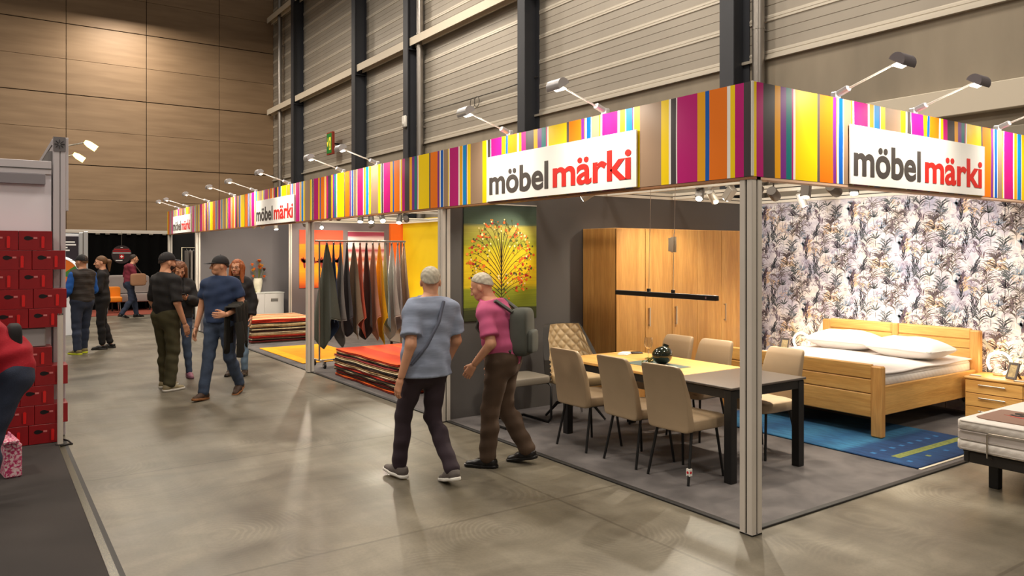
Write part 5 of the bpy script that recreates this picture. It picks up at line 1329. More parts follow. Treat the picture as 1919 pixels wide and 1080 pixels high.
# support shelf pieces behind the gap in the sixth row
q = MB(); q.box((-3.775, 5.24, ZR[5]), (-3.56, 5.50, ZR[6] - 0.003), 0.01); tag(q.build('grey_carton', M('carton_grey', (150, 144, 144), 0.7)), 'plain grey carton filling the gap between the red boxes', 'box')
t = thing('speckled_case', 'pink and white speckled small case standing on the dark floor', 'case', (-3.87, 4.24, 0.012), R(8))
def speckle():
    t = NT('speckle_pink'); mp = t.coord(); n = t.n('ShaderNodeTexVoronoi', i_Scale=95.0); t.l(mp, 0, n, 'Vector')
    n2 = t.n('ShaderNodeTexNoise', i_Scale=60.0, i_Detail=2.0); t.l(mp, 0, n2, 'Vector')
    r_ = t.ramp([(0.0, lin((150, 20, 70))), (0.46, lin((196, 60, 110))), (0.53, lin((226, 180, 190))), (0.7, lin((236, 214, 216)))]); t.l(n2, 'Fac', r_, 0); t.l(r_, 0, t.b, 'Base Color')
    t.set(Roughness=0.4); return t.m
SPK = speckle()
q = MB(); q.box((-0.06, -0.16, 0.0), (0.06, 0.16, 0.27), 0.012); q.build('case_body', SPK, t)
q = MB(); q.box((-0.075, -0.17, 0.268), (0.04, 0.10, 0.30), 0.008); q.build('case_lid', SPK, t)
q = MB(); q.tube([(0, -0.04, 0.30), (0, -0.04, 0.33), (0, 0.04, 0.33), (0, 0.04, 0.30)], 0.007, 6); q.build('handle', M('case_handle', (200, 120, 150), .5), t, smooth=40)
q = MB(); q.tube([(-3.42, 5.30, 0.018), (-3.38, 5.20, 0.016), (-3.36, 5.06, 0.012), (-3.42, 5.02, 0.018), (-3.46, 5.0, 0.020)], 0.008, 6); tag(q.build('power_cable', BLACKM, smooth=60), 'short black cable looping out beside the slim pole', 'cable')

# ================================================================== stands at the end of the aisle
DRAPE = M('black_drape', (8, 8, 8), 0.95, spec=.1)
t = thing('black_curtain', 'black curtain backdrop with a silver top rail at the aisle end', 'curtain', (-2.0, 24.0, 0))
q = MB(); q.grid(lambda u, v: (6.0 * u, 0.03 * math.sin(u * 110), 2.42 * v), 330, 1); q.build('drape', DRAPE, t, smooth=70, fix=False)
q = MB(); q.box((0, -0.05, 2.42), (6.0, 0.05, 2.47)); q.build('top_rail', ALU, t)
q = MB(); rn = random.Random(4)
for k in range(16):
    q = MB(); x = 0.9 + 0.3 * k + rn.uniform(-.1, .1); q.box((x, -0.07, 2.38), (x + 0.12, -0.04, 2.425)); q.build('rail_clip', STEELB, t)
t = thing('round_sign', 'round dark hanging sign with red text lines and a white cross on red', 'sign', (-0.68, 21.98, 1.75))
q = MB(); q.lathe([(0.27, -0.01), (0.27, 0.01)], n=40, mtx=Matrix.Rotation(R(90), 4, 'X')); q.build('disc', M('disc_dark', (44, 30, 32), 0.5), t, smooth=30)
fn = lambda u, v, w: (u, w, v)
q = MB(); q.prism([(-0.06, -0.12), (0.06, -0.12), (0.06, 0.0), (-0.06, 0.0)], fn, -0.016, -0.01); q.build('red_square', M('cross_red', (190, 20, 26), 0.5), t)
q = MB(); q.box((-0.012, -0.02, -0.10), (0.012, -0.016, -0.02)); q.box((-0.04, -0.0202, -0.072), (0.04, -0.0162, -0.048)); q.build('white_cross', M('cross_white', (240, 238, 236), 0.5), t)
q = MB(); q.box((-0.20, -0.014, 0.14), (0.20, -0.01, 0.165)); q.box((-0.235, -0.014, 0.085), (0.235, -0.01, 0.115)); q.build('red_text_line', M('cross_red', (190, 20, 26)), t)
q = MB(); q.box((-0.24, -0.014, 0.035), (0.24, -0.01, 0.055)); q.box((-0.16, -0.014, -0.19), (0.02, -0.01, -0.165)); q.box((-0.03, -0.014, 0.20), (0.03, -0.01, 0.215)); q.build('white_text_line', M('cross_white', (240, 238, 236)), t)
q = MB(); q.tube([(0, 0, 0.27), (0, 0, 0.67)], 0.004, 5); q.build('hanging_wire', STEELB, t)
q = MB(); q.box((-2.2, 21.94, 2.42), (1.4, 22.02, 2.47)); tag(q.build('hanging_rail', ALU), 'silver rail from which the round sign hangs', 'rail')
for x in (-2.15, 1.35):
    q = MB(); q.box((x - 0.03, 21.95, 0), (x + 0.03, 22.01, 2.42), 0.004); tag(q.build('rail_post', ALU), 'slim silver upright %s the round sign' % ('on the wheel poster side of' if x < 0 else 'on the fascia side of'), 'post')
SOFG = M('sofa_grey', (150, 140, 136), 0.9, bump=.2)
def sofa(x, y, w, label):
    t = thing('grey_sofa', label, 'sofa', (x, y, 0.012), 0, 'grey sofas at the aisle end')
    q = MB(); sell(q, (w / 2, 0.35, 0.40), (w / 2, 0.45, 0.14), 0.2); q.build('seat', SOFG, t, smooth=60)
    q = MB(); sell(q, (w / 2, 0.78, 0.72), (w / 2, 0.13, 0.36), 0.2); q.build('backrest', SOFG, t, smooth=60)
    q = MB(); q.box((0.02, -0.08, 0.53), (w - 0.02, 0.0, 0.56)); q.build('piping_band', M('sofa_dark', (70, 66, 66), .8), t)
    for sx in (0.1, w - 0.1):
        for sy in (0.0, 0.7):
            q = MB(); q.cyl((sx, sy, 0), (sx, sy, 0.27), 0.025, n=8); q.build('leg', BLACKM, t)
sofa(-0.9, 23.0, 1.25, 'pale grey sofa under the round sign'); sofa(0.42, 23.0, 1.2, 'pale grey sofa behind the group of four visitors')
t = thing('orange_armchair', 'small orange armchair on thin steel legs before the grey sofa', 'armchair', (-0.86, 22.3, 0.012))
OC = M('armchair_orange', (224, 128, 10), 0.7)
q = MB(); sell(q, (0, 0, 0.40), (0.22, 0.26, 0.08), 0.3); q.build('seat', OC, t, smooth=60); q = MB(); sell(q, (0, 0.24, 0.55), (0.22, 0.06, 0.22), 0.3); q.build('backrest', OC, t, smooth=60)
for sx in (-0.15, 0.15):
    for sy in (-0.18, 0.2):
        q = MB(); q.tube([(sx, sy, 0.35), (sx * 1.2, sy * 1.1, 0)], 0.012, 8); q.build('leg', CHROME, t)
q = MB(); q.box((-1.6, 21.2, 0.0005), (2.6, 23.9, 0.010)); tag(q.build('red_floor_mat', M('mat_red', (130, 60, 44), 0.9)), 'red brown floor mat under the grey sofas', 'carpet')
# lit column with the wheel poster
t = thing('wheel_poster_wall', 'white lit stand wall with a poster of a colourful wheel', 'poster wall', (-2.60, 16.0, 0))
q = MB(); q.box((-0.9, 0, 0), (0.28, 0.06, 2.22), 0.004); q.build('wall_board', M('poster_white', (224, 226, 232), 0.5), t)
q = MB(); q.box((0.28, -0.03, 0), (0.35, 0.05, 2.24), 0.004); q.box((0.365, -0.03, 0), (0.45, 0.05, 2.27), 0.004); q.build('chrome_profile', M('profile_bright', (200, 204, 208), .3, .6), t)
q = MB(); q.box((-0.9, -0.012, 1.62), (0.27, 0.0, 2.16)); q.build('poster_dark', M('poster_dark', (44, 38, 48), 0.4), t)
q = MB()
for z, a in ((2.02, 0.20), (1.96, 0.22), (1.90, 0.06), (1.84, 0.10)): q.box((-0.3, -0.016, z), (a, -0.012, z + 0.03))
q.build('poster_text_line', M('poster_text', (236, 236, 236), .5), t)
PX = [M('wheel_green', (60, 120, 50), .5), M('wheel_orange', (216, 110, 20), .5), M('wheel_white', (240, 240, 240), .5, emis=.6), M('wheel_red', (190, 50, 40), .5)]
q = MB(); cx, cz, rr = -0.12, 1.28, 0.40
for k in range(10):
    q.mat((0, 1, 0, 3, 1)[k % 5]); a0, a1 = 2 * PI * k / 10, 2 * PI * (k + 1) / 10
    q.add([(cx, -0.02, cz)] + [(cx + rr * math.cos(a0 + (a1 - a0) * j / 4), -0.02, cz + rr * math.sin(a0 + (a1 - a0) * j / 4)) for j in range(5)], [(0, 1, 2, 3, 4, 5)])
q.mat(2); q.tube([(cx + (rr + 0.03) * math.cos(a), -0.02, cz + (rr + 0.03) * math.sin(a)) for a in [2 * PI * k / 40 for k in range(40)]], 0.03, 6, closed=True)
q.build('wheel_print', PX, t, fix=False)

# ================================================================== people
class Field:
    """signed distance samples on a grid, meshed with surface nets"""
    def __init__(s, lo, hi, h):
        s.h = h; s.lo = np.array(lo, float); n = np.ceil((np.array(hi) - s.lo) / h).astype(int) + 1
        s.ax = [s.lo[i] + h * np.arange(n[i]) for i in range(3)]; s.F = np.full(n, 0.5, np.float32)
    def _sub(s, lo, hi):
        sl = []
        for i in range(3):
            a = max(0, int((lo[i] - s.lo[i]) / s.h)); b = min(len(s.ax[i]), int((hi[i] - s.lo[i]) / s.h) + 2)
            sl.append(slice(a, max(a, b)))
        X = s.ax[0][sl[0]][:, None, None]; Y = s.ax[1][sl[1]][None, :, None]; Z = s.ax[2][sl[2]][None, None, :]
        return tuple(sl), X, Y, Z
    def _mix(s, sl, d, k, cut=False):
        A = s.F[sl]
        if A.size == 0: return
        if cut: s.F[sl] = np.maximum(A, -d); return
        if k <= 0: s.F[sl] = np.minimum(A, d); return
        h = np.clip(0.5 + 0.5 * (d - A) / k, 0, 1)
        s.F[sl] = d * (1 - h) + A * h - k * h * (1 - h)
    def rc(s, p0, p1, r0, r1=None, k=0.03, sq=(1, 1, 1), cut=False):
        p0 = np.array(p0, float); p1 = np.array(p1, float); r1 = r0 if r1 is None else r1
        R_ = max(r0, r1) * max(sq) + k + 3 * s.h
        sl, X, Y, Z = s._sub(np.minimum(p0, p1) - R_, np.maximum(p0, p1) + R_)
        q = np.array(sq, float); a = p0 / q; b = p1 / q; ab = b - a; L2 = max(1e-9, ab @ ab)
        dx, dy, dz = X / q[0] - a[0], Y / q[1] - a[1], Z / q[2] - a[2]
        t = np.clip((dx * ab[0] + dy * ab[1] + dz * ab[2]) / L2, 0, 1)
        d = np.sqrt((dx - t * ab[0]) ** 2 + (dy - t * ab[1]) ** 2 + (dz - t * ab[2]) ** 2) - (r0 + (r1 - r0) * t)
        s._mix(sl, (d * min(sq)).astype(np.float32), k, cut)
        return s
    def ell(s, c, r, k=0.02, cut=False):
        c = np.array(c, float); r = np.array(r, float)
        sl, X, Y, Z = s._sub(c - r - k - 3 * s.h, c + r + k + 3 * s.h)
        d = (np.sqrt(((X - c[0]) / r[0]) ** 2 + ((Y - c[1]) / r[1]) ** 2 + ((Z - c[2]) / r[2]) ** 2) - 1) * r.min()
        s._mix(sl, d.astype(np.float32), k, cut); return s
    def keep(s, fn):
        X, Y, Z = s.ax[0][:, None, None], s.ax[1][None, :, None], s.ax[2][None, None, :]
        s.F = np.maximum(s.F, fn(X, Y, Z).astype(np.float32)); return s
    def noise(s, fn):
        X, Y, Z = s.ax[0][:, None, None], s.ax[1][None, :, None], s.ax[2][None, None, :]
        s.F = s.F + fn(X, Y, Z).astype(np.float32); return s
    def mesh(s):
        F = s.F; S = F < 0
        nx, ny, nz = F.shape
        c = np.zeros((nx - 1, ny - 1, nz - 1), np.int8)
        for i in (0, 1):
            for j in (0, 1):
                for k in (0, 1): c += S[i:nx - 1 + i, j:ny - 1 + j, k:nz - 1 + k]
        m = (c > 0) & (c < 8); ijk = np.argwhere(m)
        idx = np.full(m.shape, -1, np.int64); idx[m] = np.arange(len(ijk))
        acc = np.zeros((len(ijk), 3)); cnt = np.zeros(len(ijk))
        for a in ((0, 0, 0), (1, 0, 0), (0, 1, 0), (0, 0, 1), (1, 1, 0), (1, 0, 1), (0, 1, 1)):
            for ax in range(3):
                if a[ax]: continue
                b = list(a); b[ax] = 1
                fa = F[ijk[:, 0] + a[0], ijk[:, 1] + a[1], ijk[:, 2] + a[2]]; fb = F[ijk[:, 0] + b[0], ijk[:, 1] + b[1], ijk[:, 2] + b[2]]
                cr = (fa < 0) != (fb < 0); t = np.where(cr, fa / np.where(cr, fa - fb, 1), 0)
                p = np.array(a, float)[None, :].repeat(len(ijk), 0); p[:, ax] = t
                acc[cr] += p[cr]; cnt[cr] += 1
        V = (ijk + acc / cnt[:, None]) * s.h + s.lo
        Q = []
        for ax in range(3):
            o1, o2 = [(1, 2), (2, 0), (0, 1)][ax]
            n = [nx, ny, nz]; r = [slice(1, n[i] - 1) for i in range(3)]; r[ax] = slice(0, n[ax] - 1)
            r2 = list(r); r2[ax] = slice(1, n[ax])
            A = S[tuple(r)]; B = S[tuple(r2)]; e = np.argwhere(A != B)
            if len(e) == 0: continue
            fl = A[tuple(e.T)]
            off = np.array([1, 1, 1]); off[ax] = 0; e = e + off
            def cell(d1, d2):
                q = e.copy(); q[:, o1] -= d1; q[:, o2] -= d2; return idx[q[:, 0], q[:, 1], q[:, 2]]
            quad = np.stack([cell(1, 1), cell(0, 1), cell(0, 0), cell(1, 0)], 1)
            quad[~fl] = quad[~fl][:, ::-1]; Q.append(quad)
        return V, np.concatenate(Q)
def join(parts):
    V = []; Q = []; n = 0
    for v, q in parts: V.append(v); Q.append(q + n); n += len(v)
    return np.concatenate(V), np.concatenate(Q)
def vmesh(name, VQ, mat):
    V, Q = VQ
    me = bpy.data.meshes.new(name)
    me.vertices.add(len(V)); me.vertices.foreach_set('co', V.astype(np.float32).ravel())
    me.loops.add(Q.size); me.loops.foreach_set('vertex_index', Q.astype(np.int32).ravel())
    me.polygons.add(len(Q)); me.polygons.foreach_set('loop_start', np.arange(0, Q.size, 4, dtype=np.int32))
    me.polygons.foreach_set('use_smooth', np.ones(len(Q), bool)); me.update(calc_edges=True); me.validate()
    me.materials.append(mat); return me
def xf(VQ, m):
    V, Q = VQ; a = np.array(m); return V @ a[:3, :3].T + a[:3, 3], Q

SKIN = M('skin', (206, 150, 118), 0.5, var=0.06, vscale=9); SKIN2 = M('skin_tan', (186, 126, 94), 0.5, var=0.06, vscale=9)
CACHE = {}
def hand_mesh(curl, side):
    key = ('hand', curl, side)
    if key in CACHE: return CACHE[key]
    f = Field((-0.07, -0.05, -0.11), (0.075, 0.21, 0.05), 0.0048)
    f.rc((0, -0.03, 0), (0, 0.015, 0), 0.024, 0.026, 0.02, (1, 1, 0.8))
    for i, x in enumerate((0.030, 0.011, -0.009, -0.028)): f.rc((x * 0.55, 0.015, 0), (x, 0.085, 0), 0.016, 0.0125, 0.014, (1, 1, 0.85))
    for i, (x, L) in enumerate(((0.031, 0.070), (0.011, 0.078), (-0.009, 0.072), (-0.029, 0.056))):
        p = np.array((x, 0.085, 0.0)); a = curl * 0.35; r = 0.0088 - 0.0006 * (i == 3)
        for seg, fr in enumerate((0.45, 0.32, 0.25)):
            d = np.array((x * 0.6 * (1 if seg == 0 else 0.2), math.cos(a), -math.sin(a))); d /= np.linalg.norm(d)
            q = p + d * L * fr; f.rc(p, q, r, r * 0.93, 0.004); p = q; r *= 0.93; a += curl * 0.75
    p = np.array((0.022, 0.012, -0.004)); q = np.array((0.050, 0.050, -0.018)); f.rc(p, q, 0.016, 0.0105, 0.012)
    e = q + np.array((0.010, 0.028, -0.012 - 0.02 * curl)); f.rc(q, e, 0.0105, 0.009, 0.006); f.rc(e, e + np.array((-0.006 * curl, 0.020, -0.012 * curl)), 0.009, 0.0075, 0.004)
    V, Q = f.mesh()
    if side < 0: V = V * np.array((-1, 1, 1)); Q = Q[:, ::-1]
    CACHE[key] = (V, Q); return V, Q
def head_mesh(fem):
    key = ('head', fem)
    if key in CACHE: return CACHE[key]
    f = Field((-0.11, -0.13, -0.16), (0.11, 0.15, 0.15), 0.0048)      # origin: centre of the skull
    f.ell((0, -0.008, 0.018), (0.076, 0.097, 0.092)); f.ell((0, 0.030, -0.045), (0.058, 0.062, 0.072), 0.03)
    f.ell((0, 0.055, -0.092), (0.028 if fem else 0.034, 0.026, 0.022), 0.03)
    for s in (-1, 1):
        f.ell((s * 0.038, 0.055, -0.035), (0.026, 0.026, 0.026), 0.02); f.rc((s * 0.012, 0.088, 0.014), (s * 0.048, 0.076, 0.014), 0.008, 0.007, 0.012)
        f.ell((s * 0.078, -0.008, -0.018), (0.010, 0.019, 0.030), 0.008); f.ell((s * 0.032, 0.100, -0.004), (0.016, 0.014, 0.010), cut=True)
        f.ell((s * 0.032, 0.082, -0.004), (0.014, 0.013, 0.011), 0.003)
    f.rc((0, 0.088, 0.005), (0, 0.112, -0.036), 0.008, 0.012, 0.012); f.ell((0.012, 0.102, -0.040), (0.010, 0.010, 0.008), 0.006); f.ell((-0.012, 0.102, -0.040), (0.010, 0.010, 0.008), 0.006)
    f.rc((-0.020, 0.086, -0.068), (0.020, 0.086, -0.068), 0.007, 0.007, 0.008); f.rc((-0.016, 0.086, -0.079), (0.016, 0.086, -0.079), 0.007, 0.007, 0.006)
    f.rc((0, -0.02, -0.07), (0, -0.035, -0.15), 0.050 if fem else 0.056, 0.050 if fem else 0.058, 0.03)
    CACHE[key] = f.mesh(); return CACHE[key]
def shoe_meshes(kind):
    key = ('shoe', kind)
    if key in CACHE: return CACHE[key]
    top = {'sneaker': 0.085, 'boot': 0.20, 'dress': 0.075}[kind]
    f = Field((-0.08, -0.11, -0.01), (0.08, 0.24, top + 0.05), 0.0065)
    f.rc((0, -0.045, 0.045), (0, 0.06, 0.045), 0.040, 0.043, 0.03, (1, 1, 0.95)); f.rc((0, 0.06, 0.035), (0, 0.165, 0.026), 0.044, 0.034, 0.03, (1.05, 1, 0.8))
    f.rc((0, -0.035, 0.05), (0, -0.03, top), 0.044, 0.046 if kind == 'boot' else 0.044, 0.03); f.keep(lambda X, Y, Z: np.maximum(0.012 - Z, Z - top) + 0 * X + 0 * Y)
    up = f.mesh()
    f = Field((-0.08, -0.12, -0.02), (0.08, 0.26, 0.06), 0.0065)
    f.rc((0, -0.05, 0.015), (0, 0.06, 0.015), 0.047, 0.049, 0.03); f.rc((0, 0.06, 0.015), (0, 0.17, 0.015), 0.050, 0.040, 0.03)
    f.keep(lambda X, Y, Z: np.maximum(-Z, Z - 0.028) + 0 * X + 0 * Y); CACHE[key] = (up, f.mesh()); return CACHE[key]
def frame(o, y, z):
    y = Vector(y).normalized(); x = y.cross(Vector(z)).normalized(); z = x.cross(y)
    return Matrix(((x[0], y[0], z[0], o[0]), (x[1], y[1], z[1], o[1]), (x[2], y[2], z[2], o[2]), (0, 0, 0, 1)))

def person(label, loc, yaw, height=1.75, J={}, top=None, bottom=None, shoes=None, hair=None, head=(0, 0), skin=None, curl=(0.5, 0.5), fem=False, bulk=1.0, res=0.009, palm=None, jacket=None, z0=0.0):
    skin = skin or SKIN; S = height / 1.75
    t = thing('person', label, 'person', (loc[0], loc[1], z0), R(yaw)); t.scale = (S, S, S)
    sw = 0.165 if fem else 0.190
    j = {'pel': (0, 0, 0.96), 'chest': (0, 0.0, 1.28), 'neck': (0, -0.01, 1.47), 'head': (0, 0.02, 1.635)}
    for n, s in (('l', -1), ('r', 1)):
        j.update({'sh' + n: (s * sw, -0.01, 1.405), 'el' + n: (s * (sw + 0.045), -0.03, 1.12), 'wr' + n: (s * (sw + 0.055), 0.05, 0.875),
                  'hi' + n: (s * 0.092, 0, 0.92), 'kn' + n: (s * 0.10, 0.015, 0.50), 'an' + n: (s * 0.105, -0.02, 0.085), 'fy' + n: -6 * s, 'fp' + n: 0, 'hd' + n: None})
    j.update(J); B = bulk
    # torso lean: pelvis to chest to neck
    def torso(f, g, arms=True, low=None):
        P = np.array(j['pel'], float); Cc = np.array(j['chest'], float); N = np.array(j['neck'], float)
        w = 0.88 if fem else 1.0
        f.rc(P + (0, 0, 0.02), P + (Cc - P) * 0.45, (0.155 if fem else 0.148) * B + g, (0.125 if fem else 0.142) * B + g, 0.05, (1, 0.74, 1))
        f.rc(P + (Cc - P) * 0.40, Cc, 0.132 * w * B + g, 0.158 * w * B + g, 0.06, (1, 0.70, 1))
        f.rc(Cc, Cc + (N - Cc) * 0.55, 0.158 * w * B + g, 0.135 * w * B + g, 0.05, (1.02, 0.68, 1))
        sl, sr = np.array(j['shl']), np.array(j['shr']); f.rc(sl * (0.75, 1, 1) + (0, 0, -0.005), sr * (0.75, 1, 1) + (0, 0, -0.005), 0.062 * B + g, None, 0.05, (1, 0.95, 1))
        f.rc(N + (0, -0.01, -0.05), N + (0, 0.0, 0.01), 0.075 * B + g, 0.058 + g, 0.05)
        if fem:
            for s in (-1, 1): f.ell(Cc + (s * 0.065, 0.085, 0.01), (0.06 + g, 0.055 + g, 0.06 + g), 0.04)
    def arm(f, n, g, upto=2.0, r=(0.054, 0.043, 0.029), g0=None):
        g0 = g if g0 is None else g0
        s, e, w_ = (np.array(j[x + n], float) for x in ('sh', 'el', 'wr'))
        k = 0.82 if fem else 1.0
        a = min(1, upto); f.rc(s, s + (e - s) * a, r[0] * k * (0.5 + 0.5 * B) + g0, (r[0] + (r[1] - r[0]) * a) * k + g, 0.04)
        if upto > 1: f.rc(e, e + (w_ - e) * (upto - 1), r[1] * k + g, (r[1] + (r[2] - r[1]) * (upto - 1)) * k + g, 0.02)
    def leg(f, n, g, gl=None, upto=2.0):
        h, k_, a = (np.array(j[x + n], float) for x in ('hi', 'kn', 'an')); gl = g if gl is None else gl
        f.rc(h, h + (k_ - h) * min(1, upto), 0.090 * (0.5 + 0.5 * B) + g, 0.058 + g, 0.035)
        if upto > 1: f.rc(k_, k_ + (a - k_) * (upto - 1), 0.056 + g, 0.040 + gl, 0.03); 
        if upto > 1: f.ell(k_ * 0.62 + a * 0.38 + (0, -0.018, 0), (0.045 + g, 0.050 + g, 0.11), 0.03)
    def pelvis(f, g):
        P = np.array(j['pel'], float); f.rc(P + (-0.055, 0, -0.01), P + (0.055, 0, -0.01), 0.118 * B + g, None, 0.05, (1, 0.86, 1))
        for s in (-1, 1): f.ell(P + (s * 0.06, -0.055, -0.05), (0.078 + g, 0.07 + g, 0.085 + g), 0.04)
    pts = np.array([j[k] for k in j if k[:2] in ('sh', 'el', 'wr', 'hi', 'kn', 'an', 'pe', 'ch', 'ne')], float)
    lo = pts.min(0) - 0.22; hi = pts.max(0) + 0.22; lo[2] = max(lo[2], -0.02)
    # continuous body: torso, limbs, head and hands
    f = Field(lo, hi, res); torso(f, -0.014); pelvis(f, -0.016)
    for n in 'lr': arm(f, n, 0.0); leg(f, n, -0.014)
    N = np.array(j['neck'], float); H = np.array(j['head'], float); f.rc(N, N + (H - N) * 0.45, 0.056, 0.054, 0.03)
    parts = [f.mesh()]
    HM = Matrix.Translation(H) @ Matrix.Rotation(R(head[0]), 4, 'Z') @ Matrix.Rotation(R(head[1]), 4, 'X')
    parts.append(xf(head_mesh(fem), HM))
    for i, (n, s) in enumerate((('l', -1), ('r', 1))):
        e = Vector(j['el' + n]); w_ = Vector(j['wr' + n]); d = Vector(j['hd' + n]) if j['hd' + n] else (w_ - e).normalized() + Vector((0, 0.05, -0.25))
        pn = Vector(palm[i]) if palm else Vector((-s, 0.1, 0))        # palm side
        hs = 0.90 if fem else 1.0
        # local -z is the palm side, +x the thumb side (mirrored for the other hand)
        m = frame(w_ + d.normalized() * 0.03, d, -pn) @ Matrix.Diagonal((hs, hs, hs, 1))
        test = (m.to_3x3() @ Vector((1, 0, 0)))
        fw = Vector((0, 1, 0.2)); side = 1 if test.dot(fw) > 0 else -1
        parts.append(xf(hand_mesh(curl[i], side), m))
    link('body', vmesh('body', join(parts), skin), t)
    # eyes
    for s in (-1, 1):
        q = MB(); q.ball((0, 0, 0), (0.0085, 0.006, 0.006), 10, 6); o = q.build('eye', M('eye_dark', (40, 30, 26), 0.2), t, smooth=60); o.matrix_local = HM @ Matrix.Translation((s * 0.032, 0.0935, -0.004))
        q = MB(); q.tube([(s * 0.014, 0.094, 0.018), (s * 0.032, 0.093, 0.023), (s * 0.050, 0.084, 0.018)], 0.0032, 5); o = q.build('eyebrow', M('brow', (60, 40, 28), .8), t); o.matrix_local = HM
    if fem:
        q = MB(); q.tube([(-0.020, 0.0925, -0.073), (0, 0.0965, -0.071), (0.020, 0.0925, -0.073)], 0.0058, 6); o = q.build('lips', M('lips', (176, 70, 70), .4), t, smooth=60); o.matrix_local = HM
    rs = res * 1.15
    wr = lambda a, b_: (lambda X, Y, Z: a * (np.sin(31 * Z + 17 * X + 9 * Y) * np.sin(23 * X - 12 * Z + 4 * Y) + 0.6 * np.sin(55 * Z + 20 * Y + 13 * X)))
    if bottom:
        f = Field(lo, hi, rs); g = bottom.get('g', 0.010); pelvis(f, g + 0.004)
        P = np.array(j['pel'], float); f.rc(P, P + (0, 0, 0.07), 0.150 * B + g, 0.146 * B + g, 0.04, (1, 0.74, 1))
        for n in 'lr': leg(f, n, g, bottom.get('gl', g + 0.014), bottom.get('upto', 1.96))
        f.noise(wr(bottom.get('wr', 0.0035), 0)); wz = P[2] + 0.085
        f.keep(lambda X, Y, Z: Z - wz + 0 * X + 0 * Y)
        link('trousers', vmesh('trousers', f.mesh(), bottom['m']), t)
        if bottom.get('belt'):
            q = MB(); q.tube([(P[0] + 0.158 * B * math.cos(a), P[1] + 0.118 * B * math.sin(a), P[2] + 0.065) for a in [2 * PI * k / 28 for k in range(28)]], 0.017, 6, closed=True); q.build('belt', bottom['belt'], t, smooth=60)
    for lay, nm in ((top, 'shirt'), (jacket, 'jacket')):
        if not lay: continue
        f = Field(lo, hi, rs); g = lay.get('g', 0.010); torso(f, g)
        P = np.array(j['pel'], float); hem = lay.get('hem', P[2] - 0.02)
        f.rc(P + (0, 0, hem - P[2] - 0.03), P + (0, 0, 0.08), 0.156 * B + g + lay.get('flare', 0.004), 0.150 * B + g, 0.04, (1, 0.78, 1))
        # sleeves: cut square to the arm, then blended into the trunk
        for n in 'lr':
            u = lay.get('sl', 0.6)
            if u <= 0: continue
            f2 = Field(lo, hi, rs); arm(f2, n, g + lay.get('ga', 0.004) if u > 1 else g + 0.010, u, g0=min(g, 0.010))
            s_, e_, w_ = (np.array(j[x + n], float) for x in ('sh', 'el', 'wr'))
            a_, b2 = (s_, e_) if u <= 1 else (e_, w_); d = (b2 - a_) / np.linalg.norm(b2 - a_); c_ = a_ + (b2 - a_) * (u if u <= 1 else u - 1) + d * 0.008
            near = 0.16
            f2.keep(lambda X, Y, Z: np.where((X - c_[0]) ** 2 + (Y - c_[1]) ** 2 + (Z - c_[2]) ** 2 < near ** 2, (X - c_[0]) * d[0] + (Y - c_[1]) * d[1] + (Z - c_[2]) * d[2], -1.0))
            hh_ = np.clip(0.5 + 0.5 * (f2.F - f.F) / 0.025, 0, 1); f.F = f2.F * (1 - hh_) + f.F * hh_ - 0.025 * hh_ * (1 - hh_)
        f.noise(wr(lay.get('wr', 0.0045), 0)); nz = j['neck'][2] + lay.get('neck', 0.02)
        f.keep(lambda X, Y, Z: hem - Z + 0 * X + 0 * Y); f.keep(lambda X, Y, Z: Z - nz - 0.25 * np.abs(Y - j['neck'][1]) + 0 * X)
        if lay.get('open'):
            f.keep(lambda X, Y, Z: np.where(Y > 0.0, 0.045 - np.abs(X), -1.0) + 0 * Z)
        link(lay.get('name', nm), vmesh(nm, f.mesh(), lay['m']), t)
    if shoes:
        up, so = shoe_meshes(shoes.get('kind', 'sneaker'))
        um = vmesh('shoe', up, shoes['m']); sm = vmesh('sole', so, shoes.get('sole', WHITE))
        for n in 'lr':
            a = Vector(j['an' + n]); o = link('shoe', um, t); sc = 0.9 if fem else 1.0
            o.matrix_local = Matrix.Translation((a.x, a.y, a.z - 0.085)) @ Matrix.Rotation(R(j['fy' + n]), 4, 'Z') @ Matrix.Rotation(R(j['fp' + n]), 4, 'X') @ Matrix.Diagonal((sc, sc, 1, 1))
            link('sole', sm, o)
            q = MB()
            for i in range(4): q.tube([(-0.025, 0.02 + 0.022 * i, 0.083 - 0.0085 * i), (0, 0.026 + 0.022 * i, 0.090 - 0.0095 * i), (0.025, 0.02 + 0.022 * i, 0.083 - 0.0085 * i)], 0.0035, 5)
            if shoes.get('kind') != 'dress': q.build('laces', shoes.get('lace', BLACKM), o, smooth=60)
    def hobj(name, f, m):
        o = link(name, vmesh(name, f.mesh(), m), t); o.matrix_local = HM; return o
    for hh in hair or []:
        kind, m = hh[0], hh[1]
        if kind == 'short':
            f = Field((-0.11, -0.14, -0.12), (0.11, 0.14, 0.15), 0.006); f.ell((0, -0.014, 0.026), (0.083, 0.100, 0.096)); f.ell((0, -0.050, -0.025), (0.066, 0.058, 0.066))
            f.noise(lambda X, Y, Z: 0.0025 * np.sin(140 * X + 60 * Z) * np.sin(120 * Y + 50 * Z))
            f.keep(lambda X, Y, Z: np.maximum((Y - 0.035) * 0.8 - (Z - 0.060) * 1.2, -0.075 - Z - 0.9 * np.minimum(0, Y + 0.0) * 0 - 0.0) + 0 * X); f.keep(lambda X, Y, Z: np.where(Y > -0.03, -0.002 - Z, -1.0) * 0.9 + 0 * X)
            hobj('hair', f, m)
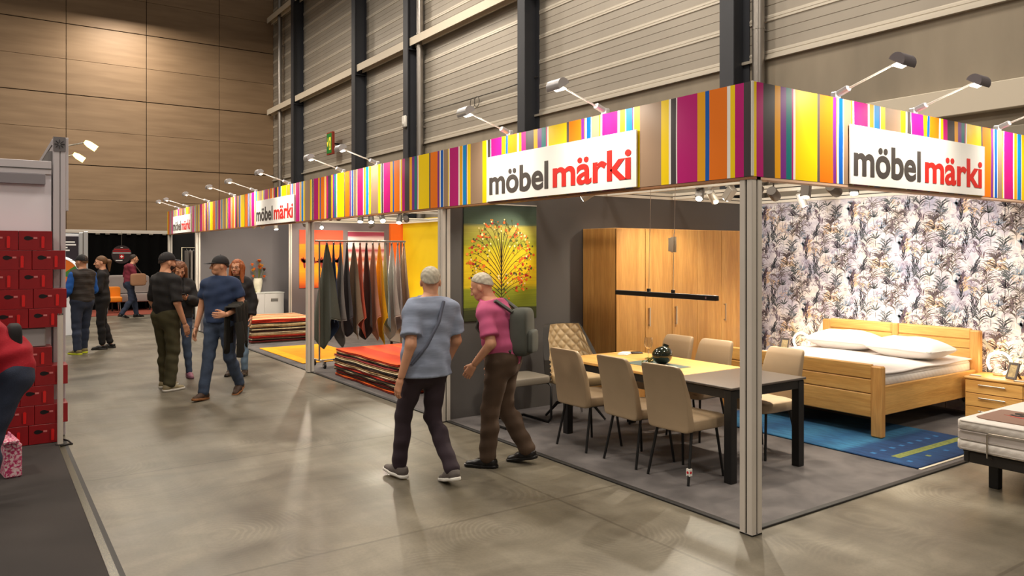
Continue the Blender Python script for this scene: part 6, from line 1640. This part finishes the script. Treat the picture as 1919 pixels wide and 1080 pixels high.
        if kind == 'cap':
            f = Field((-0.12, -0.14, -0.04), (0.12, 0.14, 0.16), 0.006); f.ell((0, -0.010, 0.022), (0.088, 0.106, 0.104))
            f.keep(lambda X, Y, Z: 0.022 - 0.10 * (Y + 0.0) * 0 - Z + 0.12 * np.minimum(0, Y) + 0 * X); o = hobj('cap', f, m)
            bf = Field((-0.10, 0.02, -0.03), (0.10, 0.24, 0.08), 0.005); sg = 1
            bf.rc((0, 0.075, 0.028), (0, 0.135, 0.020), 0.078, 0.062, 0.01, (1, 1, 0.075)); b_ = vmesh('brim', bf.mesh(), hh[2] if len(hh) > 2 else m); ob = link('brim', b_, o)
            if len(hh) > 3 and hh[3]: ob.matrix_local = Matrix.Rotation(R(180), 4, 'Z')
            q = MB(); q.ball((0, -0.01, 0.126), 0.008, 8, 6); q.build('cap_button', m, o, smooth=60)
        if kind == 'long':
            L = hh[2] if len(hh) > 2 else 0.36
            f = Field((-0.16, -0.17, -0.50), (0.16, 0.15, 0.15), 0.0075); f.ell((0, -0.016, 0.026), (0.088, 0.104, 0.100))
            f.rc((0, -0.06, -0.02), (0, -0.075, -L), 0.085, 0.075, 0.04, (1.15, 0.55, 1))
            for s in (-1, 1): f.rc((s * 0.070, 0.01, 0.02), (s * 0.098, 0.03, -L * 0.9), 0.034, 0.034, 0.03, (1, 1, 1))
            f.noise(lambda X, Y, Z: 0.004 * np.sin(130 * X + 8 * Z) * np.cos(110 * Y + 6 * Z))
            f.keep(lambda X, Y, Z: np.where((np.abs(X) < 0.058) & (Y > 0.02), (0.052 + 0.35 * np.abs(X)) - Z, -1.0) * 0.8); hobj('hair', f, m)
        if kind == 'tail':
            f = Field((-0.11, -0.24, -0.30), (0.11, 0.14, 0.15), 0.006); f.ell((0, -0.014, 0.026), (0.082, 0.101, 0.096))
            f.keep(lambda X, Y, Z: np.where(Y > -0.02, (0.02 + 0.5 * Y) - Z, -0.08 - Z) + 0 * X)
            f.rc((0, -0.09, 0.03), (0, -0.14, 0.0), 0.03, 0.04, 0.02); f.rc((0, -0.14, 0.0), (0, -0.13, -0.18), 0.042, 0.015, 0.02); hobj('hair', f, m)
        if kind == 'beard':
            f = Field((-0.09, -0.04, -0.13), (0.09, 0.13, 0.02), 0.005); f.ell((0, 0.030, -0.052), (0.064, 0.068, 0.074)); f.keep(lambda X, Y, Z: np.maximum(Z + 0.045 - 0.9 * np.maximum(0, 0.05 - Y), 0.012 - Y) + 0 * X)
            f.keep(lambda X, Y, Z: np.where(np.abs(Z + 0.073) < 0.012, 0.024 - np.abs(X), -1.0) + 0 * Y); hobj('beard', f, m)
        if kind == 'glasses':
            q = MB()
            for s in (-1, 1):
                q.tube([(s * 0.033 + 0.022 * math.cos(a), 0.104, -0.004 + 0.017 * math.sin(a)) for a in [2 * PI * k / 16 for k in range(16)]], 0.0022, 5, closed=True); q.tube([(s * 0.055, 0.104, 0.002), (s * 0.080, 0.02, 0.002)], 0.002, 5)
            q.tube([(-0.011, 0.104, 0), (0.011, 0.104, 0)], 0.002, 5); o = q.build('glasses', m, t, smooth=60); o.matrix_local = HM
    return t

JEANS = M('denim_blue', (66, 80, 104), 0.85, var=0.25, vscale=9, bump=.2, bscale=160); JEANSD = M('denim_dark', (44, 52, 72), 0.85, var=0.2, vscale=9, bump=.2, bscale=160); JEANSL = M('denim_light', (120, 144, 168), 0.85, var=0.2, vscale=9, bump=.2, bscale=160)
BLK = M('cloth_black', (24, 22, 24), 0.85, var=.2); OLV = M('cloth_olive', (70, 66, 44), 0.85, var=.15, vscale=8); NAVY = M('cloth_navy', (38, 54, 86), 0.85, var=.12, vscale=6)
KHAKI = M('shoe_khaki', (150, 138, 108), 0.7); BROWNS = M('shoe_brown', (66, 46, 34), 0.6); BLKS = M('shoe_black', (22, 20, 20), 0.35); GREYH = M('hair_grey', (186, 178, 160), 0.7, var=.15, vscale=40); DKH = M('hair_dark', (44, 32, 26), 0.6, var=.2, vscale=40)
AUB = M('hair_auburn', (112, 68, 40), 0.55, var=.25, vscale=40); REDH = M('hair_red', (148, 78, 34), 0.55, var=.25, vscale=40); BRH = M('hair_brown', (96, 66, 40), 0.6, var=.2, vscale=40)

# man in grey blue shirt walking away down the aisle
gm = person('person in grey blue short sleeved shirt and dark trousers walking down the aisle', (-1.18, 2.18), 4, 1.70,
       J={'kn' + 'l': (-0.11, 0.16, 0.53), 'anl': (-0.115, 0.22, 0.10), 'fpl': 4, 'knr': (0.10, 0.05, 0.50), 'anr': (0.10, -0.24, 0.125), 'fpr': -14, 'pel': (0, 0, 0.955),
          'ell': (-0.20, -0.10, 1.13), 'wrl': (-0.25, -0.04, 0.88), 'elr': (0.30, 0.0, 1.12), 'wrr': (0.30, 0.14, 0.92), 'chest': (0.03, 0.02, 1.28), 'neck': (0.06, 0.02, 1.46), 'head': (0.085, 0.06, 1.62), 'shl': (-0.13, -0.01, 1.40), 'shr': (0.25, -0.01, 1.39)},
       top={'m': M('shirt_grey_blue', (138, 148, 170), 0.85, var=.1, vscale=10, stretch=(1, 1, 6)), 'sl': 0.72, 'hem': 0.86, 'g': 0.028, 'flare': 0.03}, bottom={'m': M('trouser_plum', (50, 38, 46), 0.85), 'g': 0.010, 'gl': 0.022},
       shoes={'m': M('shoe_grey', (92, 84, 80), 0.7), 'sole': WHITE, 'kind': 'sneaker'}, hair=[('short', GREYH)], head=(-30, -6), bulk=1.12)
q = MB(); q.tube([(0.10, -0.115, 1.46), (0.02, -0.165, 1.30), (-0.10, -0.175, 1.12), (-0.19, -0.10, 0.98)], 0.014, 6); q.build('shoulder_strap', M('strap_grey', (84, 88, 104), .8), gm, smooth=60)

# man in pink shirt with a backpack
pm = person('person in pink shirt and brown trousers walking beside the one in grey blue', (-0.42, 2.22), 38, 1.68,
       J={'anl': (-0.12, 0.10, 0.085), 'knl': (-0.11, 0.08, 0.50), 'anr': (0.11, -0.20, 0.12), 'knr': (0.11, 0.02, 0.49), 'fpr': -12, 'chest': (0, 0.06, 1.26), 'neck': (0, 0.13, 1.43), 'head': (0, 0.20, 1.575),
          'shl': (-0.19, 0.10, 1.36), 'shr': (0.19, 0.10, 1.36), 'ell': (-0.26, 0.02, 1.10), 'wrl': (-0.22, 0.18, 0.92), 'elr': (0.27, 0.0, 1.09), 'wrr': (0.28, 0.14, 0.88)},
       top={'m': M('shirt_pink', (186, 84, 124), 0.85, var=.1), 'sl': 0.75, 'hem': 0.90, 'g': 0.024}, bottom={'m': M('trouser_brown', (78, 60, 46), 0.85, var=.15), 'g': 0.022, 'gl': 0.034},
       shoes={'m': BLKS, 'sole': BLKS, 'kind': 'dress'}, hair=[('short', GREYH)], head=(0, -22), bulk=1.12)
bp = thing('backpack', 'dark grey green backpack on the back of the person in pink', 'backpack', (-0.42, 2.22, 0), R(38))
bp.scale = (0.96, 0.96, 0.96)
BPM = M('backpack_grey', (72, 74, 68), 0.8, var=.15)
q = MB(); sell(q, (0.03, -0.17, 1.18), (0.15, 0.085, 0.21), 0.4); q.build('pack_body', BPM, bp, smooth=60)
q = MB(); sell(q, (0.03, -0.265, 1.10), (0.11, 0.03, 0.10), 0.4); q.build('front_pocket', BPM, bp, smooth=60)
for s in (-1, 1):
    q = MB(); q.tube([(s * 0.10, -0.12, 1.36), (s * 0.12, 0.02, 1.455), (s * 0.13, 0.15, 1.38), (s * 0.14, 0.19, 1.22), (s * 0.17, 0.05, 1.06), (s * 0.13, -0.12, 1.02)], 0.018, 6); q.build('shoulder_strap', BPM, bp, smooth=60)

# group of four
person('person in black shirt, olive trousers and dark cap with folded sleeves', (-2.06, 7.72), -62, 1.80,
       J={'ell': (-0.24, -0.02, 1.12), 'wrl': (-0.24, 0.10, 0.88), 'elr': (0.25, -0.04, 1.12), 'wrr': (0.26, 0.06, 0.86), 'anl': (-0.12, 0.08, 0.085), 'knl': (-0.11, 0.06, 0.50), 'anr': (0.15, -0.07, 0.085), 'knr': (0.13, 0.0, 0.50)},
       top={'m': BLK, 'sl': 0.95, 'hem': 0.90, 'g': 0.016}, bottom={'m': OLV, 'g': 0.020, 'gl': 0.034, 'wr': .005}, shoes={'m': KHAKI, 'sole': WHITE, 'lace': WHITE}, hair=[('short', DKH), ('cap', M('cap_black', (28, 26, 30), .8), M('cap_grey', (120, 118, 130), .8)), ('beard', DKH)], head=(-14, -4), bulk=1.06, res=.011)
wp_ = person('person with long auburn hair looking down at a phone, wearing ripped jeans', (-1.72, 8.62), 174, 1.68, fem=True,
       J={'ell': (-0.22, 0.04, 1.14), 'wrl': (-0.05, 0.24, 1.20), 'elr': (0.22, 0.04, 1.14), 'wrr': (0.06, 0.24, 1.19), 'hdl': (0.25, 1, 0.2), 'hdr': (-0.25, 1, 0.2), 'anl': (-0.13, 0.06, 0.085), 'anr': (0.10, -0.04, 0.085), 'head': (0, 0.05, 1.625)},
       palm=((0, 0.2, 1), (0, 0.2, 1)), top={'m': BLK, 'sl': 1.9, 'hem': 0.95, 'g': 0.010, 'neck': 0.06}, jacket={'m': M('jacket_black', (30, 28, 30), .8), 'sl': 1.85, 'hem': 0.90, 'g': 0.024, 'ga': .014, 'open': 1},
       bottom={'m': JEANS, 'g': 0.004, 'gl': 0.006}, shoes={'m': M('boot_pink', (150, 96, 116), .4), 'sole': M('boot_sole_pink', (120, 80, 96), .6), 'kind': 'boot', 'lace': WHITE}, hair=[('long', AUB)], head=(0, -28), res=.011)
ph = thing('mobile_phone', 'black mobile phone held by the person with auburn hair', 'phone', (-1.72, 8.62, 0), R(174))
q = MB(); q.obox((0, 0.345, 1.195), (0.075, 0.15, 0.010), (R(28), 0, 0), 0.003); q.build('phone_body', BLKS, ph)
q = MB(); q.obox((0, 0.342, 1.2015), (0.066, 0.135, 0.002), (R(28), 0, 0)); q.build('screen', M('screen_dark', (30, 32, 40), .1), ph)
for (z, s) in ((0.56, 1), (0.62, -1)):
    q = MB(); q.ball((s * 0.10, 0.07, z), (0.030, 0.012, 0.018), 10, 6); q.build('ripped_knee', SKIN, wp_, smooth=60)
person('person in navy shirt, jeans and black cap carrying a dark jacket over the arm', (-1.60, 6.80), 140, 1.76,
       J={'anl': (-0.13, 0.02, 0.085), 'knl': (-0.13, 0.10, 0.50), 'knr': (0.10, 0.10, 0.52), 'anr': (0.10, 0.24, 0.085), 'anl': (-0.12, -0.28, 0.12), 'knl': (-0.11, -0.02, 0.49), 'fpl': -14, 'fpr': 6,
          'ell': (-0.28, -0.02, 1.13), 'wrl': (-0.20, 0.24, 1.04), 'hdl': (0.5, 1, 0), 'elr': (0.26, -0.04, 1.12), 'wrr': (0.29, 0.04, 0.87)},
       top={'m': NAVY, 'sl': 0.62, 'hem': 0.92, 'g': 0.018}, bottom={'m': JEANS, 'g': 0.014, 'gl': 0.024, 'belt': BROWNS}, shoes={'m': BROWNS, 'sole': M('sole_tan', (150, 100, 60), .7)}, hair=[('short', DKH), ('cap', M('cap_black', (28, 26, 30)))], head=(-50, 0), bulk=1.10, res=.011)
jk = thing('folded_jacket', 'dark jacket hanging over the arm of the person in navy', 'jacket', (-1.60, 6.80, 0), R(140))
q = MB()
def jf(u, v):
    a = (u - .5) * 2; side = 1 if v > .5 else -1; d = abs(v - .5) * 2
    return (-0.245 + 0.05 * a - 0.02 * d + 0.02 * math.sin(7 * a), 0.10 + 0.15 * a + side * 0.01, 1.145 - 0.03 * a - (0.62 + 0.10 * math.sin(a * 4)) * max(0, d - .08)) if False else (-0.25 + side * (0.055 + 0.03 * d) + 0.018 * math.sin(9 * a + 3 * d), 0.10 + 0.13 * a, 1.155 - 0.035 * a - 0.60 * max(0, d - .10) - 0.05 * math.sin(a * 4) * d)
q.grid(jf, 20, 30); o = q.build('draped_cloth', M('jacket_olive_black', (34, 32, 28), .85, var=.2), jk, smooth=70, fix=False); md = o.modifiers.new('th', 'SOLIDIFY'); md.thickness = 0.02
q = MB(); q.tube([(-0.33, 0.20, 0.95), (-0.36, 0.20, 0.75), (-0.34, 0.19, 0.52)], [0.05, 0.05, 0.04], 10); q.build('loose_sleeve', M('jacket_olive_black', (34, 32, 28)), jk, smooth=60)
person('person with long red hair and glasses in black jacket behind the person in navy', (-0.98, 8.35), 150, 1.70, fem=True,
       J={'ell': (-0.22, -0.03, 1.12), 'wrl': (-0.22, 0.06, 0.90)}, top={'m': BLK, 'sl': 1.9, 'hem': 0.93, 'g': 0.010}, jacket={'m': M('jacket_black', (30, 28, 30)), 'sl': 1.9, 'hem': 0.86, 'g': 0.026, 'ga': .016, 'open': 1},
       bottom={'m': JEANSL, 'g': 0.006, 'gl': 0.010}, shoes={'m': M('boot_brown', (70, 52, 40), .6), 'sole': BLKS, 'kind': 'boot'}, hair=[('long', REDH, 0.30), ('glasses', CHROME)], head=(-8, 0), res=.011, bulk=1.05)

# couple talking at the aisle end
person('person in black padded vest, blue sleeves and cap talking to someone in black', (-2.60, 12.35), 30, 1.76,
       J={'ell': (-0.26, 0.0, 1.13), 'wrl': (-0.16, 0.22, 1.02), 'elr': (0.25, 0.02, 1.12), 'wrr': (0.14, 0.22, 1.0), 'anr': (0.11, 0.12, 0.085), 'knr': (0.11, 0.08, 0.5)},
       top={'m': M('sleeve_blue', (24, 84, 164), .8), 'sl': 1.92, 'hem': 0.93, 'g': 0.008, 'ga': .012}, jacket={'m': M('vest_black', (44, 38, 36), .7, bump=.8, bscale=14, stretch=(.2, .2, 3)), 'sl': 0, 'hem': 0.92, 'g': 0.030, 'name': 'padded_vest'},
       bottom={'m': JEANSD, 'g': 0.016, 'gl': 0.026}, shoes={'m': M('shoe_olive', (110, 98, 60), .7), 'sole': M('sole_lime', (196, 204, 40), .6)}, hair=[('short', BRH), ('cap', M('cap_black', (28, 26, 30)), M('cap_black', (28, 26, 30)))], head=(16, 0), bulk=1.08, res=.012)
person('person in black with tied back hair facing the person in the vest', (-2.22, 12.95), 78, 1.74, fem=True,
       J={'ell': (-0.22, 0.02, 1.13), 'wrl': (-0.06, 0.24, 1.04), 'elr': (0.22, 0.02, 1.13), 'wrr': (0.05, 0.25, 1.04), 'hdl': (.4, 1, 0), 'hdr': (-.4, 1, 0), 'anr': (0.10, -0.14, 0.085), 'knr': (0.1, 0, 0.5)},
       top={'m': BLK, 'sl': 1.1, 'hem': 0.88, 'g': 0.016}, bottom={'m': M('trouser_black', (20, 18, 20), .85), 'g': 0.010, 'gl': 0.020, 'upto': 1.88}, shoes={'m': BLKS, 'sole': BLKS, 'kind': 'dress'}, hair=[('tail', BRH)], head=(10, -4), res=.012)
fm = person('person in dark red shirt and jeans walking past the grey sofa with a bag', (-0.72, 20.25), -80, 1.76,
       J={'anl': (-0.1, 0.22, 0.085), 'knl': (-0.1, 0.16, 0.5), 'anr': (0.1, -0.24, 0.12), 'knr': (0.1, 0.02, 0.48), 'fpr': -14, 'elr': (0.24, 0.08, 1.12), 'wrr': (0.16, 0.28, 1.05), 'chest': (0, .04, 1.28), 'neck': (0, .07, 1.46), 'head': (0, .12, 1.625)},
       top={'m': M('shirt_dark_red', (120, 36, 54), .85), 'sl': 1.0, 'hem': 0.93, 'g': 0.018}, bottom={'m': JEANSD, 'g': 0.014, 'gl': 0.022}, shoes={'m': BLKS, 'sole': BLKS}, hair=[('short', DKH)], res=.014)
sb = thing('shoulder_bag', 'beige bag carried by the person in dark red', 'bag', (-0.72, 20.25, 0), R(-80))
q = MB(); sell(q, (0.27, 0.14, 1.06), (0.06, 0.20, 0.17), 0.35); q.build('bag_body', M('bag_beige', (160, 118, 88), .7), sb, smooth=60)
q = MB(); q.tube([(0.24, 0.02, 1.2), (0.17, 0.06, 1.47), (0.10, 0.08, 1.50), (0.24, 0.26, 1.2)], 0.014, 6); q.build('bag_strap', BROWNS, sb, smooth=60)

# visitor at the red boxes
person('person in red sweater and dark jeans leaning towards the red boxes', (-3.99, 3.40), 92, 1.78,
       J={'pel': (0, -0.10, 0.94), 'hil': (-.092, -.10, .90), 'hir': (.092, -.10, .90), 'knl': (-.10, .02, .49), 'knr': (.10, .04, .49), 'anl': (-.1, .06, .085), 'anr': (.1, .10, .085), 'chest': (0, 0.10, 1.22), 'neck': (0, 0.26, 1.37), 'head': (0, 0.36, 1.50), 'shl': (-0.19, 0.21, 1.30), 'shr': (0.19, 0.21, 1.30), 'elr': (0.26, 0.20, 1.02), 'wrr': (0.20, 0.38, 0.88), 'ell': (-0.28, 0.08, 1.05), 'wrl': (-0.25, 0.26, 0.86)},
       top={'m': M('sweater_red', (160, 18, 36), .85, bump=.15, bscale=90), 'sl': 1.6, 'hem': 0.90, 'g': 0.022, 'ga': .014}, bottom={'m': JEANSD, 'g': 0.016, 'gl': 0.026}, shoes={'m': BLKS, 'sole': BLKS}, hair=[('short', DKH)], head=(0, -20), bulk=1.1)
bk = thing('backpack', 'black rucksack worn by the person in the red sweater', 'backpack', (-3.99, 3.40, 0), R(92))
q = MB(); sell(q, (0.0, -0.13, 1.12), (0.13, 0.045, 0.17), 0.4); q.build('pack_body', BLK, bk, smooth=60)
for s in (-1, 1):
    q = MB(); q.tube([(s * 0.09, 0.02, 1.28), (s * 0.11, 0.20, 1.385), (s * 0.12, 0.32, 1.28), (s * 0.15, 0.2, 1.06), (s * 0.12, -0.05, 1.0)], 0.02, 6); q.build('shoulder_strap', BLK, bk, smooth=60)
